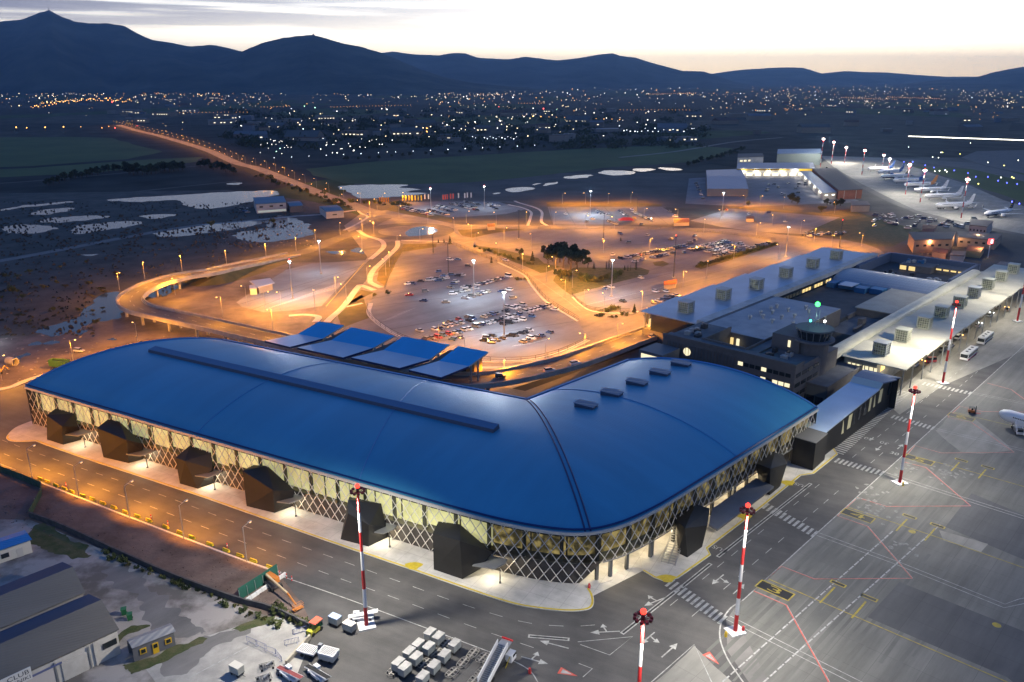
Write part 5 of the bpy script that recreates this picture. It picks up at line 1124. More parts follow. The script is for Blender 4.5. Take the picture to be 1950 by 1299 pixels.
def put_lamps(pts, label, group, aims=None, proto=None, used=None):
    proto = proto or sod; used = sod_used if used is None else used
    order = sorted(range(len(pts)), key=lambda i: pts[i][0] if len(pts[i]) < 4 else pts[i][3])
    for rank, i in enumerate(order):
        p = pts[i]; o = clone(proto, used)
        g = G(p[0], p[1], 0.0) if len(p) < 3 or p[2] is None else G(p[0], p[1], p[2])
        o.location = g; o.rotation_euler = (0, 0, aims[i] if aims else (i * 2.4) % 6.28)
        o['label'] = '%s, %s' % (label, nth(rank, len(pts))) if len(pts) > 1 else label; o['category'] = 'street lamp'; o['group'] = group
# along the highway, both sides
rs = resample(HWP, 42.0); NN = normals2(rs); k = 0
for i, (p, n) in enumerate(zip(rs, NN)):
    for sd in (-1, 1):
        if i > len(rs) - 2: continue
        o = clone(hwl, hw_used); q = p + n * sd * 9.5; o.location = (q.x, q.y, 0); o.rotation_euler = (0, 0, math.atan2(-n.y * sd, -n.x * sd))
        o['label'] = 'orange highway lamp, %s along the %s side counted from the far end' % (nth(i).replace(' from the left', '').replace('leftmost', 'first'), 'field' if sd > 0 else 'shrub'); o['category'] = 'street lamp'; o['group'] = 'orange street lamps lining the highway'
put_lamps([(1071, 388), (1115, 388), (1158, 388), (1201, 387), (1290, 421), (1226, 419), (1371, 423), (1470, 432), (1524, 445), (1419, 393), (1447, 393), (1492, 397), (1589, 406)], 'orange lamp post on the edge of the upper car parks', 'lamp posts round the upper car parks')
put_lamps([(888, 425), (945, 428), (1002, 426), (1055, 428), (898, 452), (960, 459), (1012, 473), (1149, 481), (1114, 435), (1170, 437), (1237, 480), (1340, 443), (1397, 494), (1440, 449), (1483, 495), (1550, 460), (1582, 476), (1640, 470)], 'orange lamp post around the large car park', 'lamp posts round the large car park')
put_lamps([(729, 388), (771, 387), (705, 405), (760, 415), (712, 445), (815, 425), (865, 440), (690, 440), (800, 462), (690, 478)], 'orange lamp post near the roundabout', 'lamp posts round the roundabout')
put_lamps([(757, 475), (735, 525), (742, 508), (700, 540), (660, 575), (640, 560), (600, 590), (536, 590), (505, 592), (470, 580)], 'orange lamp post along the road beside the striped car park', 'lamp posts by the road down from the roundabout')
put_lamps([(905, 470), (950, 492), (995, 512), (1040, 540), (1076, 566), (1112, 586), (1150, 596), (1222, 588), (1090, 548), (1058, 520), (1300, 548), (1345, 530)], 'orange lamp post between the green and the busy car park', 'lamp posts along the road by the green')
put_lamps([(836, 655), (885, 688), (960, 728), (1038, 690), (1113, 676), (1175, 655), (1235, 628)], 'small orange lamp post on the curved departures road', 'lamp posts on the departures road')
put_lamps([(228, 553, 6.0), (276, 531, 6.0), (347, 517, 5.5), (432, 506, 3.0), (424, 603, 6.0), (520, 628, 6.1), (507, 491, 0), (564, 478, 0), (601, 463, 0), (648, 448, 0)], 'orange lamp post on the outer edge of the ramp road', 'lamp posts on the ramp road', aims=[-.6, -1.0, -1.3, -1.3, -2.1, -2.1, -1.2, -1.2, -1.2, -1.2])  # the raised post nearest the canopies is added to light the dark deck
put_lamps([(140, 690), (263, 656), (334, 562), (4, 725)], 'orange lamp post on the mud behind the terminal', 'lamp posts on the muddy ground')
fr_ = [(62, 912), (151, 947), (247, 986), (350, 1026), (470, 1070), (-30, 888)]
kl = make_street_lamp(9.0, 1.8, M_LED and glow('dull_lens', (1.0, .62, .25), 2.0), 300, SODIUM, 'street_lamp'); klu = [False]
put_lamps(fr_, 'slim grey kerb lamp post along the front road', 'kerb lamp posts in front of the terminal', aims=[R(61)] * 6, proto=kl, used=klu)
# the luminaires of the left hand posts throw their light forward over the road
for q, pw in (((-110, 862), 26000), ((-30, 888), 26000), ((62, 912), 28000), ((151, 947), 27000), ((247, 986), 25000), ((350, 1026), 18000), ((470, 1070), 8000)):
    p = G(*q); a = Vector((math.cos(R(61)), math.sin(R(61)), 0)); lamp(None, (p.x + a.x * 2.1, p.y + a.y * 2.1, 8.9), pw, SODIUM, .3, spot=150, aim=(p.x + a.x * 9.5, p.y + a.y * 9.5, 0), blend=.5)
# tall car park masts with flood lights
def flood_mast(h, lit, red, power, name='flood_mast'):
    r = thing(name, '', 'light mast')
    MB().tube((0, 0, 0), (0, 0, h), 0.30, 0.16, n=8).build('pole', M_GALV if lit else M_DKM, r, local=True)
    MB().box((0, 0, 0), (1.5, 1.5, 0.5), .3, z0=0).build('footing', M_CONC, r, local=True)
    b = MB()
    for k in range(6):
        a = k * math.pi / 3; b.box((0.75 * math.cos(a), 0.75 * math.sin(a), 0), (0.55, 0.4, 0.28), a, z0=h - .3)
    b.tube((0, 0, h - .2), (0, 0, h), .75, n=10); hd = b.build('lamp_head', M_DKM, r, local=True)
    if lit:
        MB().ball((0, 0, h - .45), 0.85, 10, 5, .35).build('lens', M_LED, hd, local=True); lamp(r, (0, 0, h - 1.0), power, COOL, .5)
    if red: MB().ball((0, 0, h + .45), 0.36).build('obstacle_light', M_REDL, r, local=True)
    return r
def mast_h(b, top):
    p = G(*b); d = top - 649.5; fy = FPX * math.cos(PITCH) - d * math.sin(PITCH); dn = FPX * math.sin(PITCH) + d * math.cos(PITCH)
    return CAMH - p.y * dn / fy
CPM = [((557, 568), 496, 1, 1, 40000, 'left of the pair in the empty striped car park'), ((611.5, 521), 457, 1, 0, 26000, 'right of the pair in the empty striped car park'), ((902.6, 567), 494, 1, 0, 60000, 'in the busy car park behind the scattered cars'), ((960, 639), 554, 1, 0, 64000, 'in the busy car park among the front rows'),
 ((854, 522), 462, 0, 0, 0, 'unlit, beside the cars at the back of the busy car park'), ((825, 483), 438, 0, 0, 0, 'unlit, behind the busy car park below the roundabout'), ((1164, 565), 493, 1, 0, 34000, 'in the car park beside the green'), ((1282.6, 529), 450, 0, 1, 0, 'unlit, between the green and the old terminal'), ((1123.6, 410), 363, 1, 0, 80000, 'in the upper car park with few cars'),
 ((922.6, 397), 354, 1, 1, 26000, 'in the rental car park on the right'), ((820.7, 399), 358, 1, 1, 30000, 'in the rental car park beside the flags'), ((1375, 410), 366, 1, 0, 40000, 'in the far right empty car park'), ((1496, 489), 431, 1, 0, 14000, 'behind the old terminal beside the hedge'), ((1598, 473), 420, 0, 1, 0, 'unlit, red topped, at the far end of the old terminal'), ((988, 455), 400, 0, 0, 0, 'unlit, at the left end of the large car park'), ((1149, 460), 405, 0, 0, 0, 'unlit, in the middle of the large car park'), ((1213, 405), 375, 0, 0, 0, 'unlit, between cars of the upper car park')]
for b_, t_, lit, red, pw, lb in CPM:
    r = flood_mast(mast_h(b_, t_), lit, red, pw); r.location = G(*b_); r['label'] = ('tall grey floodlight mast ' if lit else 'tall dark mast, ') + lb; r['group'] = 'tall car park masts'
# red and white apron masts
M_RED = mat('mast_red', (0.50, 0.03, 0.03), 0.45, var=.1); M_WHT = mat('mast_white', (0.70, 0.70, 0.70), 0.45, var=.06)
M_HOT = glow('glowing_mast_top', (1.0, 0.22, 0.08), 0.55)
def apron_mast(h, thick=.42, power=0, aim=None, near=True, back=0):
    r = thing('apron_mast', '', 'light mast'); n = 7; zb = 0.3
    for k in range(n):
        z0 = zb + (h - zb) * k / n; z1 = zb + (h - zb) * (k + 1) / n; q = lambda z: thick * (1 - .45 * z / h)
        MB().tube((0, 0, z0), (0, 0, z1), q(z0), q(z1), n=12).build('red_band' if k % 2 == 0 else 'white_band', M_RED if k % 2 == 0 else M_WHT, r, local=True)
    if near: MB().box((0, 0, 0), (3.4, 3.0, .3), R(20), z0=0).build('footing', mat('white_footing', (.6, .6, .6), .7), r, local=True)
    b = MB()
    for k in range(10):
        a = k * math.pi / 5; b.tube((0, 0, h), (1.15 * math.cos(a), 1.15 * math.sin(a), h + .3), .07, n=4); b.box((1.25 * math.cos(a), 1.25 * math.sin(a), 0), (.45, .42, .42), a, z0=h + .1)
    b.tube((0, 0, h - .4), (0, 0, h + 1.2), .3, n=8); hd = b.build('lamp_head', mat('mast_head', (.16, .04, .04), .5, .3), r, local=True)
    MB().ball((0, 0, h + 1.4), .48, 10, 6).build('obstacle_light', M_REDL, r, local=True)
    d = Vector(aim) if aim else Vector((1, -1))
    if power:
        lamp(r, (d.x * 2.0, d.y * 2.0, h - .3), power, NEUTRAL, .5, spot=152, blend=.3, aim=(d.x * 8.5, d.y * 8.5, 0))
    if back: lamp(r, (-E2.x * 2.4, -E2.y * 2.4, h - .4), back, (1.0, .90, .66), .5, spot=125, aim=(-E2.x * 22, -E2.y * 22, 0), blend=.5)
    lamp(r, (d.x * .9, d.y * .9, h - 2.2), 110, (1, .22, .08), .2); lamp(r, (0, 0, h + 2.6), 60, (1, .05, .03), .3)
    return r
for b_, t_, pw, lb in (((698, 1192), 938, 98000, 'nearest the baggage carts'), ((1207, 1475), 1180, 42000, 'cut off by the bottom edge, beside the road arrows'), ((1400, 1203), 975, 68000, 'by the corner crossing and stand 3'), ((1713, 920), 747, 60000, 'on a white footing beside stand 5'), ((1795, 730), 582, 70000, 'in front of the old terminal beside the crossing'), ((1937, 612), 430, 70000, 'at the right edge by the old terminal canopy')):
    r = apron_mast(mast_h(b_, t_), power=pw, aim=(E2 * .8 - E1 * .25 if b_[0] > 1000 else Vector((-1.1, -.35))), back={1713: 16000, 1795: 42000, 1937: 42000}.get(b_[0], 0)); r.location = G(*b_); r['label'] = 'red and white banded floodlight mast ' + lb; r['group'] = 'red and white apron masts'
FM = [((1562, 318), 264), ((1583, 312), 271), ((1608, 311), 281), ((1641, 333), 287), ((1680, 320), 296), ((1691, 328), 303), ((1724, 371), 314), ((1752, 386), 325), ((1830, 416), 342)]
for i, (b_, t_) in enumerate(FM):
    r = apron_mast(min(34, mast_h(b_, t_)), thick=.45, near=False); r.location = G(*b_); h = mast_h(b_, t_)
    MB().ball((0, 0, min(34, h) + .1), 1.7, 10, 5, .5).build('flood_lens', M_LED, r, local=True); lamp(r, (0, 0, min(34, h) - 1.5), 130000 if i % 2 == 0 else 60000, NEUTRAL, .8)
    r['label'] = 'far red and white floodlight mast on the aircraft apron, %s' % nth(i, len(FM)); r['group'] = 'far apron masts'
for q, lb in (((-25, 655), 'white work light on a pole at the left edge over the lit mud'),):
    r = flood_mast(7, 1, 0, 6500, 'work_light'); r.location = G(*q); r['label'] = lb
# ================================================================== CARS
PAINT = {'white': (.72, .72, .70), 'silver': (.42, .43, .44), 'grey': (.16, .165, .17), 'black': (.02, .02, .022), 'dark blue': (.03, .05, .13), 'blue': (.06, .13, .30), 'red': (.32, .03, .03), 'beige': (.42, .38, .30)}
PM = {k: mat(k.replace(' ', '_') + '_car_paint', v, 0.28, 0.1, spec=.6) for k, v in PAINT.items()}
M_CGLASS = mat('car_glass', (.015, .018, .022), .08, spec=.8)
M_HEAD = mat('headlight_glass', (.7, .7, .7), .2); M_TAIL = mat('tail_light_red', (.35, .02, .02), .3)
KIND = {'hatchback': (3.9, 1.72, .93, 1.47, -1.85, 1.05, -1.55, .35), 'saloon': (4.5, 1.78, .92, 1.42, -1.5, 1.05, -.95, .35), 'estate': (4.6, 1.82, 1.0, 1.62, -2.1, 1.1, -1.85, .45), 'van': (4.9, 1.9, 1.1, 2.1, -2.35, 1.75, -2.25, 1.1)}
def car_meshes(kind):
    L, Wd, zb, zt, g0, g1, r0, r1 = KIND[kind]; h = L / 2; w = Wd / 2
    def ring(x, hw, z0, z1): return [(x, -hw, z0), (x, -hw * 1.03, (z0 + z1) / 2), (x, -hw * .86, z1), (x, hw * .86, z1), (x, hw * 1.03, (z0 + z1) / 2), (x, hw, z0)]
    bd = MB(); bd.loft([ring(-h, w * .78, .42, zb * .82), ring(-h + .14, w * .93, .3, zb * .98), ring(-h * .5, w, .25, zb + .02), ring(0, w, .25, zb + .02), ring(h * .5, w, .25, zb - .02), ring(h - .3, w * .92, .3, zb * .82), ring(h, w * .74, .42, zb * .66)])
    bd.box(((r0 + r1) / 2, 0, 0), (r1 - r0 + .08, w * 1.40, .07), 0, z0=zt - .03)
    gl = MB(); vs = []
    for z, a, b_, hw in ((zb, g0, g1, w * .84), (zt - .02, r0, r1, w * .68)): vs += [(a, -hw, z), (b_, -hw, z), (b_, hw, z), (a, hw, z)]
    gl.add(vs, [(0, 1, 5, 4), (1, 2, 6, 5), (2, 3, 7, 6), (3, 0, 4, 7), (4, 5, 6, 7)])
    wh_ = [MB().tube((x, s * (w - .02), .31), (x, s * (w - .20), .31), .31, n=10) for x in (-h * .62, h * .64) for s in (-1, 1)]
    hl = [MB().box((h - .12, s * w * .6, .62), (.18, .32, .14)) for s in (-1, 1)]; tl = [MB().box((-h + .05, s * w * .66, zb * .78), (.12, .26, .18)) for s in (-1, 1)]
    return bd, gl, wh_, hl, tl
NEARP = {}; FARP = {}
for kd in KIND:
    bd, gl, wh_, hl, tl = car_meshes(kd)
    r = thing('parked_car', '', 'car'); bd.build('body', [PM['white']], r, local=True); gl.build('windows', M_CGLASS, r, local=True)
    for w in wh_: w.build('wheel', M_TYRE, r, local=True)
    for w in hl: w.build('headlight', M_HEAD, r, local=True)
    for w in tl: w.build('tail_light', M_TAIL, r, local=True)
    NEARP[kd] = r
    b = MB(); 
    for part, i in ((bd, 0), (gl, 1)) + tuple((w, 2) for w in wh_):
        b.mi = i; b.add(part.v, part.f)
    o = b.build('parked_car', [PM['white'], M_CGLASS, M_TYRE]); FARP[kd] = o
    set_paint(o, PM['white'])
usedn = {k: [False] for k in KIND}; usedf = {k: [False] for k in KIND}
rc = random.Random(77); COLS = ['white'] * 5 + ['silver'] * 7 + ['grey'] * 7 + ['black'] * 7 + ['dark blue'] * 4 + ['blue', 'blue', 'red', 'beige']
KS = ['hatchback'] * 5 + ['saloon'] * 4 + ['estate'] * 3
def put_car(loc, ang, near, label, group=None, col=None, kind=None, cate='car'):
    kd = kind or rc.choice(KS); co = col or rc.choice(COLS)
    lb = ('%s %s %s' if label.split()[0] in ('with', 'under', 'driving', 'standing', 'parked', 'beside', 'on', 'nearer', 'farther', 'near', 'leaving', 'behind') else '%s %s, %s') % (co, kd, label)
    if not near: DEFER.append((Vector(loc).length, Vector(loc), ang, kd, co, lb, cate, group)); return None
    o = clone(NEARP[kd], usedn[kd]); set_paint([c for c in o.children if c.name.startswith('body')][0], PM[co]); NNEAR[0] += 1
    o.location = loc; o.rotation_euler = (0, 0, ang); o['label'] = lb; o['category'] = cate
    if group: o['group'] = group
    return o
DEFER = []; NNEAR = [0]
def finish_cars(total=298):
    DEFER.sort(key=lambda d: d[0]); k = max(0, total - NNEAR[0]); cols = list(PM); rb = MB()
    for n_, (_, loc, ang, kd, co, lb, cate, group) in enumerate(DEFER):
        if n_ < k:
            o = clone(FARP[kd], usedf[kd]); set_paint(o, PM[co]); o.location = loc; o.rotation_euler = (0, 0, ang); o['label'] = lb; o['category'] = cate
            if group: o['group'] = group
        else:
            me = FARP[kd].data; m4 = Matrix.Translation(loc) @ Matrix.Rotation(ang, 4, 'Z'); b0 = len(rb.v); rb.v += [m4 @ v.co for v in me.vertices]
            for p in me.polygons: rb.f.append([b0 + i for i in p.vertices]); rb.m.append(cols.index(co) if p.material_index == 0 else len(cols) + p.material_index - 1)
    struct(rb.build('distant_parked_cars', [PM[c] for c in cols] + [M_CGLASS, M_TYRE]), 'stuff')
def Zq(x, y): return 700 + x / 4.875, 440 + y / 4.875
ROWS2 = [('front double row of the busy car park', [(1690, 690), (1660, 702), (1630, 712), (1585, 720), (1545, 728), (1515, 740), (1472, 750), (1400, 775), (1362, 788), (1318, 796), (1275, 808), (1245, 822), (1195, 833), (1155, 845), (1110, 858), (1065, 868), (1010, 885), (942, 910), (897, 920), (850, 939), (803, 945), (755, 958), (703, 968), (655, 988), (597, 994), (537, 1000)], AX - R(90)),
 ('second row of the busy car park', [(1300, 706), (1355, 718), (1385, 708), (1445, 688), (1280, 742), (1080, 797), (1118, 785), (1150, 772), (1190, 765), (935, 799), (975, 814), (945, 830), (850, 824), (865, 852), (760, 847), (815, 864), (760, 879), (715, 889), (680, 907), (625, 915)], AX - R(90)),
 ('short row beside the floodlight mast', [(1530, 792), (1262, 864), (1320, 848), (1375, 834), (1430, 822), (1735, 728)], AX - R(75)),
 ('front cluster below the floodlight mast', [(1330, 972), (1375, 967), (1418, 948), (1458, 938), (1503, 924), (1080, 1014), (1115, 994), (1160, 980), (1152, 1032), (1197, 1012), (1247, 999)], AX - R(60)),
 ('row beside the striped island', [(1440, 1029), (1487, 1014), (1520, 996), (1565, 988), (1610, 973), (1690, 942)], AX - R(90)),
 ('diagonal back row of the busy car park', [(1015, 497), (1037, 493), (1060, 490), (1082, 485), (1104, 480), (1126, 474), (1148, 467), (1170, 460), (1192, 453), (1214, 446), (1240, 438), (1310, 420)], AX - R(90)),
 ('scattered at the back of the busy lot', [(655, 375), (765, 265), (838, 262), (935, 322), (785, 405), (835, 412), (875, 408), (575, 455), (605, 447), (645, 440), (690, 447), (655, 460), (728, 437), (705, 415), (495, 465), (375, 490), (420, 487)], R(10)),
 ('scattered amid the busy lot', [(820, 468), (805, 489), (770, 525), (900, 522), (930, 517), (795, 582), (836, 569), (880, 559), (915, 552), (905, 622), (968, 599), (1020, 592), (1050, 580), (1078, 572), (1110, 564), (1240, 562), (1310, 545), (1350, 622), (728, 660), (520, 647), (535, 557), (385, 594), (483, 925), (790, 1005), (853, 990), (1000, 530)], R(-20))]
for desc, pts, ang in ROWS2:
    order = sorted(pts)
    for i, p in enumerate(order):
        a = ang + (rc.choice((0, math.pi)) if 'scattered' not in desc else rc.uniform(-.6, .6) + rc.choice((0, math.pi))) + rc.uniform(-.05, .05)
        q = Zq(*p); put_car(G(q[0], q[1] + 1.5, 0.075), a, True, '%s, %s' % (desc, nth(i, len(order))), 'cars in the busy car park', kind='van' if p == (1310, 420) else None)
def carrow(desc, group, a, b_, n, ang, gap=0.12, near=False):
    pts = []
    for i in range(n):
        if rc.random() < gap: continue
        t = (i + .5) / n; pts.append((a[0] + (b_[0] - a[0]) * t, a[1] + (b_[1] - a[1]) * t))
    pts.sort()
    for i, p in enumerate(pts): put_car(G(p[0], p[1], 0.075), ang + rc.choice((0, math.pi)) + rc.uniform(-.06, .06), near, '%s, %s' % (desc, nth(i, len(pts))), group)
def Zs(x, y): return 1100 + x / 4.875, 380 + y / 4.875
g3 = 'cars in the large car park'
for j, (a, b_, n) in enumerate((((390, 555), (1010, 432), 26), ((590, 562), (900, 500), 10), ((1035, 465), (1410, 385), 20), ((1060, 480), (1420, 400), 18), ((1190, 492), (1530, 410), 17), ((1270, 500), (1540, 430), 14), ((1250, 535), (1560, 470), 15), ((1580, 462), (1770, 410), 9))):
    carrow('row %s of the large car park' % ('one', 'two', 'three', 'four', 'five', 'six', 'seven', 'eight')[j], g3, Zs(*a), Zs(*b_), n, AX - R(90))
for i, p in enumerate(((395, 322), (650, 337), (470, 404), (865, 374), (1045, 407), (1090, 383), (1085, 344), (325, 519), (530, 582), (985, 498), (-110, 140))): q = Zs(*p); put_car(G(q[0], q[1], .075), rc.uniform(0, 6), False, 'standing alone in the large car park, number %s' % ORDW[i + 1], g3)
g4 = 'cars in the upper car parks'
for a, b_, n, d in (((180, 110), (290, 155), 9, 'clump of the upper car park'), ((175, 125), (270, 150), 6, 'clump, second line, upper car park'), ((385, 105), (460, 160), 6, 'middle line of the upper car park'), ((400, 112), (445, 160), 4, 'line behind the middle one, upper car park'), ((510, 115), (690, 205), 15, 'right line of the upper car park'), ((280, 200), (360, 235), 6, 'line by the road, upper car park')):
    carrow(d, g4, Zs(*a), Zs(*b_), n, AX - R(90), .1)
for i, p in enumerate(((90, 140), (85, 212), (140, 185), (505, 95), (590, 238), (850, 115), (905, 162), (1380, 100), (1590, 142), (1770, 127), (1930, 212))): q = Zs(*p); put_car(G(q[0], q[1], .075), rc.uniform(0, 6), False, 'standing alone, upper car parks, %s' % nth(i, 11), g4)
g6 = 'rental cars by the flags'
def Zt(x, y): return 650 + x / 3, y / 3
for a, b_, n, d in (((340, 1195), (520, 1235), 16, 'front left line of the rental lot'), ((345, 1185), (500, 1220), 10, 'second left line of the rental lot'), ((490, 1200), (610, 1230), 12, 'front middle line of the rental lot'), ((530, 1185), (640, 1215), 10, 'second middle line of the rental lot'), ((550, 1175), (660, 1205), 8, 'third middle line of the rental lot'), ((620, 1165), (780, 1205), 16, 'front right line of the rental lot'), ((650, 1162), (770, 1190), 10, 'second right line of the rental lot'), ((700, 1155), (790, 1172), 7, 'back right line of the rental lot'), ((820, 1160), (900, 1180), 7, 'far right line of the rental lot'), ((840, 1172), (890, 1200), 4, 'last line of the rental lot')):
    carrow(d, g6, Zt(*a), Zt(*b_), n, R(5), .08)
g7 = 'cars beside the old terminal'
for i, p in enumerate(((590, 735), (255, 835), (310, 820), (420, 950), (725, 860), (825, 860), (715, 965), (755, 950), (795, 938), (835, 920), (880, 915), (920, 900))): q = Zs(*p); put_car(G(q[0], q[1], .075), AX - R(90) + (0 if i > 5 else rc.uniform(-.4, .4)), True, 'car park beside the green, %s' % nth(sorted((590, 255, 310, 420, 725, 825, 715, 755, 795, 835, 880, 920)).index(p[0]), 12), g7)
# moving cars
for q, z, a, co, kd, lb in (((1095, 694), 5.0, R(30), 'white', 'estate', 'driving on the curved departures road, right of two'), ((1047, 708), 5.6, R(22), 'silver', 'estate', 'driving on the curved departures road, left of two'), ((953, 718), 6.1, R(5), 'black', 'hatchback', 'on the departures road beside the blue canopies'), ((1242, 642), 1.6, R(46), 'silver', 'hatchback', 'nearer of two before the old terminal'), ((1259, 635), 1.2, R(46), 'white', 'hatchback', 'farther of two before the old terminal'), ((963, 497), .09, R(-40), 'white', 'saloon', 'driving past the hedge on the bright road'), ((151, 670), .05, R(-15), 'silver', 'estate', 'parked alone on the mud behind the terminal'), ((701, 409), .09, R(-60), 'white', 'saloon', 'with lit headlamps coming out of the junction'), ((556, 353), .09, R(140), 'white', 'saloon', 'driving along the far highway')):
    put_car(G(q[0], q[1], z + .05), a, True, lb, None, co, kd)
# ================================================================== TREES AND SHRUBS
M_LEAF = mat('tree_leaves', (0.030, 0.046, 0.014), 0.9, col2=(0.085, 0.100, 0.030), vscale=0.6); M_LEAFD = mat('dark_leaves', (0.016, 0.026, 0.012), 0.95, col2=(0.045, 0.052, 0.022), vscale=0.4); M_LEAFY = mat('yellow_green_leaves', (0.06, 0.07, 0.015), .9, col2=(.12, .11, .03), vscale=.7)
M_BARK = mat('bark', (.06, .045, .035), .9)
def tree_proto(seed, h, cw, leafm, n, conifer=False, name='tree', trunk=True):
    r = random.Random(seed); o = thing(name, '', 'tree' if trunk else 'shrub')
    b = MB(); zc = h * .35 if trunk else 0.1
    blobs = [(r.gauss(0, cw * .23), r.gauss(0, cw * .23), zc + (h - zc) * r.uniform(.15, .8), r.uniform(.45, 1) * cw * .3) for _ in range(9)]
    for i in range(n):
        if conifer:
            z = r.random() ** 1.2; rr = (1 - z) * cw / 2 * r.uniform(.35, 1.05) + .05; a = r.uniform(0, 6.28); c = Vector((rr * math.cos(a), rr * math.sin(a), .06 * h + z * h * .94))
        else:
            bx, by, bz, br = r.choice(blobs); v = Vector((r.gauss(0, 1), r.gauss(0, 1), r.gauss(0, 1))).normalized() * br * r.uniform(.55, 1.08); c = Vector((bx, by, bz)) + Vector((v.x, v.y, v.z * .8))
            c.z = max(.15, c.z)
        s = cw * r.uniform(.045, .085) + .07; u = Vector((r.gauss(0, 1), r.gauss(0, 1), r.gauss(0, 1))).normalized(); w = u.orthogonal().normalized()
        b.add([c + u * s, c + w * s * .8, c - u * s, c - w * s * .8], [(0, 1, 2, 3)])
    b.build('crown' if trunk else 'foliage', leafm, o, local=True)
    t = MB(); t.tube((0, 0, 0), (0.05 * cw * .3, 0, h * (.55 if not conifer else .9) if trunk else h * .5), cw * .045 + .05, cw * .02, n=6)
    if trunk and not conifer:
        for k in range(5):
            a = k * 1.3 + r.random(); t.tube((0.01 * cw, 0, h * (.28 + .05 * k)), (cw * .26 * math.cos(a), cw * .26 * math.sin(a), h * (.5 + .06 * k)), cw * .022 + .02, .03, n=5)
    t.build('trunk' if trunk else 'stem', M_BARK, o, local=True); return o
TP = {'big': [tree_proto(i, 11 + i, 10, M_LEAFD, 900) for i in range(3)], 'mid': [tree_proto(10 + i, 7, 5.5, M_LEAF, 450) for i in range(2)], 'con': [tree_proto(20, 5.5, 2.6, M_LEAFD, 380, True, 'conifer'), tree_proto(21, 8, 2.2, M_LEAFD, 420, True, 'conifer')],
      'cyp': [tree_proto(24, 6, 1.3, M_LEAFD, 350, True, 'cypress')], 'shrub': [tree_proto(30, 1.6, 2.8, M_LEAF, 260, False, 'shrub', False), tree_proto(31, 1.3, 2.2, M_LEAFY, 220, False, 'shrub', False)], 'dark': [tree_proto(40, 8, 9, M_LEAFD, 380)], 'yel': [tree_proto(50, 4.5, 5, M_LEAFY, 380)]}
TU = {id(p): [False] for v in TP.values() for p in v}
rtree = random.Random(9)
def plant_tree(kind, q, sc, label, group=None, z=0.05):
    p = rtree.choice(TP[kind]); o = clone(p, TU[id(p)]); o.location = G(q[0], q[1], z); o.scale = (sc * rtree.uniform(.9, 1.1), sc * rtree.uniform(.9, 1.1), sc); o.rotation_euler = (0, 0, rtree.uniform(0, 6.28)); o['label'] = label
    if group: o['group'] = group
    return o
def plant_set(kind, pts, sc, label, group):
    order = sorted(pts)
    for i, q in enumerate(order): plant_tree(kind, q, sc * (q[2] if len(q) > 2 else 1), '%s, %s' % (label, nth(i, len(order))), group)
def Z2(x, y): return 820 + x / 4.875, 340 + y / 4.875
plant_set('big', [(*Z2(x, y), k) for x, y, k in ((1090, 790, .8), (1160, 810, .95), (1230, 830, 1.1), (1300, 850, 1.1), (1360, 840, .95), (1130, 770, .9), (1200, 780, 1.15), (1280, 790, 1.1), (1350, 800, .9), (1410, 790, .75))], .92, 'large dark tree in the clump on the green', 'clump of large trees on the green')
plant_set('mid', [(*Z2(x, y), k) for x, y, k in ((1460, 830, .95), (830, 720, .75))], 1.0, 'round tree standing apart from the large clump', 'single round trees')
plant_set('con', [(*Z2(x, y), k) for x, y, k in ((945, 770, 1.1), (1515, 840, .7), (1685, 850, .8), (1905, 850, .75), (1800, 850, .5), (565, 785, .7), (1765, 582, .5), (1890, 1250, .8), (180, 610, 1.0), (125, 596, .5), (72, 596, .45))], 1.0, 'small pointed conifer on the landside verges', 'small conifers')
plant_set('cyp', [(*Z2(x, y), k) for x, y, k in ((1630, 845, .8), (1655, 842, .95), (1830, 860, .6), (1855, 858, .6), (1215, 950, .7), (1240, 955, .7), (1285, 960, .6))], 1.0, 'slim dark cypress on the green', 'slim cypresses')
plant_set('shrub', [(*Z2(x, y), k) for x, y, k in ((1430, 950, 2.2), (1470, 950, 1.8), (1530, 960, 2.4), (1580, 950, 2.2), (1640, 930, 2.0), (1700, 920, 2.0), (1750, 900, 1.8), (1240, 900, 2.4), (1290, 900, 2.4), (1190, 890, 1.6), (1420, 930, 1.8))], 1.0, 'dense dark shrub on the green below the trees', 'shrubs on the green')
plant_set('shrub', [(*Z2(x, y), k) for x, y, k in ((800, 945, 1), (840, 940, 1), (870, 940, .9), (1640, 1235, 1.1), (1690, 1215, 1.2), (1740, 1205, 1), (1545, 1280, .9), (1590, 1280, .9), (1680, 1290, .9), (1720, 1290, .9), (1780, 1265, .9), (1820, 1270, .9))], 1.0, 'low yellowish shrub on a traffic island', 'low shrubs on the islands')
hp = [(1326 + (1478 - 1326) * i / 33.0, 509 - (509 - 466) * i / 33.0, 1.0 + .6 * rtree.random()) for i in range(34)]
plant_set('shrub', hp, .95, 'bushy shrub in the long hedge row beside the large car park', 'hedge row of the large car park')
plant_set('shrub', [(905 + i * 9.2, 471 + i * 2.75 + (i % 3), .8 + .4 * rtree.random()) for i in range(13)], 1.0, 'low shrub in the hedge along the bright road', 'hedge along the bright road')
plant_set('dark', [(92 + i * 10.5, 352 - i * 2.1 + rtree.uniform(-2, 2), rtree.uniform(.8, 1.25)) for i in range(15)], .95, 'dark bushy tree in the left field row', 'dark trees in the left field')
plant_set('dark', [(246 + i * 8.5, 334 - i * .8 + rtree.uniform(-2, 2), rtree.uniform(1.1, 1.6)) for i in range(13)], 1.0, 'dark tree in the dense stand by the green field', 'dense stand by the green field')
plant_set('dark', [(382 + i * 8, 318 + i * 1.5 + rtree.uniform(-3, 3), rtree.uniform(.9, 1.3)) for i in range(9)], 1.0, 'dark tree beside the highway bend', 'dark trees beside the highway')
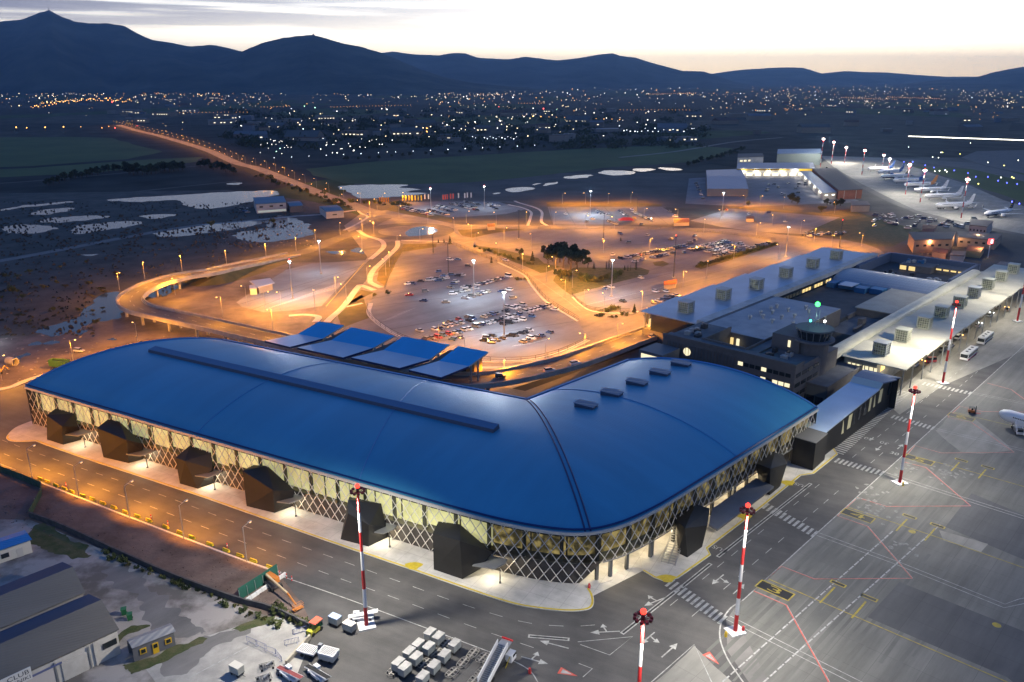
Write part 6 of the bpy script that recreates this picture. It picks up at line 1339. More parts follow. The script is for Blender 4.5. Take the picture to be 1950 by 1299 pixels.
plant_set('shrub', [(490 + i * 7.5 + rtree.uniform(-3, 3), 334 + i * 2.6 + rtree.uniform(-2, 5), rtree.uniform(1.3, 2.6)) for i in range(24)], 1.0, 'rough shrub on the near bank of the highway', 'shrubs on the highway bank')
plant_set('dark', [(1310 + i * 9 + rtree.uniform(-2, 2), 318 - i * 2.6 + rtree.uniform(-2, 2), rtree.uniform(.6, 1.0)) for i in range(13)], 1.0, 'dark tree in the line behind the cargo sheds', 'tree line behind the cargo sheds')
plant_set('dark', [(1508, 386, 1.0), (1518, 389, .8), (1575, 391, .7), (1590, 394, .7), (1600, 392, .8), (1573, 325, .5), (1425, 392, .5)], 1.0, 'dark tree beside the cargo yard', 'trees beside the cargo yard')
plant_set('yel', [(1564, 404, 1.2), (403, 432, 1.0), (520, 426, .9), (25, 560, 1.0)], 1.0, 'rounded yellowish bush', 'yellowish bushes')
plant_set('mid', [(618, 375, 1.0), (649, 392, .9), (634, 388, .5)], 1.0, 'thin roadside tree where the highway meets the junction', 'roadside trees at the junction')
plant_set('shrub', [(670 + i * 11 + rtree.uniform(-3, 3), 386 + i * .6 + rtree.uniform(-2, 1), rtree.uniform(1.2, 2.0)) for i in range(11)], 1.0, 'rough shrub beside the flags', 'shrubs beside the flags')
plant_set('yel', [(20 + rtree.uniform(-20, 230), rtree.uniform(500, 620), rtree.uniform(.3, .6)) for i in range(22)], 1.0, 'scrubby bush on the dark waste ground', 'bushes on the waste ground')
plant_set('shrub', [(713, 563, 1.0), (739, 560, 1.1)], 1.0, 'clipped dark bush at the car park entrance', 'clipped bushes')
plant_set('dark', [(660 + i * 21 + rtree.uniform(-6, 6), 307 - i * 1.4 + rtree.uniform(-2, 1), rtree.uniform(.5, .9)) for i in range(31)], 1.0, 'dark tree along the far edge of the green field', 'trees along the far field edge')
# ================================================================== FAR TOWN: houses, lamps, mountain top masts
rcity = random.Random(12)
M_HW = [mat('house_pale', (.20, .20, .20), .8), mat('house_grey', (.12, .12, .125), .8), mat('house_blue', (.10, .14, .20), .7), mat('house_cream', (.20, .175, .15), .8)]
M_ROOFS = [mat('tile_roof', (.09, .05, .04), .8), mat('metal_roof', (.10, .115, .14), .6), mat('slab_roof', (.09, .09, .09), .8)]
M_CW = glow('town_window', (1.0, .86, .6), 2.2)
def far_house(w, d, h, pitched, wallm, roofm, lit):
    o = thing('town_building', '', 'building')
    MB().box((0, 0, 0), (w, d, h), 0, z0=0).build('wall', wallm, o, local=True)
    b = MB()
    if pitched: b.add([(-w / 2 - .4, -d / 2 - .4, h), (w / 2 + .4, -d / 2 - .4, h), (w / 2 + .4, d / 2 + .4, h), (-w / 2 - .4, d / 2 + .4, h), (-w / 2 - .4, 0, h + d * .22), (w / 2 + .4, 0, h + d * .22)], [(0, 1, 5, 4), (2, 3, 4, 5), (0, 4, 3), (1, 2, 5), (3, 2, 1, 0)])
    else: b.box((0, 0, 0), (w + .6, d + .6, .7), 0, z0=h)
    b.build('roof', roofm, o, local=True)
    n = max(2, int(w / 7))
    if lit:
        b = MB()
        for k in range(n):
            if rcity.random() < .6: b.box((-w / 2 + w * (k + .5) / n, -d / 2 - .08, 0), (w / n * .5, .12, min(1.6, h * .3)), 0, z0=h * .45)
        if b.f: b.build('windows', M_CW, o, local=True)
    return o
hz = [(rcity.uniform(440, 1300), rcity.uniform(212, 272)) for _ in range(54)] + [(rcity.uniform(0, 460), rcity.uniform(178, 240)) for _ in range(34)] + [(rcity.uniform(1300, 1940), rcity.uniform(190, 262)) for _ in range(30)]
hz = [q for q in hz if not (q[0] < 620 and q[1] > 244 + (q[0] - 250) * .22 - 12)]
hz.sort()
for i, q in enumerate(hz):
    w = rcity.choice((14, 20, 30, 45, 60)); o = far_house(w, w * rcity.uniform(.4, .8), rcity.uniform(5, 12), rcity.random() < .5, rcity.choice(M_HW), rcity.choice(M_ROOFS), rcity.random() < .45)
    o.location = G(*q); o.rotation_euler = (0, 0, rcity.uniform(-.5, .5)); o['label'] = 'small distant building on the dark plain, %s of the far buildings' % nth(i, len(hz)); o['group'] = 'distant buildings of the plain'
LCOL = {'orange': (1.0, .45, .10), 'warm': (1.0, .78, .45), 'white': (1.0, .93, .82), 'bluish': (.85, .92, 1.0), 'green': (.5, 1.0, .7), 'red': (1.0, .10, .08)}
LMAT = {k: glow('town_light_' + k, v, 7.0) for k, v in LCOL.items()}
def orb(r, k): b = MB(); b.ball((0, 0, 7), r, 6, 4); b.mi = 1; b.tube((0, 0, 0), (0, 0, 7), .18, n=4); return b
CL = [('orange lamps along the foot of the big hill', 'orange', [(60 + i * 3.4, 206 - 14 * math.sin(i / 57 * 2.2) + rcity.uniform(-3, 4)) for i in range(57)], .85),
 ('warm town lamps under the left hill', 'warm', [(rcity.uniform(0, 420), rcity.gauss(180, 12)) for _ in range(55)], .8), ('white lights of the hillside town', 'white', [(rcity.uniform(150, 480), rcity.gauss(170, 8)) for _ in range(30)], .6),
 ('orange lamps of the field edge road', 'orange', [(32, 249), (52, 250), (87, 249), (122, 248), (155, 248), (195, 250), (208, 247)], 1.2),
 ('white floodlights beyond the green field', 'white', [(rcity.uniform(480, 760), rcity.gauss(285, 9)) for _ in range(46)], .8), ('bluish floodlights lining the far field edge', 'bluish', [(523 + i * 33, 311 - i * 1.7) for i in range(16)], .95),
 ('white lamps of the depot', 'bluish', [(900 + i * 5.6, 268 + (i % 3) * 2.2) for i in range(16)], .9), ('warm lights of the industrial district', 'warm', [(rcity.uniform(560, 1100), rcity.gauss(240, 14)) for _ in range(60)], .85),
 ('white lights of the industrial district', 'white', [(rcity.uniform(440, 1250), rcity.gauss(232, 16)) for _ in range(62)], .9), ('orange lamps of the industrial crossroads', 'orange', [(800 + rcity.gauss(0, 10), 250 + rcity.gauss(0, 8)) for _ in range(16)] + [(1000 + i * 15, 226 + i * .6) for i in range(13)], 1.0),
 ('white lamps of the distant rail yard', 'bluish', [(1180 + i * 6.8 + rcity.uniform(-2, 2), 250 + rcity.gauss(4, 4)) for i in range(22)], 1.0), ('green lights among the yards', 'green', [(527, 298), (534, 292), (600, 209), (580, 206), (1060, 213)], 1.0), ('red signs among the far buildings', 'red', [(950, 207), (262, 246), (214, 197), (220, 250), (1035, 211)], 1.2),
 ('white lamps of the middle distance villages', 'white', [(rcity.uniform(650, 1300), rcity.gauss(182, 6)) for _ in range(50)], .7)]
tot = 0; rest = {k: MB() for k in LCOL}
LP = {}
for lab, colr, pts, sz in CL:
    for q in pts:
        p = G(*q); D = p.length; r = max(.4, D * .00047 * sz * rcity.choice((.55, .7, .8, 1, 1.25)))
        if tot < 300 and q[1] < 330 and p.y > 0:
            key = (colr, round(math.log(r) * 4))
            if key not in LP: LP[key] = orb(math.exp(key[1] / 4.0), colr).build('town_lamp', [LMAT[colr], M_DKM]); o = LP[key]
            else: o = LP[key].copy(); COL.objects.link(o)
            o.location = p; tag(o, 'tiny glowing lamp, one of the %s' % lab, 'lamp', lab); tot += 1
        else: rest[colr].ball((p.x, p.y, 7), r, 6, 4)
cen = [(rcity.uniform(-40, 2000), 165 + abs(rcity.gauss(0, 30)), rcity.uniform(14, 70), rcity.choice(('warm', 'orange', 'warm', 'white', 'orange'))) for _ in range(46)]
for _ in range(1150):
    cx, cy, sg, k0 = rcity.choice(cen) if rcity.random() < .82 else (rcity.uniform(-40, 2000), 185, 300, 'warm')
    x, y = rcity.gauss(cx, sg), rcity.gauss(cy, 1.2 + sg * .09 * (cy - 150) / 40)
    if y > 262 or y < 162 or (x < 300 and y > 240) or (x < 620 and y > 244 + (x - 250) * .2): continue
    p = G(x, y); k = k0 if rcity.random() < .6 else rcity.choice(('warm', 'white', 'orange', 'warm', 'bluish')); rest[k].ball((p.x, p.y, 7), max(.35, p.length * .00016 * rcity.choice((.7, .85, 1, 1.2, 1.9))), 5, 3)
for _ in range(9):
    x, y, a = rcity.uniform(200, 1800), rcity.uniform(172, 225), rcity.uniform(-.06, .06)
    for i in range(rcity.randint(10, 26)): p = G(x + i * (y - 140) * .09, y + i * a * 3); rest['orange'].ball((p.x, p.y, 7), p.length * .00017, 5, 3)
for _ in range(200):
    x = rcity.uniform(1500, 2000); y = rcity.gauss(183, 12)
    if y < 166: continue
    p = G(x, y); rest['warm'].ball((p.x, p.y, 7), p.length * .00017 * rcity.uniform(.7, 1.4), 5, 3)
for _ in range(330):
    x, y = rcity.uniform(-40, 520), 163 + abs(rcity.gauss(0, 20))
    if y > 236: continue
    p = G(x, y); rest[rcity.choice(('orange', 'warm', 'warm', 'white', 'orange'))].ball((p.x, p.y, 7), p.length * .00018 * rcity.choice((.7, .9, 1.1, 1.6)), 5, 3)
wd_ = MB()
for _ in range(420):
    x, y = rcity.uniform(430, 1340), rcity.uniform(208, 284)
    if x < 620 and y > 244 + (x - 250) * .2 - 8: continue
    c = G(x, y); R0 = rcity.uniform(5, 15)
    for i in range(46):
        v = Vector((rcity.gauss(0, 1), rcity.gauss(0, .5), abs(rcity.gauss(0, .6)))) * R0 * .6; u = Vector((rcity.gauss(0, 1), rcity.gauss(0, 1), rcity.gauss(0, 1))).normalized(); w = u.orthogonal(); q = Vector((c.x, c.y, .6)) + v; k = R0 * .16
        wd_.add([q + u * k, q + w * k, q - u * k, q - w * k], [(0, 1, 2, 3)])
struct(wd_.build('distant_woods', M_LEAFD), 'stuff')
for k, b in rest.items():
    if b.f: struct(b.build('distant_lights', LMAT[k]), 'stuff')
# apron edge: runway light strip, taxi lights
b = MB(); 
for i in range(46): 
    p = G(1733 + i * 5.2, 260.5 + i * .18); b.box((p.x, p.y, 0), (6.5, 1, 1.2), 0, z0=.3)
struct(b.build('runway_lights', glow('runway_strip', (1, .95, .8), 5)), 'stuff')
rt_ = random.Random(14)
for nm, colr, pts in (('taxiway_light', (.10, .12, 1.0), [(1700 + i * 20 + rt_.uniform(-4, 4), 302 + i * 4.2 + rt_.uniform(-3, 3)) for i in range(14)] + [(1927, 385), (1941, 389)]), ('taxiway_light', (1.0, .9, .2), [(1828, 294), (1912, 316), (1863, 351), (1927, 338), (1930, 340), (1795, 291)]), ('taxiway_light', (1, .95, .75), [(1776, 300), (1792, 291), (1787, 301), (1780, 327), (1789, 326), (1803, 328), (1800, 325), (1881, 310), (1906, 339), (1939, 306), (1848, 273), (1730, 281)])):
    gm = glow('taxi_' + '%d%d' % (colr[0] * 10, colr[2] * 10), colr, 9); cn = {.1: 'blue', 1.0: 'yellow' if colr[2] < .3 else 'white'}[colr[0]]
    for i, q in enumerate(sorted(pts)):
        p = G(*q); bb = MB(); bb.ball((0, 0, .5), .55, 6, 4); bb.mi = 1; bb.tube((0, 0, 0), (0, 0, .4), .2, n=6)
        o = bb.build(nm, [gm, M_DKM]); o.location = p; tag(o, 'small %s light beside the taxiways, %s' % (cn, nth(i, len(pts))), 'taxiway light', cn + ' taxiway lights')
for q, lb in (((93, 20), 'tiny summit antenna on the big left mountain'), ((597, 66), 'tiny summit antenna on the middle mountain')):
    dist = 9000 if q[0] < 300 else 8200; d = q[1] - 649.5; fy = FPX * math.cos(PITCH) - d * math.sin(PITCH); dn = FPX * math.sin(PITCH) + d * math.cos(PITCH)
    z = CAMH - dist * dn / fy; x = (q[0] - 975) / fy * dist
    t = thing('summit_antenna', lb, 'antenna', (x, dist, z - 12)); MB().tube((0, 0, 0), (0, 0, 44), 3, 1.2, n=6).build('mast', M_DKM, t, local=True); MB().box((0, 0, 0), (22, 14, 14), 0, z0=0).build('hut', M_DKM, t, local=True)
# ================================================================== CARGO AREA AND SIDE BUILDINGS
def block(name, label, cate, px, h, wallm, roofm, ridge=None, over=.5, z0=0.0, group=None):
    """px: four ground corners in order, near-left first; ridge: extra height along the long axis"""
    P = [G(*q) for q in px]; c = sum(P, Vector()) / 4; o = thing(name, label, cate, (c.x, c.y, z0), group=group)
    MB().prism([(p.x, p.y) for p in P], z0, z0 + h).build('wall', wallm, o)
    Q = [c.xy + (p.xy - c.xy) * (1 + over / max(1, (p.xy - c.xy).length)) for p in P]
    if ridge:
        a = (Q[0] + Q[3]) / 2; b_ = (Q[1] + Q[2]) / 2; V = [(q.x, q.y, z0 + h + .02) for q in Q] + [(a.x, a.y, z0 + h + ridge), (b_.x, b_.y, z0 + h + ridge)]
        MB().add(V, [(0, 1, 5, 4), (2, 3, 4, 5), (3, 0, 4), (1, 2, 5), (3, 2, 1, 0)]).build('roof', roofm, o)
    else: MB().prism([(q.x, q.y) for q in Q], z0 + h + .01, z0 + h + .5).build('roof', roofm, o)
    return o, P
def wallwin(o, P, i, j, fr, z, h, m, name='window', w=None):
    a, b_ = P[i].xy, P[j].xy; d = (b_ - a); n = Vector((d.y, -d.x)).normalized()
    for f0, f1 in fr:
        p = a.lerp(b_, (f0 + f1) / 2) + n * .06; MB().box((p.x, p.y, 0), (d.length * (f1 - f0), .14, h), math.atan2(d.y, d.x), z0=z).build(name, m, o)
def even(n, duty=.6): return [((k + (1 - duty) / 2) / n, (k + (1 + duty) / 2) / n) for k in range(n)]
M_BLR = ribbed('blue_shed_roof', (.16, .22, .32), R(20), 2.0, rough=.5, metal=.3); M_WOFF = mat('white_office', (.42, .43, .44), .8, var=.1)
M_SPOT = glow('shed_light', (1, .93, .75), 3.0)
o, P = block('cargo_hall', 'cargo hall with a blue ribbed barrel roof in the fenced yard', 'warehouse', [(1346, 374), (1424, 374), (1410, 334), (1344, 336)], 7, mat('hall_wall_grey', (.16, .16, .17), .8), M_BLR, 2.5)
o, P = block('cargo_building', 'long cargo shed with a yellow and red fascia and brightly lit bays', 'warehouse', [(1402, 336), (1550, 336), (1546, 324), (1405, 325)], 8.5, mat('cargo_wall', (.4, .38, .34), .8), M_BLR)
wallwin(o, P, 0, 1, [(.0, .68)], 6.6, 1.8, mat('yellow_fascia', (.42, .28, .03), .6), 'fascia'); wallwin(o, P, 0, 1, [(.2, .55)], 6.9, 1.0, mat('red_fascia', (.30, .06, .03), .6), 'fascia_stripe'); wallwin(o, P, 0, 1, [(.80, .99)], 6.2, 2.2, glow('yellow_sign', (1, .65, .05), .8), 'fascia_sign')
wallwin(o, P, 0, 1, even(9, .7), .6, 3.6, glow('lit_bay', (1, .9, .62), 1.3), 'lit_bay')
for k in range(6):
    p = P[0].lerp(P[1], (k + .5) / 6); lamp(o, (p.x, p.y - 3, 6), 3000, NEUTRAL, .4, local=False)
o, P = block('cargo_building', 'brick ended cargo shed with a dark roof beside the aircraft apron', 'warehouse', [(1595, 380), (1640, 378), (1590, 334), (1545, 336)], 8, mat('brick_panel', (.20, .075, .05), .8, var=.15), mat('shed_dark_roof', (.07, .07, .075), .8))
wallwin(o, P, 0, 1, even(2, .04), 0, 8, M_CONC, 'pilaster')
o, P = block('cargo_building', 'narrow blue roofed shed lit along its yard side', 'warehouse', [(1566, 381), (1592, 379), (1542, 336), (1522, 337)], 6, mat('cargo_wall', (.4, .38, .34)), M_BLR)
for k in range(5):
    p = P[3].lerp(P[0], (k + .3) / 5); lamp(o, (p.x - 3, p.y, 5), 2600, NEUTRAL, .4, local=False)
wallwin(o, P, 3, 0, even(5, .3), 4.2, .9, M_SPOT, 'wall_light'); wallwin(o, P, 0, 1, even(2, .4), 3.6, .9, M_SPOT, 'wall_light')
block('hangar', 'large pale blue grey hangar behind the cargo sheds', 'hangar', [(1478, 316), (1562, 315), (1556, 305), (1480, 306)], 15, mat('hangar_wall', (.17, .21, .21), .7), M_BLR, 3)
o, P = block('office_building', 'white flat roofed office left of the large hangar', 'building', [(1403, 321), (1452, 319), (1450, 312), (1404, 313)], 13, M_WOFF, mat('slab_roof', (.15, .15, .15)))
wallwin(o, P, 0, 1, [(.1, .2), (.25, .35), (.42, .5)], 8, 2, M_PALEW, 'lit_window')
o, P = block('roadside_building', 'two storey white building with a blue roof left of the highway', 'building', [(489, 407), (546, 403), (541, 391), (484, 394)], 7.5, M_WOFF, mat('teal_roof', (.05, .14, .22), .6))
wallwin(o, P, 0, 1, even(3, .35), 4.6, 1.3, M_DGLASS); wallwin(o, P, 0, 1, [(.05, .98)], .6, 1.6, glow('shopfront', (.7, .8, .72), .35), 'shopfront')
block('roadside_shed', 'low grey shed behind the two storey white building', 'shed', [(553, 405), (578, 403), (570, 394), (548, 396)], 5, mat('house_grey', (.2, .2, .21)), mat('teal_roof', (.05, .14, .22)), 1)
o, P = block('warehouse', 'pale boxy warehouse with a blue grey roof near the junction', 'warehouse', [(622, 417), (655, 414), (642, 403), (609, 406)], 5.5, M_WOFF, mat('teal_roof', (.05, .14, .22)), .8)
wallwin(o, P, 0, 1, [(.35, .6)], 2.4, .8, M_DGLASS)
o, P = block('bus_shelter', 'open flat roofed shelter in the striped car park', 'shelter', [(494, 560), (520, 552), (514, 544), (480, 549)], 3.4, mat('shelter_wall', (.22, .2, .19), .7), mat('shelter_roof', (.34, .34, .38), .6), over=1.2)
block('ticket_booth', 'small cream booth beside the shelter in the striped car park', 'booth', [(477, 562), (490, 561), (490, 554), (477, 556)], 3.0, mat('cream_booth', (.6, .52, .38), .7), mat('shelter_roof', (.34, .34, .38)))
for q, lb, cm in ((((1264, 552), (1286, 549), (1288, 541), (1265, 545)), 'orange roofed toll booth beside the old terminal', (.5, .16, .04)), (((1283, 431), (1312, 430), (1311, 422), (1284, 423)), 'long cream kiosk by the road at the upper car park', (.5, .42, .28)), (((1421, 423), (1435, 423), (1435, 418), (1421, 418)), 'brown roofed hut in the far right car park', (.25, .13, .06)), (((929, 439), (943, 438), (942, 432), (928, 433)), 'small white hut on the grass right of the roundabout', (.5, .36, .2)), (((1204, 423), (1211, 423), (1211, 419), (1204, 419)), 'small yellow kiosk in the upper car park', (.6, .42, .1))):
    block('kiosk', lb, 'kiosk', list(q), 2.6, mat('kiosk_wall', (.55, .48, .36), .7), mat('kiosk_roof_%d' % (cm[0] * 100), tuple(c * .55 for c in cm), .7), 1.0)
p = G(1192, 424); o = thing('red_tent', 'bright red tent roof among cars of the upper car park', 'tent', tuple(p)); MB().add([(-6, -4, 2.2), (6, -4, 2.2), (6, 4, 2.2), (-6, 4, 2.2), (-3, 0, 4), (3, 0, 4)], [(0, 1, 5, 4), (2, 3, 4, 5), (3, 0, 4), (1, 2, 5)]).build('canopy', mat('red_tent', (.6, .05, .03), .6), o, local=True)
for k in range(4): MB().tube(((-5.8, 5.8)[k % 2], (-3.8, 3.8)[k // 2], 0), ((-5.8, 5.8)[k % 2], (-3.8, 3.8)[k // 2], 2.2), .08, n=5).build('leg', M_GALV, o, local=True)
SB_ = [('tan flat roofed service building behind the old terminal, roof edged with plant', [(1738, 482), (1808, 480), (1816, 466), (1728, 466)], 8, (.36, .25, .17), 0), ('wide tan building beyond the airside road', [(1822, 470), (1893, 476), (1904, 464), (1820, 458)], 6, (.34, .26, .2), 0), ('white boxy building by the aircraft apron', [(1843, 448), (1876, 452), (1888, 440), (1845, 436)], 7, (.36, .33, .33), 0), ('small pink shed on the grass behind the old terminal', [(1755, 446), (1778, 446), (1784, 439), (1757, 438)], 4, (.3, .22, .2), .8), ('brown roofed hut beside the airside road', [(1838, 489), (1866, 492), (1873, 482), (1843, 478)], 4, (.42, .3, .15), 1.6), ('red roofed hut behind the end court', [(1774, 489), (1800, 494), (1806, 486), (1778, 482)], 3.5, (.35, .22, .16), 1.4), ('white cabin with a red stripe by the end court', [(1808, 496), (1834, 498), (1838, 490), (1812, 489)], 3.2, (.5, .45, .42), 0), ('grey concrete store between the grass and the cargo shed', [(1620, 404), (1655, 403), (1650, 395), (1620, 396)], 5, (.24, .21, .19), 0)]
for lb, q, h, c_, rg in SB_:
    o, P = block('service_building', lb, 'building', q, h, mat('svc_%d_%d' % (c_[0] * 100, c_[2] * 100), c_, .8, var=.1), mat('svc_roof_%d' % (rg * 10), (.12, .10, .10) if rg == 0 else (.22, .09, .05), .8), rg or None)
    if h > 5: wallwin(o, P, 0, 1, even(5, .4), h * .5, 1.3, M_DGLASS)
for q, co in (((1760, 478), (1, .45, .2)), ((1810, 468), (1, .55, .25)), ((1850, 462), (1, .6, .3)), ((1855, 485), (1, .7, .35)), ((1790, 492), (1, .55, .3)), ((1570, 384), NEUTRAL), ((1625, 384), (1, .7, .4))):
    p = G(*q); lamp(None, (p.x, p.y - 6, 7), 2600, co, .4)
o = thing('illuminated_sign', 'lit red and white pylon sign beside the airside road', 'sign', tuple(G(1881, 491))); MB().tube((0, 0, 0), (0, 0, 9), .25, n=6).build('pole', M_WHT, o, local=True); MB().box((0, 0, 0), (3.6, .6, 3.2), .2, z0=8.6).build('panel', glow('red_sign', (1, .08, .08), 2.2), o, local=True); MB().box((.5, -.35, 0), (1.4, .1, 2.2), .2, z0=9.1).build('emblem', glow('white_sign', (1, 1, 1), 2.2), o, local=True)
# yard of ground vehicles behind the grass
KN = ['van'] * 3 + ['estate'] * 2 + ['hatchback']; cl = []
for _ in range(64):
    cl.append((rtree.uniform(1660, 1850), rtree.uniform(408, 436)))
cl = [q for q in cl if q[1] > 404 + (q[0] - 1700) * .16]; cl.sort()
for i, q in enumerate(cl): put_car(G(*q), rc.choice((AX, AX + 1.57, rc.uniform(0, 6))), False, 'crowded vehicle yard beside the apron, %s' % nth(i, len(cl)), 'vehicles in the airside yard', rc.choice(('white', 'silver', 'grey', 'dark blue', 'white')), rc.choice(KN))
cy = sorted([(rc.uniform(1440, 1545), rc.uniform(345, 378)) for _ in range(14)])
for i, q in enumerate(cy): put_car(G(*q), rc.uniform(0, 6), False, 'in the cargo yard, %s' % nth(i, len(cy)), 'vehicles in the cargo yard', rc.choice(('white', 'grey', 'black', 'silver')), rc.choice(KN))
cy = sorted([(1530 + i * 5.2 + rc.uniform(-1, 1), 448 + rc.uniform(-5, 4)) for i in range(16)])
for i, q in enumerate(cy): put_car(G(*q), rc.uniform(0, 6), False, 'overflow row beside the far car park, %s' % nth(i, len(cy)), 'overflow cars')
cy = sorted([(rc.uniform(455, 480), rc.uniform(398, 408)) for i in range(6)] + [(1325 + i * 2, 350 + i * 4.2) for i in range(8)])
for i, q in enumerate(cy): put_car(G(*q), rc.uniform(0, 6), False, 'by an outlying building, %s' % nth(i, len(cy)), 'cars by outlying buildings')
M_FEN = mat('fence_steel', (.05, .052, .055), .6, .3)
def fence(label, pts, h=2.0, step=6.0):
    P = cat([G2(*p) for p in pts], 5); o = thing('fence', label, 'fence', (P[0].x, P[0].y, 0)); b = MB(); Q = [Vector((p.x, p.y, .08)) for p in P]
    for z in (.25, h * .5, h - .1): b.wallstrip(Q, .07, .12, z=z)
    b.build('rails', M_FEN, o)
    for p in resample(P, step)[:100]: MB().tube((p.x, p.y, .05), (p.x, p.y, h), .06, n=4).build('post', M_FEN, o)
fence('dark steel fence between the busy car park and the bright road', [(952, 499), (998, 522), (1015, 542), (1042, 573), (1103, 612)])
fence('dark steel fence along the far edge of the large car park', [(1025, 437), (1220, 436), (1305, 439), (1408, 449), (1477, 458)], 1.6, 9)
fence('steel fence round the lower rim of the busy car park', [(699, 577), (703, 602), (740, 632), (800, 660), (860, 683), (930, 689), (1005, 688), (1065, 674), (1122, 648)])
fence('steel fence on the left rim of the busy car park', [(733, 552), (745, 515), (753, 496), (786, 474), (858, 466)])
fence('steel fence along the upper left side of the bright road', [(862, 466), (915, 487), (948, 499)], 1.8)
fence('steel fence beside the car park next to the green', [(1090, 563), (1104, 578), (1130, 591), (1200, 594)], 1.5)
# flags by the rental cars
FC = [('yellow', (.55, .45, .03), [(766 + i * 5.9, 385.5) for i in range(7)]), ('orange', (.5, .22, .03), [(722 + i * 4.2, 389) for i in range(5)]), ('white', (.6, .6, .6), [(808, 383), (815, 383), (872, 381), (884, 381), (889, 380), (896, 380)]), ('red', (.5, .08, .06), [(843, 384), (847, 384), (851, 383), (857, 382), (862, 382)])]
for nm, c_, pts in FC:
    for i, q in enumerate(pts):
        o = thing('banner_flag', '%s vertical banner flag on a pole by the rental car park, %s' % (nm, nth(i, len(pts))), 'flag', tuple(G(*q)), group=nm + ' banner flags')
        MB().tube((0, 0, 0), (0, 0, 6.4), .06, n=5).build('pole', M_GALV, o, local=True); MB().box((.62, 0, 0), (1.15, .05, 4.4), .15 * (i % 3), z0=1.8).build('cloth', mat(nm + '_banner', c_, .7), o, local=True)
for q, s, lb in (((114, 697), (7.5, 2.6, 2.6), 'open green waste container on the mud behind the terminal'),):
    o = thing('waste_container', lb, 'container', tuple(G(*q)), R(-12)); b = MB()
    for x, y, w, d in ((0, -1.25, 7.5, .1), (0, 1.25, 7.5, .1), (-3.7, 0, .1, 2.4), (3.7, 0, .1, 2.4)): b.box((x, y, 0), (w, d, 2.4), 0, z0=.15)
    b.box((0, 0, 0), (7.4, 2.4, .12), 0, z0=.02)
    for k in range(9): b.box((-3.4 + k * .85, -1.34, 0), (.14, .1, 2.2), 0, z0=.2)
    b.build('bin', mat('green_container', (.05, .16, .05), .6, var=.2), o, local=True); MB().box((0, 0, 0), (7.0, 2.2, .5), 0, z0=1.3).build('rubble', M_DIRT, o, local=True)
o = thing('concrete_pipe', 'large pale concrete pipe section lying on the mud at the left', 'pipe', tuple(G(24, 695)), R(-25)); b = MB(); n = 20
for k in range(n):
    a, c = 2 * math.pi * k / n, 2 * math.pi * (k + 1) / n
    b.add([(x, r_ * math.cos(t), 1.5 + r_ * math.sin(t)) for x in (-2.2, 2.2) for r_ in (1.2, 1.5) for t in (a, c)], [(2, 3, 7, 6), (1, 0, 4, 5), (0, 1, 3, 2), (5, 4, 6, 7)])
b.build('pipe_wall', M_CONC, o, local=True)
o = thing('excavator', 'small yellow excavator at the left edge behind the terminal end', 'excavator', tuple(G(-3, 712)), R(40)); o.scale = (.7, .7, .7); MY = mat('machine_yellow', (.36, .23, .04), .6)
MB().box((0, 0, 0), (3.2, 2.4, 1.3), 0, z0=1.0).build('body', MY, o, local=True); MB().box((.7, .5, 0), (1.3, 1.1, 1.4), 0, z0=2.3).build('cab', M_DGLASS, o, local=True); MB().tube((1.4, -.4, 1.8), (3.6, -.4, 4.0), .25, n=6).tube((3.6, -.4, 4.0), (5.2, -.4, 1.2), .2, n=6).build('boom', MY, o, local=True)
for s in (-1, 1): MB().box((0, s * 1.1, 0), (3.6, .5, .9), 0, z0=.05).build('track', M_TYRE, o, local=True)
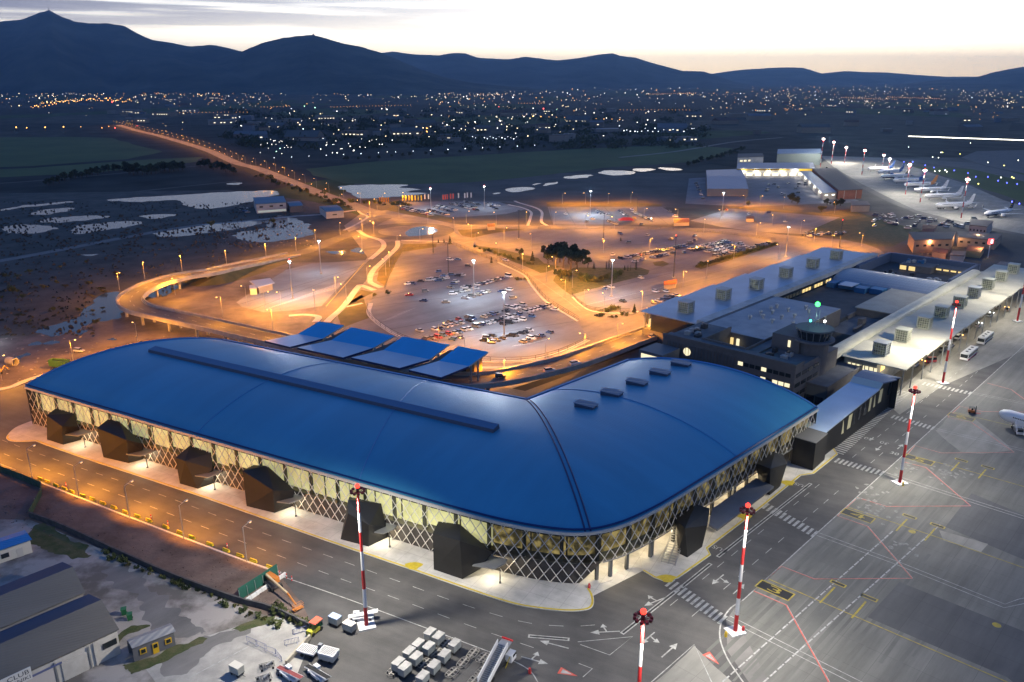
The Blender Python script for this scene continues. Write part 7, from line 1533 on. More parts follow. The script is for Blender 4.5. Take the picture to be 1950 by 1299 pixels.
# ================================================================== AIRCRAFT
M_PW = mat('aircraft_white', (.74, .74, .74), .3, spec=.5); M_PB = mat('aircraft_blue', (.03, .09, .32), .35); M_PN = mat('aircraft_navy', (.012, .02, .07), .35); M_PO = mat('aircraft_orange', (.6, .26, .08), .4); M_PG = mat('aircraft_grey', (.45, .46, .48), .35); M_PY = mat('aircraft_yellow', (.6, .45, .05), .4)
def aircraft(label, finm, bellym=None, marks=None, txt=None, winglet=M_PW):
    o = thing('airliner', label, 'aircraft', group='airliners on the apron'); L = 37.0; rr = 1.88; zc = 3.6
    xs = [(-.5, .05, .2), (-.492, .35, .1), (-.47, .75, -.05), (-.42, 1.0, -.08), (-.3, 1.0, 0), (.2, 1.0, 0), (.32, .86, .18), (.42, .55, .6), (.49, .18, 1.1), (.5, .08, 1.15)]
    def ringf(f, k, dz, n=18): return [(-f * L, k * rr * math.cos(t), zc + dz + k * rr * 1.06 * math.sin(t)) for t in [2 * math.pi * i / n for i in range(n)]]
    fu = MB().loft([ringf(f, k, dz) for f, k, dz in xs]).build('fuselage', M_PW, o, local=True, smooth=True)
    if bellym:
        b = MB(); R_ = []
        for f, k, dz in xs[2:8]: R_.append([(-f * L, k * rr * 1.012 * math.cos(t), zc + dz + k * rr * 1.075 * math.sin(t)) for t in [math.pi + .35 + (math.pi - .7) * i / 8 for i in range(9)]])
        b.loft(R_, closed=False); b.build('belly_band', bellym, fu, local=True)
    b = MB()
    for s in (-1, 1):
        for i in range(44): b.box((-(-.36 + .60 * i / 44) * L, s * rr * .985, zc + .55), (.28, .12, .36))
    b.build('window_row', mat('cabin_window', (.03, .035, .05), .2), fu, local=True)
    MB().loft([[(L * .470, y, z) for y, z in ((-.55, zc + .45), (.55, zc + .45), (.5, zc + .80), (-.5, zc + .80))], [(L * .437, y, z) for y, z in ((-1.25, zc + .62), (1.25, zc + .62), (.95, zc + 1.28), (-.95, zc + 1.28))]]).build('cockpit_window', M_DGLASS, fu, local=True)
    for s in (-1, 1):
        def air(x0, c0, y0, z0, x1, c1, y1, z1, t0, t1):
            r_ = []
            for x, c, y, z, t in ((x0, c0, y0, z0, t0), (x1, c1, y1, z1, t1)): r_.append([(x, y, z), (x - c * .3, y, z + t), (x - c, y, z + .02), (x - c * .3, y, z - t * .6)])
            return MB().loft(r_)
        wg = air(3.6, 6.6, s * 1.6, zc - 1.0, -4.6, 1.6, s * 16.6, zc + .4, .42, .12); wg.build('wing', M_PG, o, local=True)
        air(-4.6, 1.6, s * 16.6, zc + .4, -5.9, .7, s * 17.1, zc + 2.7, .08, .05).build('winglet', winglet, o, local=True)
        air(-14.2, 3.6, s * .8, zc + 1.0, -17.4, 1.4, s * 6.6, zc + 1.7, .18, .06).build('tailplane', M_PW, o, local=True)
        e = MB(); n = 14
        e.loft([[(x, s * 5.2 + r_ * math.cos(t), zc - 1.75 + r_ * math.sin(t)) for t in [2 * math.pi * i / n for i in range(n)]] for x, r_ in ((4.6, .82), (4.3, 1.0), (2.6, 1.02), (.9, .66))]); e.build('engine', M_PW if finm is not M_PB else M_PB, o, local=True, smooth=True)
        MB().tube((-1.2, s * 2.6, zc - 1.2), (-1.2, s * 2.6, .55), .16, n=6).tube((-1.2, s * 2.6 - .5, .55), (-1.2, s * 2.6 + .5, .55), .55, n=10).build('main_gear', M_TYRE, o, local=True)
    MB().tube((13.8, 0, zc - 1.6), (13.8, 0, .35), .12, n=6).tube((13.8, -.3, .35), (13.8, .3, .35), .35, n=10).build('nose_gear', M_TYRE, o, local=True)
    b = MB(); r_ = []
    for x, c, z, t in ((-10.6, 6.6, zc + 1.6, .22), (-13.4, 4.9, zc + 2.6, .20), (-17.3, 2.2, zc + 8.3, .10)): r_.append([(x, 0, z), (x - c * .35, t, z), (x - c, 0, z), (x - c * .35, -t, z)])
    fn = b.loft(r_).build('tail_fin', finm, o, local=True)
    if marks:
        b = MB()
        for s in (-1, 1):
            for k in range(3): z = zc + 3.4 + k * 1.5; x = -14.6 - k * 1.1; b.box((x, s * .19, z), (2.4 - .3 * k, .04, .45), 0)
        b.build('tail_stripes', marks, fn, local=True)
    if finm in (M_PB, M_PO):
        b = MB(); R_ = []
        for f, k, dz in ((.30, .90, .15), (.36, .76, .33), (.43, .51, .64), (.495, .16, 1.12)): R_.append([(-f * L, k * rr * 1.02 * math.cos(t), zc + dz + k * rr * 1.085 * math.sin(t)) for t in [2 * math.pi * i / 16 for i in range(16)]])
        b.loft(R_).build('tail_paint', finm, fu, local=True)
    if txt:
        for s in (-1, 1):
            tb = MB(); text_mb(tb, txt, (0, 0), 2.0, 0, 0, 1.3)
            tb.v = [Vector((7.5 + (v.x if s < 0 else -v.x), s * (rr * math.sqrt(max(.05, 1 - (v.y / (rr * 1.06)) ** 2)) + .04), zc + .1 + v.y)) for v in tb.v]; tb.build('lettering', M_PN, fu, local=True)
    return o
PL = [((1649, 327), (1704, 325), 'white airliner with a blue striped tail, farthest in the row', M_PB, None, M_WHT, None), ((1664, 334), (1726, 331), 'white airliner with a tall blue striped tail, second farthest', M_PB, None, M_WHT, None), ((1666, 343), (1741, 340), 'white airliner with dark navy and yellow tail in the far row', M_PN, M_PN, M_PY, None), ((1694, 350), (1765, 348), 'white airliner with a bright blue rear end and striped tail', M_PB, None, M_WHT, None), ((1715, 358), (1787, 356), 'pale airliner with an orange tail behind service vehicles', M_PO, None, None, None),
 ((1731, 369), (1811, 366), 'all white airliner parked left of the grey tailed one', M_PW, None, M_PG, None), ((1754, 381), (1836, 379), 'white airliner with grey marks on the tail, in mid row', M_PW, None, M_PG, None), ((1781, 399), (1852, 396), 'white airliner with boarding stairs at front and rear doors', M_PW, None, M_PG, None), ((1867, 417), (1934, 408), 'white airliner with dark lettering, navy belly and navy tail, nearest in the row', M_PN, M_PN, M_PY, 'RYANAIR')]
for n_, t_, lb, fm, bm_, mk, tx in PL:
    a, c = G(*n_), G(*t_); d = (a - c); ang = math.atan2(d.y, d.x); mid = (a + c) / 2
    o = aircraft(lb, fm, bm_, mk, tx, fm if fm in (M_PN,) else M_PW); o.location = (mid.x, mid.y, .06); o.rotation_euler = (0, 0, ang)
# nose of the airliner cut by the right edge, its stairs and tug
a = G(1899, 806); dA = (G(2010, 842) - a).xy.normalized(); ang = math.atan2(-dA.y, -dA.x)
o = aircraft('white airliner cut off by the right edge, only its nose in view', M_PW); del o['group']; o.location = (a.x + dA.x * 18.4, a.y + dA.y * 18.4, .07); o.rotation_euler = (0, 0, ang)
def steps(label, q, ang, h=4.2, L=6.5, group=None):
    r = thing('boarding_stairs', label, 'boarding stairs', tuple(G(*q)), ang, group); b = MB()
    for s in (-1, 1): b.tube((-L / 2, s * .9, .7), (L / 2, s * .9, h), .12, n=4); b.tube((-L / 2, s * .9, 1.7), (L / 2, s * .9, h + 1.1), .05, n=4)
    for k in range(14): t = (k + .5) / 14; b.box((-L / 2 + L * t, 0, .7 + (h - .7) * t), (.34, 1.8, .07))
    b.box((L / 2 + .8, 0, h), (1.7, 1.9, .12)); b.build('stairs', M_WHT, r, local=True)
    MB().box((.4, 0, 0), (5.4, 1.9, .9), 0, z0=.35).build('chassis', M_GREYM, r, local=True); MB().box((-1.9, 0, 0), (1.3, 1.7, .8), 0, z0=1.2).build('cab', M_DGLASS, r, local=True)
    for x in (-1.8, 2.2):
        for s in (-1, 1): MB().tube((x, s * .8, .4), (x, s * 1.05, .4), .4, n=10).build('wheel', M_TYRE, r, local=True)
    return r
steps('grey boarding stairs against the nose cut by the right edge', (1938, 824), R(70)); steps('white boarding stairs at the front door of a far airliner', (1792, 398), R(160), 3.6); steps('white boarding stairs at the rear door of a far airliner', (1847, 396), R(150), 3.6)
put_car(G(1855, 417), R(10), False, 'beside the nose of the nearest far airliner', None, 'grey', 'estate')
# fork lift on the apron
r = thing('fork_lift', 'orange fork lift truck standing alone on the apron', 'fork lift', tuple(G(1851, 787)), R(-20)); MO = mat('lift_orange', (.45, .13, .03), .5)
MB().box((-.3, 0, 0), (1.9, 1.2, .8), 0, z0=.35).build('body', MO, r, local=True); b = MB()
for x in (-.9, .5):
    for s in (-1, 1): b.tube((x, s * .5, 1.1), (x, s * .5, 2.2), .05, n=4)
b.box((-.2, 0, 0), (1.5, 1.1, .08), 0, z0=2.2); b.build('cage', M_DKM, r, local=True); MB().box((.9, .35, 0), (.12, .1, 2.6), 0, z0=.1).box((.9, -.35, 0), (.12, .1, 2.6), 0, z0=.1).build('lift_frame', M_DKM, r, local=True); MB().box((1.7, .3, 0), (1.5, .14, .06), 0, z0=.2).box((1.7, -.3, 0), (1.5, .14, .06), 0, z0=.2).build('forks', M_RED, r, local=True); MB().box((-.1, 0, 0), (.5, .5, .6), 0, z0=1.15).build('seat', M_TYRE, r, local=True)
for x in (-.9, .5):
    for s in (-1, 1): MB().tube((x, s * .5, .35), (x, s * .68, .35), .35, n=10).build('wheel', M_TYRE, r, local=True)
# apron buses
def bus(label, q, stripe):
    r = thing('apron_bus', label, 'bus', tuple(G(*q, .06)), AX); L, w, h = 13.0, 2.9, 3.0
    MB().box((0, 0, 0), (L, w, h - .4), 0, z0=.4).build('body', M_WHT, r, local=True); MB().box((0, 0, 0), (L - .1, w - .1, .12), 0, z0=h + .01).build('roof', mat('bus_roof', (.62, .62, .60), .5), r, local=True)
    for s in (-1, 1): MB().box((0, s * (w / 2 + .01), 0), (L - .6, .06, 1.25), 0, z0=1.35).build('side_windows', M_DGLASS, r, local=True); MB().box((0, s * (w / 2 + .015), 0), (L - .2, .06, .35), 0, z0=.5).build('stripe', stripe, r, local=True)
    for s in (-1, 1): MB().box((s * (L / 2 + .01), 0, 0), (.06, w - .3, 1.4), 0, z0=1.3).build('windscreen', M_DGLASS, r, local=True)
    for x in (-4.2, 4.2):
        for s in (-1, 1): MB().tube((x, s * (w / 2 - .3), .45), (x, s * (w / 2 + .03), .45), .45, n=10).build('wheel', M_TYRE, r, local=True)
    for k in range(3): MB().box((-3.5 + k * 3.5, 0, 0), (.9, .9, .16), 0, z0=h + .14).build('roof_vent', M_DKM, r, local=True)
bus('white apron bus with a red stripe, nearer of two by the old terminal', (1844, 680), M_RED); bus('white apron bus with a dark stripe, farther of two by the old terminal', (1875, 650), M_DKM)
# vehicles under the apron canopy, lamps lit
for i, (q, a, co, kd, lb) in enumerate((((1742, 697), AX, 'silver', 'van', 'parked at the front corner of the apron canopy'), ((1771, 690), AX + 2.6, 'red', 'van', 'with lit lamps leaving the apron canopy'), ((1795, 668), AX, 'grey', 'van', 'under the canopy, behind the banded mast'), ((1810, 660), AX, 'silver', 'estate', 'under the canopy, second bay'), ((1824, 645), AX, 'white', 'van', 'with orange lamps under the canopy'), ((1840, 632), AX + .3, 'black', 'van', 'under the canopy, fourth bay'), ((1862, 622), AX, 'silver', 'estate', 'with white headlamps under the canopy'), ((1884, 602), AX, 'white', 'estate', 'with white headlamps farther under the canopy'), ((1900, 588), AX, 'grey', 'van', 'near the far end of the canopy'), ((1916, 592), AX + .2, 'beige', 'van', 'with orange lamps at the far end of the canopy'))):
    o = put_car(G(*q, .06), a, True, lb, None, co, kd)
    lm = glow('lit_lamp_orange', (1, .5, .12), 8) if ('orange' in lb or co == 'red') else (glow('lit_lamp_white', (.9, .95, 1), 9) if 'white head' in lb else None)
    if lm:
        for c in [c for c in o.children if c.name.startswith('headlight')]: c.material_slots[0].link = 'OBJECT'; c.material_slots[0].material = lm; c.scale = (1.4, 1.4, 1.8)
        p = G(*q); lamp(None, (p.x + math.cos(a) * 3, p.y + math.sin(a) * 3, 1.2), 160, (1, .6, .25) if 'orange' in lb or co == 'red' else COOL, .2)
# lamps hung under the apron canopy
for k in range(8):
    p = ST(15 + k * 22, 98, 9.0); lamp(old, p, 1600, (1, .86, .6), .5, local=False)
# ================================================================== BAGGAGE CARTS AND OTHER GROUND EQUIPMENT
def cart_proto():
    r = thing('baggage_cart', '', 'baggage cart'); L, w = 2.35, 1.5
    MB().box((0, 0, 0), (L, w, .16), 0, z0=.5).build('bed', M_DKM, r, local=True)
    MB().box((0, 0, 0), (L + .05, w + .05, .14), 0, z0=2.02).build('roof', mat('cart_roof', (.38, .37, .345), .6, var=.2, vscale=.8), r, local=True)
    for s in (-1, 1): MB().box((s * (L / 2 - .03), 0, 0), (.06, w, 1.36), 0, z0=.66).build('end_panel', mat('cart_panel', (.34, .34, .31), .6), r, local=True)
    for s in (-1, 1): MB().box((0, s * (w / 2 - .03), 0), (L - .14, .05, 1.36), 0, z0=.66).build('curtain', mat('cart_curtain', (.40, .42, .38), .7, var=.15, vscale=2), r, local=True)
    for x in (-.8, .8):
        for s in (-1, 1): MB().tube((x, s * .5, .25), (x, s * .68, .25), .25, n=8).build('wheel', M_TYRE, r, local=True)
    MB().tube((L / 2, 0, .5), (L / 2 + 1.0, 0, .35), .05, n=4).build('tow_bar', M_DKM, r, local=True)
    return r
def Zk(x, y): return 720 + x / 6.5, 1150 + y / 6.5
cp = cart_proto(); cu_ = [False]
cdir = G2(*Zk(640, 340)) - G2(*Zk(250, 710)); ca_ = math.atan2(cdir.y, cdir.x)
CTS = [(640, 340), (745, 390), (945, 480), (495, 480), (625, 515), (385, 575), (470, 640), (820, 610), (250, 710), (330, 770), (690, 745), (550, 880)]
DESC = ['at the back of the first column', 'at the back of the second column', 'at the back of the third column', 'second from the back in the first column', 'second from the back in the second column', 'third from the back in the first column', 'third from the back in the second column', 'second from the back in the third column', 'at the front of the first column', 'at the front of the second column', 'third from the back in the third column', 'nearest, at the bottom edge']
for q, d in zip(CTS, DESC):
    o = clone(cp, cu_); o.location = G(*Zk(*q), 2.1).xy.to_3d() + Vector((0, 0, .06)); o.rotation_euler = (0, 0, ca_ + rc.uniform(-.04, .04)); o['label'] = 'white covered baggage cart %s' % d; o['group'] = 'covered baggage carts'
for q, lb in (((639, 1190), 'covered baggage cart with a bluish roof by the mast foot'), ((666, 1203), 'covered baggage cart with a cream roof beside the mast foot'), ((452, 1284), 'baggage cart under a crumpled white sheet, far left of the yard')):
    o = copy_tree(cp); o.location = G(q[0], q[1], .06); o.rotation_euler = (0, 0, R(-30)); o['label'] = lb
    rfc = [c for c in o.children if c.name.startswith('roof')][0]; set_paint(rfc, mat('cart_roof_blue', (.36, .44, .62), .5) if 'bluish' in lb else mat('cart_roof_cream', (.6, .57, .5), .6))
def dolly_proto():
    r = thing('container_dolly', '', 'dolly'); b = MB(); n = 16
    P = [Vector((1.5 * math.copysign(abs(math.cos(t)) ** .6, math.cos(t)), .85 * math.copysign(abs(math.sin(t)) ** .6, math.sin(t)), .45)) for t in [2 * math.pi * i / n for i in range(n)]]
    for i in range(n): b.tube(P[i], P[(i + 1) % n], .07, n=4)
    b.box((0, 0, .45), (2.6, .3, .08)); 
    for x in (-.8, 0, .8): b.box((x, 0, .45), (.14, 1.6, .07))
    b.build('frame', mat('dolly_frame', (.30, .28, .25), .6, .2), r, local=True)
    for x in (-.9, .9):
        for s in (-1, 1): MB().tube((x, s * .6, .2), (x, s * .75, .2), .2, n=8).build('wheel', M_TYRE, r, local=True)
    MB().tube((1.5, 0, .4), (2.3, 0, .3), .05, n=4).build('tow_bar', M_DKM, r, local=True); return r
dp = dolly_proto(); du = [False]
DL = [((1175, 610), 'oval metal dolly farthest in the row by the stair truck'), ((1050, 725), 'oval metal dolly in the middle of its row'), ((915, 850), 'oval metal dolly nearest in its row'), ((1290, 665), 'dark dolly between the row and the stair truck'), ((1375, 700), 'dolly partly behind the stair truck'), ((1280, 840), 'rusty dolly left of the stair truck'), ((1180, 950), 'dolly at the bottom edge by the stair truck'), ((840, 485), 'empty dolly behind the second column of carts'), ((710, 600), 'empty dolly between the second and third cart columns'), ((575, 735), 'empty dolly before the third cart column'), ((190, 825), 'dolly at the front of the first cart column')]
for q, lb in DL:
    o = clone(dp, du); o.location = G(*Zk(*q), .45).xy.to_3d() + Vector((0, 0, .06)); o.rotation_euler = (0, 0, ca_ + rc.uniform(-.08, .08)); o['label'] = lb; o['group'] = 'metal dollies'
# stair truck
b0, b1 = G2(*Zk(1345, 968)), G2(*Zk(1560, 690)); d = (b1 - b0); ang = math.atan2(d.y, d.x)
r = thing('stair_truck', 'white passenger stair truck with a red edged top platform by the carts', 'stair truck', (b0.x + d.x * .45, b0.y + d.y * .45, .06), ang)
MB().box((.6, 0, 0), (7.0, 2.0, .5), 0, z0=.55).build('chassis', M_DKM, r, local=True)
b = MB()
for s in (-1, 1): b.add([(x, s * y, z) for y in (.98, 1.12) for x, z in ((-4.6, .5), (3.2, 3.4), (3.2, 4.6), (-4.6, 1.7))], [(0, 1, 2, 3), (7, 6, 5, 4), (0, 4, 5, 1), (1, 5, 6, 2), (2, 6, 7, 3), (3, 7, 4, 0)])
b.build('side_panels', M_WHT, r, local=True)
b = MB()
for k in range(20): t = (k + .5) / 20; b.box((-4.5 + 7.6 * t, 0, .55 + 2.9 * t), (.36, 1.94, .08))
b.build('steps', M_GREYM, r, local=True); MB().box((4.1, 0, 0), (1.9, 2.2, .16), 0, z0=3.35).build('platform', M_GREYM, r, local=True); MB().box((5.1, 0, 0), (.22, 2.3, .3), 0, z0=3.5).build('bumper', M_RED, r, local=True)
MB().box((3.6, -1.5, 0), (1.9, 1.3, 1.5), 0, z0=.7).build('cab', M_WHT, r, local=True); MB().box((3.9, -1.5, 0), (1.35, 1.34, .6), 0, z0=1.5).build('cab_windows', M_DGLASS, r, local=True); MB().tube((1.6, -1.4, .1), (2.4, -1.9, 2.2), .09, n=5).build('stabiliser', M_YEL, r, local=True)
for x in (-2.4, 3.0):
    for s in (-1, 1): MB().tube((x, s * .85, .45), (x, s * 1.1, .45), .45, n=10).build('wheel', M_TYRE, r, local=True)
# belt loaders and loader
def belt(label, q, ang, beltc, L=7.0, h0=.7, h1=1.8):
    r = thing('belt_loader', label, 'belt loader', tuple(G(*q, .06)), ang)
    MB().box((0, 0, 0), (4.2, 1.7, .6), 0, z0=.35).build('chassis', M_WHT, r, local=True); MB().box((-1.4, .8, 0), (1.2, .8, .5), 0, z0=.95).build('seat_box', M_WHT, r, local=True)
    b = MB()
    for s in (-1, 1): b.tube((-L / 2, s * .5, h0), (L / 2, s * .5, h1), .1, n=4)
    b.build('rails', M_WHT, r, local=True); MB().add([(-L / 2, -.45, h0 + .08), (L / 2, -.45, h1 + .08), (L / 2, .45, h1 + .08), (-L / 2, .45, h0 + .08)], [(0, 1, 2, 3)]).build('belt', beltc, r, local=True)
    for x in (-1.4, 1.4):
        for s in (-1, 1): MB().tube((x, s * .7, .35), (x, s * .92, .35), .35, n=10).build('wheel', M_TYRE, r, local=True)
belt('belt loader with a dark red belt at the bottom edge', (553, 1291), R(-38), mat('red_belt', (.22, .05, .05), .7)); belt('belt loader with a black belt at the bottom edge, right of the red one', (606, 1290), R(-42), M_TYRE); belt('white belt loader parked behind the left mast foot', (692, 1180), R(8), M_WHT, 6, 1.0, 1.9)
r = thing('container_loader', 'white cargo loader with slotted roller decks beside the low wall', 'cargo loader', tuple(G(610, 1252, .06)), R(-20)); 
for x, L, z in ((-2.6, 3.8, .95), (1.9, 3.4, 1.7)):
    MB().box((x, 0, 0), (L, 2.4, .35), 0, z0=z).build('deck', M_WHT, r, local=True); b = MB()
    for k in range(11): b.box((x - L / 2 + .35 + k * (L - .6) / 10, 0, 0), (.12, 2.0, .05), 0, z0=z + .36)
    b.build('rollers', M_DKM, r, local=True)
MB().box((1.9, 0, 0), (3.2, 2.2, 1.1), 0, z0=.55).build('body', mat('loader_side', (.45, .45, .42), .6), r, local=True); MB().box((-.4, .9, 0), (.8, .7, 1.3), 0, z0=1.0).build('operator_stand', M_GREYM, r, local=True)
for x in (-3.4, -1.6, 1.0, 2.8):
    for s in (-1, 1): MB().tube((x, s * .9, .35), (x, s * 1.15, .35), .35, n=10).build('wheel', M_TYRE, r, local=True)
for q, a, lb in (((509, 1272), .4, 'stacked metal trolley behind the blue barriers'), ((541, 1281), .3, 'low metal trolley left of the red belt loader'), ((503, 1296), .5, 'metal cage trolley at the bottom edge')):
    r = thing('metal_trolley', lb, 'trolley', tuple(G(*q, .06)), a); b = MB()
    for k in range(7): b.tube((-1.4, -.8 + k * .27, .6), (1.4, -.8 + k * .27, .6), .04, n=4); b.tube((-1.3 + k * .43, -.8, .66), (-1.3 + k * .43, .8, .66), .04, n=4)
    b.build('frame', M_DKM, r, local=True); MB().box((.4, 0, 0), (1.2, .3, .3), .6, z0=.7).build('bar', M_GREYM, r, local=True)
    for x in (-1, 1):
        for s in (-1, 1): MB().tube((x, s * .6, .22), (x, s * .75, .22), .22, n=8).build('wheel', M_TYRE, r, local=True)
r = thing('tow_tractor', 'yellow green tow tractor under a small red canopy at the gate', 'tractor', tuple(G(601, 1203, .05)), R(60)); MYG = mat('tractor_yellow', (.45, .42, .04), .5)
MB().box((-.6, 0, 0), (2.6, 1.3, .9), 0, z0=.35).build('body', MYG, r, local=True); MB().box((.9, 0, 0), (1.0, 1.1, 1.3), 0, z0=.4).build('engine_cover', mat('tractor_green', (.03, .14, .06), .5), r, local=True); MB().box((.3, 0, 0), (2.3, 1.7, .12), 0, z0=2.4).build('canopy', mat('canopy_red', (.6, .12, .07), .6), r, local=True); b = MB()
for x in (-.7, 1.3):
    for s in (-1, 1): b.tube((x, s * .7, .9), (x, s * .7, 2.4), .05, n=4)
b.build('canopy_frame', M_DKM, r, local=True)
for x in (-1.3, 1.0):
    for s in (-1, 1): MB().tube((x, s * .55, .4), (x, s * .8, .4), .4, n=10).build('wheel', M_TYRE, r, local=True)
M_BARB = mat('barrier_blue', (.12, .14, .30), .5)
def crowd_barrier(): 
    r = thing('crowd_barrier', '', 'barrier'); b = MB()
    for z in (.15, 1.05): b.tube((-1.1, 0, z), (1.1, 0, z), .03, n=4)
    for x in (-1.1, 1.1): b.tube((x, 0, .15), (x, 0, 1.05), .03, n=4)
    for k in range(9): b.tube((-.9 + k * .225, 0, .15), (-.9 + k * .225, 0, 1.05), .014, n=4)
    b.build('rail_frame', M_BARB, r, local=True)
    for x in (-.8, .8): MB().tube((x, -.3, .03), (x, .3, .03), .03, n=4).build('foot', M_BARB, r, local=True)
    return r
cb = crowd_barrier(); cbu = [False]
for i, (q, a) in enumerate((((480, 1226), -28), ((498, 1234), -28), ((515, 1243), -24), ((531, 1254), -50), ((571, 1206), 25), ((556, 1227), 22))):
    o = clone(cb, cbu); o.location = G(*q, .04); o.rotation_euler = (0, 0, R(a)); o.scale = (1.25, 1.25, 1.25); o['label'] = 'blue steel crowd barrier in the yard by the carts, %s' % nth(i, 6); o['group'] = 'blue crowd barriers'
M_LOWW = mat('low_wall_concrete', (.40, .36, .28), .85, var=.15)
P = [G2(545, 1266), G2(591, 1215)]; tag(MB().wallstrip([Vector((p.x, p.y, .03)) for p in P], .45, .9).build('low_wall', M_LOWW), 'low cream concrete wall beside the roller deck loader', 'wall')
# kerb, yellow water barriers, bollards
kc = cat([G2(*p) for p in [(-60, 866), (0, 891), (67, 916), (150, 948), (247, 986), (350, 1025), (467, 1069), (535, 1092)]], 6)
struct(MB().wallstrip([Vector((p.x, p.y, .03)) for p in kc], .5, .16).build('kerb', M_PAVE))
yb = MB().box((0, 0, 0), (2.0, .5, .35), 0, z0=0).box((0, 0, 0), (1.9, .28, .4), 0, z0=.351).build('barrier', mat('barrier_yellow', (.62, .50, .03), .5)); ybu = False
yq = [(77, 914), (90, 919), (107, 926), (123, 932), (137, 938), (158, 946), (176, 952), (196, 960), (217, 968), (239, 977), (262, 985), (284, 993), (316, 1005), (343, 1016), (366, 1025), (400, 1038), (431, 1050), (457, 1060), (483, 1070), (514, 1082)]
for i, q in enumerate(yq):
    p = G(*q, .05); o = yb if not ybu else yb.copy(); 
    if ybu: COL.objects.link(o)
    ybu = True; o.location = p; o.rotation_euler = (0, 0, R(-28.7 + rc.uniform(-3, 3))); tag(o, 'yellow plastic road barrier block on the kerb, %s' % nth(i, len(yq)), 'barrier', 'yellow kerb barriers')
for i, q in enumerate(((126, 926), (288, 988), (320, 1000), (433, 1043), (533, 1096), (546, 1101), (556, 1106))):
    b = MB(); b.tube((0, 0, 0), (0, 0, .5), .12, n=8); b.mi = 1; b.tube((0, 0, .5), (0, 0, .8), .12, n=8); b.mi = 0; b.tube((0, 0, .8), (0, 0, 1.2), .12, n=8); o = b.build('bollard', [M_RED, M_WHT]); o.location = G(*q, .06); tag(o, 'red and white kerb bollard beside the front road, %s' % nth(i, 7), 'bollard', 'red and white bollards')
for q, lb in (((1382, 1212), 'yellow ground valve beside the corner mast'), ((1415, 1202), 'dark red fire extinguisher trolley beside the corner mast'), ((1719, 925), 'small orange hydrant on the white mast footing'), ((1122, 1120), 'red traffic cone at the pavement corner'), ((1009, 1282), 'red and white marker post on the curved line')):
    b = MB(); c_ = mat('hydrant_yellow', (.6, .4, .03)) if 'yellow' in lb or 'orange' in lb else M_RED
    b.tube((0, 0, 0), (0, 0, .9), .32, .22, n=10); b.ball((0, 0, .95), .26, 10, 6); b.tube((-.35, 0, .6), (.35, 0, .6), .1, n=8); o = b.build('ground_fitting', c_); o.location = G(*q, .06); tag(o, lb, 'hydrant' if 'cone' not in lb else 'traffic cone')
# ================================================================== LOWER LEFT YARD
M_RFELT = ribbed('corrugated_grey_roof', (.15, .135, .115), R(-60), .6, rough=.85, metal=0, strength=.4, var=.2); M_NAVYR = ribbed('corrugated_navy_roof', (.03, .045, .09), R(-60), .6, rough=.7, metal=.1, strength=.4, var=.2)
M_WWALL = mat('whitewashed_wall', (.46, .43, .38), .8, col2=(.56, .53, .48), vscale=.5)
def shed(label, near, far, ridge, ze, zr, back, wallm, m_near, m_far, name='warehouse'):
    """near/far/ridge: px of the right hand ends of the two eaves and the ridge; the shed runs back along `back`"""
    N_, F_, R_ = G(*near, ze), G(*far, ze), G(*ridge, zr); d = back
    c = (N_ + F_) / 2; o = thing(name, label, 'warehouse', (c.x, c.y, 0))
    N2, F2, R2 = N_ + d, F_ + d, R_ + d; up = Vector((0, 0, .12))
    MB().add([N_ + up, R_ + up, R2 + up, N2 + up, N_, R_, R2, N2], [(0, 1, 2, 3), (7, 6, 5, 4), (0, 4, 5, 1), (3, 2, 6, 7), (0, 3, 7, 4)]).build('near_roof', m_near, o)
    MB().add([F_ + up, F2 + up, R2 + up, R_ + up, F_, F2, R2, R_], [(0, 1, 2, 3), (7, 6, 5, 4), (0, 3, 7, 4)]).build('far_roof', m_far, o)
    g = lambda p: Vector((p.x, p.y, 0)); ins = d.normalized() * .4
    MB().add([g(N_) + ins, g(F_) + ins, F_ + ins - up, R_ + ins - up, N_ + ins - up], [(0, 1, 2, 3, 4)]).build('gable_wall', wallm, o)
    MB().add([g(N_) + ins, g(N2), N2 - up, N_ + ins - up], [(0, 1, 2, 3)]).build('front_wall', wallm, o); MB().add([g(F_) + ins, g(F2), F2 - up, F_ + ins - up], [(0, 3, 2, 1)]).build('rear_wall', wallm, o)
    return o, N_, F_, R_
bk_ = (G(0, 1305, 5.2) - G(227, 1198.5, 5.2)); bk_ = bk_.normalized() * 46
sh, N_, F_, R_ = shed('long white walled shed with a grey and navy corrugated roof and a club sign', (227, 1199), (169, 1132), (193, 1143), 5.2, 7.4, bk_, M_WWALL, M_RFELT, M_NAVYR)
fd = bk_.normalized(); fn = Vector((fd.y, -fd.x, 0)); fn = -fn if fn.dot(Vector((0, -1, 0))) < 0 else fn
def onwall(s, w, z, h, m, nm, pr=.08): p = Vector((N_.x, N_.y, 0)) + fd * (s + w / 2) + fn * pr; return MB().box((p.x, p.y, 0), (w, .16, h), math.atan2(fd.y, fd.x), z0=z).build(nm, m, sh)
onwall(.8, 2.6, 2.6, 1.2, M_DGLASS, 'window'); onwall(4.6, .35, 0, 5.0, M_WWALL, 'pilaster', .2)
for k, (s, m_, w) in enumerate(((6.2, M_WWALL, 4.4), (12.0, mat('pale_door', (.55, .50, .46), .7), 5.4), (18.2, mat('pale_door', (.55, .50, .46)), 4.6), (23.6, mat('blue_door', (.09, .14, .34), .6), 8.0))):
    onwall(s, w, .05, 3.9, m_, 'door', .1); onwall(s - .5, .3, 0, 4.8, M_GREYM, 'pilaster', .2)
onwall(10.5, 8.5, 4.05, .35, mat('lintel_blue', (.12, .14, .26), .6), 'lintel', .25)
sp = Vector((N_.x, N_.y, 0)) + fd * ((G(58, 1278, 5.2) - N_).length + 1.5) + fn * .5; sa = math.atan2(-fd.y, -fd.x)
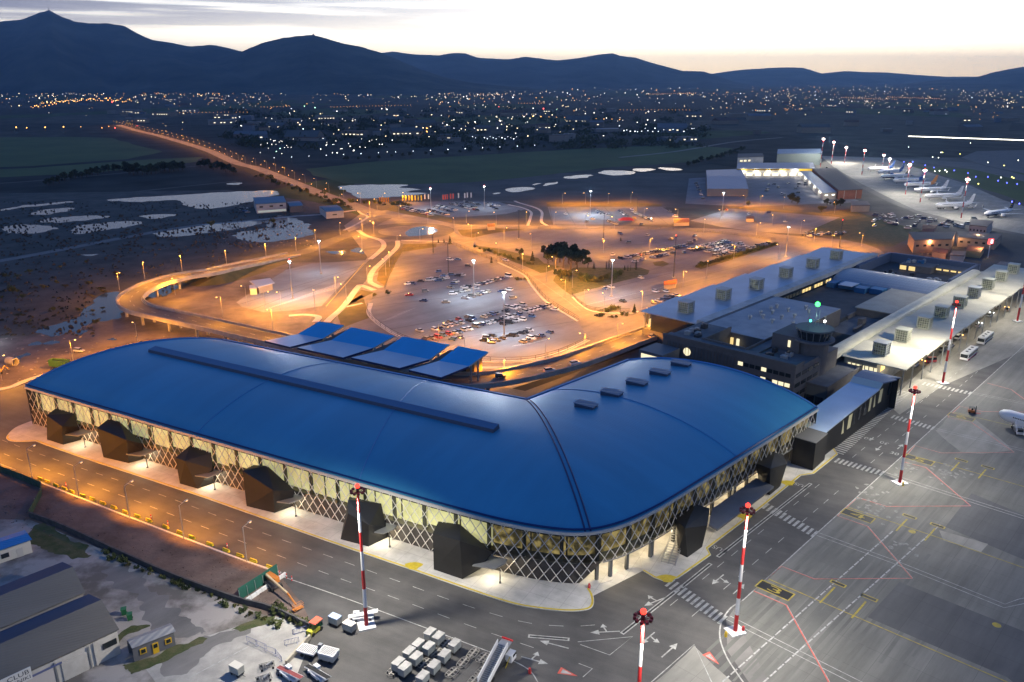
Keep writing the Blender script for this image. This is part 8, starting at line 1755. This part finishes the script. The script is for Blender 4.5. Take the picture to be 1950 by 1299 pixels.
sg = thing('club_sign', 'white board with black letters CLUB and ONIKI on the shed eave', 'sign', (sp.x, sp.y, 4.0), sa)
MB().box((-3.2, 0, 0), (9.4, .14, 2.5), 0, z0=0).build('board', mat('sign_board', (.66, .64, .60), .6), sg, local=True)
for tx, zz, szz, xx in (('CLUB', 1.75, 1.25, -.6), ('ONIKI', .62, 1.0, -.3)):
    tb = MB(); text_mb(tb, tx, (0, 0), szz, 0, 0, 1.15); tb.v = [Vector((v.x + xx, -.085, zz + v.y)) for v in tb.v]; tb.build('lettering', mat('letter_black', (.03, .03, .04), .6), sg, local=True)
bk2 = bk_.normalized() * 44
shed('older shed behind, grey corrugated roof with a dark navy rear slope', (162, 1129), (119, 1071), (139, 1080), 5.0, 7.2, bk2, mat('old_shed_wall', (.30, .28, .26), .8), M_RFELT, M_NAVYR)
hb = (G(0, 1047, 3.2) - G(60, 1027, 3.2)).normalized() * 13
hu, hN, hF, hR = shed('small white hut with a bright blue roof at the left edge', (61, 1028), (47, 1010), (52, 1016), 3.2, 4.1, hb, mat('hut_white', (.6, .57, .5), .7), ribbed('bright_blue_roof', (.05, .22, .50), R(-60), .5), ribbed('bright_blue_roof', (.05, .22, .50), R(-60), .5), 'hut')
hu['category'] = 'hut'; fdh = hb.normalized(); fnh = Vector((fdh.y, -fdh.x, 0)); fnh = -fnh if fnh.y > 0 else fnh
for s, w, z, h, m_, nm in ((2.2, 1.3, 0, 2.2, mat('hut_door', (.5, .48, .44)), 'door'), (5.0, 1.6, 1.0, 1.1, M_DGLASS, 'window'), (10.0, 1.8, 1.0, 1.1, M_DGLASS, 'window')):
    p = Vector((hN.x, hN.y, 0)) + fdh * (s + w / 2) + fnh * .08; MB().box((p.x, p.y, 0), (w, .14, h), math.atan2(fdh.y, fdh.x), z0=z).build(nm, m_, hu)
gb_ = (G(250.5, 1236, 3.0) - G(334, 1203, 3.0)); gL = gb_.length; gb_.normalize()
gh, gN, gF, gR = shed('grey prefab hut with a ribbed roof, yellow door and yellow framed windows', (335, 1203), (324, 1187.5), (328, 1191), 3.0, 3.7, gb_ * gL, mat('prefab_grey', (.12, .12, .13), .7), ribbed('ribbed_hut_roof', (.27, .27, .28), R(-28), .9, rough=.6, metal=.3), ribbed('ribbed_hut_roof', (.27, .27, .28), R(-28), .9), 'hut')
gh['category'] = 'hut'; fg = Vector((gb_.y, -gb_.x, 0)); fg = -fg if fg.y > 0 else fg; MYF = mat('yellow_frame', (.62, .38, .02), .5)
for s, w, z, h, nm in ((1.0, 1.2, 1.1, 1.2, 'window'), (gL * .43, 1.1, .1, 2.3, 'door'), (gL - 2.4, 1.2, 1.1, 1.2, 'window')):
    p = Vector((gN.x, gN.y, 0)) + gb_ * (s + w / 2) + fg * .07; o = MB().box((p.x, p.y, 0), (w, .14, h), math.atan2(gb_.y, gb_.x), z0=z).build(nm, MYF, gh)
    p = p + fg * .08; MB().box((p.x, p.y, 0), (w * .66, .06, h * (.66 if nm == 'window' else .36)), math.atan2(gb_.y, gb_.x), z0=z + h * (.17 if nm == 'window' else .55)).build('pane', M_DGLASS, o)
for q, lb in (((237, 1170), 'green wheelie bin behind the long shed, farther of two'), ((248, 1180), 'green wheelie bin behind the long shed, nearer of two')):
    o = thing('wheelie_bin', lb, 'bin', tuple(G(*q, .03)), .4); gm_ = mat('bin_green', (.02, .13, .05), .5); b = MB().loft([[(x * k, y * k, z) for x, y in ((-.5, -.55), (.5, -.55), (.5, .55), (-.5, .55))] for k, z in ((.8, .1), (1.0, 1.35))]); b.build('body', gm_, o, local=True); MB().box((0, 0, 0), (1.1, 1.2, .12), 0, z0=1.36).build('lid', gm_, o, local=True)
    for s in (-1, 1): MB().tube((s * .4, .5, .15), (s * .52, .5, .15), .15, n=8).build('wheel', M_TYRE, o, local=True)
# boundary wall with overgrowth, mesh fence, hoarding
wl_ = cat([G2(*p) for p in [(57, 985), (95, 998), (133, 1014), (233, 1060), (333, 1104), (447, 1146), (520, 1166), (592, 1200)]], 4)
tag(MB().wallstrip([Vector((p.x, p.y, .02)) for p in wl_], .4, 1.5).build('boundary_wall', mat('dark_block_wall', (.075, .072, .070), .85, var=.3, vscale=.6)), 'long dark boundary wall between the dirt strip and the yards', 'wall')
gf = [G2(-60, 872), G2(0, 899), G2(45, 916), G2(80, 931), G2(79, 944), G2(57, 985)]
gfo = thing('mesh_fence', 'green screened fence along the dirt plot at the left edge', 'fence', (gf[2].x, gf[2].y, 0))
MB().wallstrip([Vector((p.x, p.y, .03)) for p in gf], .12, 2.0).build('screen', mat('green_screen', (.03, .07, .05), .85, var=.3, vscale=.8), gfo)
for a, c in zip(gf, gf[1:]):
    n = max(1, int((c - a).length / 4))
    for k in range(n): p = a.lerp(c, k / n); MB().tube((p.x, p.y, 0), (p.x, p.y, 2.25), .07, n=5).build('post', M_GALV, gfo)
ha, hc = G2(456, 1144), G2(529, 1096); ho = thing('green_hoarding', 'tall dark green hoarding panel standing across the dirt strip', 'hoarding', ((ha.x + hc.x) / 2, (ha.y + hc.y) / 2, 0))
MB().wallstrip([Vector((ha.x, ha.y, .1)), Vector((hc.x, hc.y, .1))], .15, 2.9).build('panel', mat('hoarding_green', (.02, .10, .075), .6, var=.15), ho)
for k in range(6): p = ha.lerp(hc, k / 5); MB().tube((p.x + .3, p.y - .2, 0), (p.x + .1, p.y - .1, 2.6), .06, n=4).build('post', M_GALV, ho)
P = [ha + Vector((1.6, -.6)), hc + Vector((1.8, .1))]; jb = []
for k in range(8):
    a, c = P[0].lerp(P[1], k / 8), P[0].lerp(P[1], (k + .93) / 8); o = MB().wallstrip([Vector((a.x, a.y, .04)), Vector((c.x, c.y, .04))], .5, .8).build('jersey_barrier', M_RED if k == 5 else M_WHT); tag(o, 'white barrier block at the foot of the green hoarding, %s' % nth(k, 8) if k != 5 else 'single red barrier block at the foot of the green hoarding', 'barrier', 'barrier blocks at the hoarding')
# boom lift
bl_, bb_ = G(523, 1120, .04), G(572, 1160, .04); d = (bb_ - bl_); L = d.length
r = thing('boom_lift', 'orange boom lift with its arm lowered towards the apron', 'boom lift', tuple(bl_), math.atan2(d.y, d.x)); MOR = mat('boom_orange', (.50, .17, .03), .5, var=.15)
MB().box((-.6, 0, 0), (3.2, 2.2, .7), 0, z0=.5).build('chassis', mat('chassis_dark', (.08, .07, .07), .6), r, local=True); MB().box((-1.2, .4, 0), (3.4, 1.2, 1.2), .1, z0=1.3).build('turret', MOR, r, local=True)
MB().tube((-2.2, -.5, 2.6), (L * .62, -.5, 2.2), .3, .24, n=6).build('boom', mat('boom_cream', (.55, .42, .25), .5), r, local=True); MB().tube((L * .62, -.5, 2.2), (L * .93, -.5, 1.0), .2, n=6).build('jib', MOR, r, local=True)
b = MB(); 
for z in (.5, 1.0, 1.5):
    for x0, y0, x1, y1 in ((-.5, -1.1, .5, -1.1), (.5, -1.1, .5, 1.1), (.5, 1.1, -.5, 1.1), (-.5, 1.1, -.5, -1.1)): b.tube((L + x0, y0 - .5, z), (L + x1, y1 - .5, z), .04, n=4)
b.box((L, -.5, 0), (1.0, 2.2, .08), 0, z0=.4); b.build('basket', MOR, r, local=True)
for x in (-1.9, .8):
    for s in (-1, 1): MB().tube((x, s * .95, .5), (x, s * 1.3, .5), .5, n=12).build('wheel', M_TYRE, r, local=True)
# overgrowth along the wall, debris
plant_set('shrub', [(p[0], p[1], rtree.uniform(.35, .8)) for p in [(200 + i * 14.5 + rtree.uniform(-5, 5), 1050 + i * 5.9 + rtree.uniform(2, 9)) for i in range(24)]], 1.0, 'tuft of weeds at the foot of the boundary wall', 'weeds along the boundary wall')
plant_set('shrub', [(525 + i * 8, 1162 + i * 4.2 + rtree.uniform(-3, 3), rtree.uniform(.6, 1.0)) for i in range(8)], 1.0, 'green bush behind the boom lift fence', 'bushes behind the boom lift')
rd = random.Random(31)
db = MB()
for _ in range(340):
    q = (rd.uniform(-20, 560), 0); q = (q[0], 930 + q[0] * .36 + rd.uniform(0, 60) - (20 if q[0] > 300 else 0)); p = G(*q); s = rd.uniform(.06, .28)
    db.hull([(p.x + rd.uniform(-s, s), p.y + rd.uniform(-s, s), .02 + rd.uniform(0, s)) for _ in range(7)])
struct(db.build('stones', M_DIRT), 'stuff')
db = MB()
for _ in range(420):
    q = (rd.uniform(0, 420), rd.uniform(640, 730)) if rd.random() < .35 else (rd.uniform(410, 600), rd.uniform(425, 470)); p = G(*q); s = rd.uniform(.2, .8)
    db.hull([(p.x + rd.uniform(-s, s), p.y + rd.uniform(-s, s), .02 + rd.uniform(0, s * .8)) for _ in range(7)])
struct(db.build('rubble', mat('pale_rubble', (.26, .24, .23), .9, var=.3, vscale=.5)), 'stuff')
gr = MB()
for _ in range(5200):
    if rd.random() < .6: q = (rd.uniform(-60, 700), rd.uniform(425, 640))
    else: q = (rd.uniform(-60, 560), rd.uniform(385, 470))
    if q[1] > 640 - max(0, q[0] - 180) * .55 or (q[0] > 180 and q[0] < 300 and q[1] > 530): continue
    if noise.noise(Vector((q[0] * .03, q[1] * .09, 2))) < -.12: continue
    p = G(*q); s = rd.uniform(.4, 1.2); a = rd.uniform(0, 3.14); gr.add([(p.x - s * math.cos(a), p.y - s * math.sin(a), 0), (p.x + s * math.cos(a), p.y + s * math.sin(a), 0), (p.x + s * .5 * math.cos(a), p.y + s * .5 * math.sin(a) + .2, s * .9), (p.x - s * .4 * math.cos(a), p.y, s * .8)], [(0, 1, 2, 3)])
struct(gr.build('scrub_growth', mat('dry_scrub', (.026, .028, .020), .95, col2=(.060, .052, .036), vscale=.05)), 'stuff')
finish_cars()
for pr, us in [(NEARP[k], usedn[k]) for k in KIND] + [(FARP[k], usedf[k]) for k in KIND]:
    if not us[0]:
        for c in list(pr.children): bpy.data.objects.remove(c)
        bpy.data.objects.remove(pr)
for v in TP.values():
    for p in v:
        if not TU[id(p)][0]:
            for c in list(p.children): bpy.data.objects.remove(c)
            bpy.data.objects.remove(p)
# ================================================================== HAZE
hz_b = MB().box((0, 16000, 0), (66000, 33200, 900), 0, z0=-1.0)
mh = bpy.data.materials.new('haze_air'); mh.use_nodes = True; nt = mh.node_tree; nt.nodes.clear()
ho_ = nt.nodes.new('ShaderNodeOutputMaterial'); pv = nt.nodes.new('ShaderNodeVolumePrincipled'); pv.inputs['Color'].default_value = (0.34, 0.60, 1.0, 1); pv.inputs['Density'].default_value = 4.7e-5; pv.inputs['Anisotropy'].default_value = 0.55
nt.links.new(pv.outputs[0], ho_.inputs['Volume'])
struct(hz_b.build('haze', mh), 'stuff')
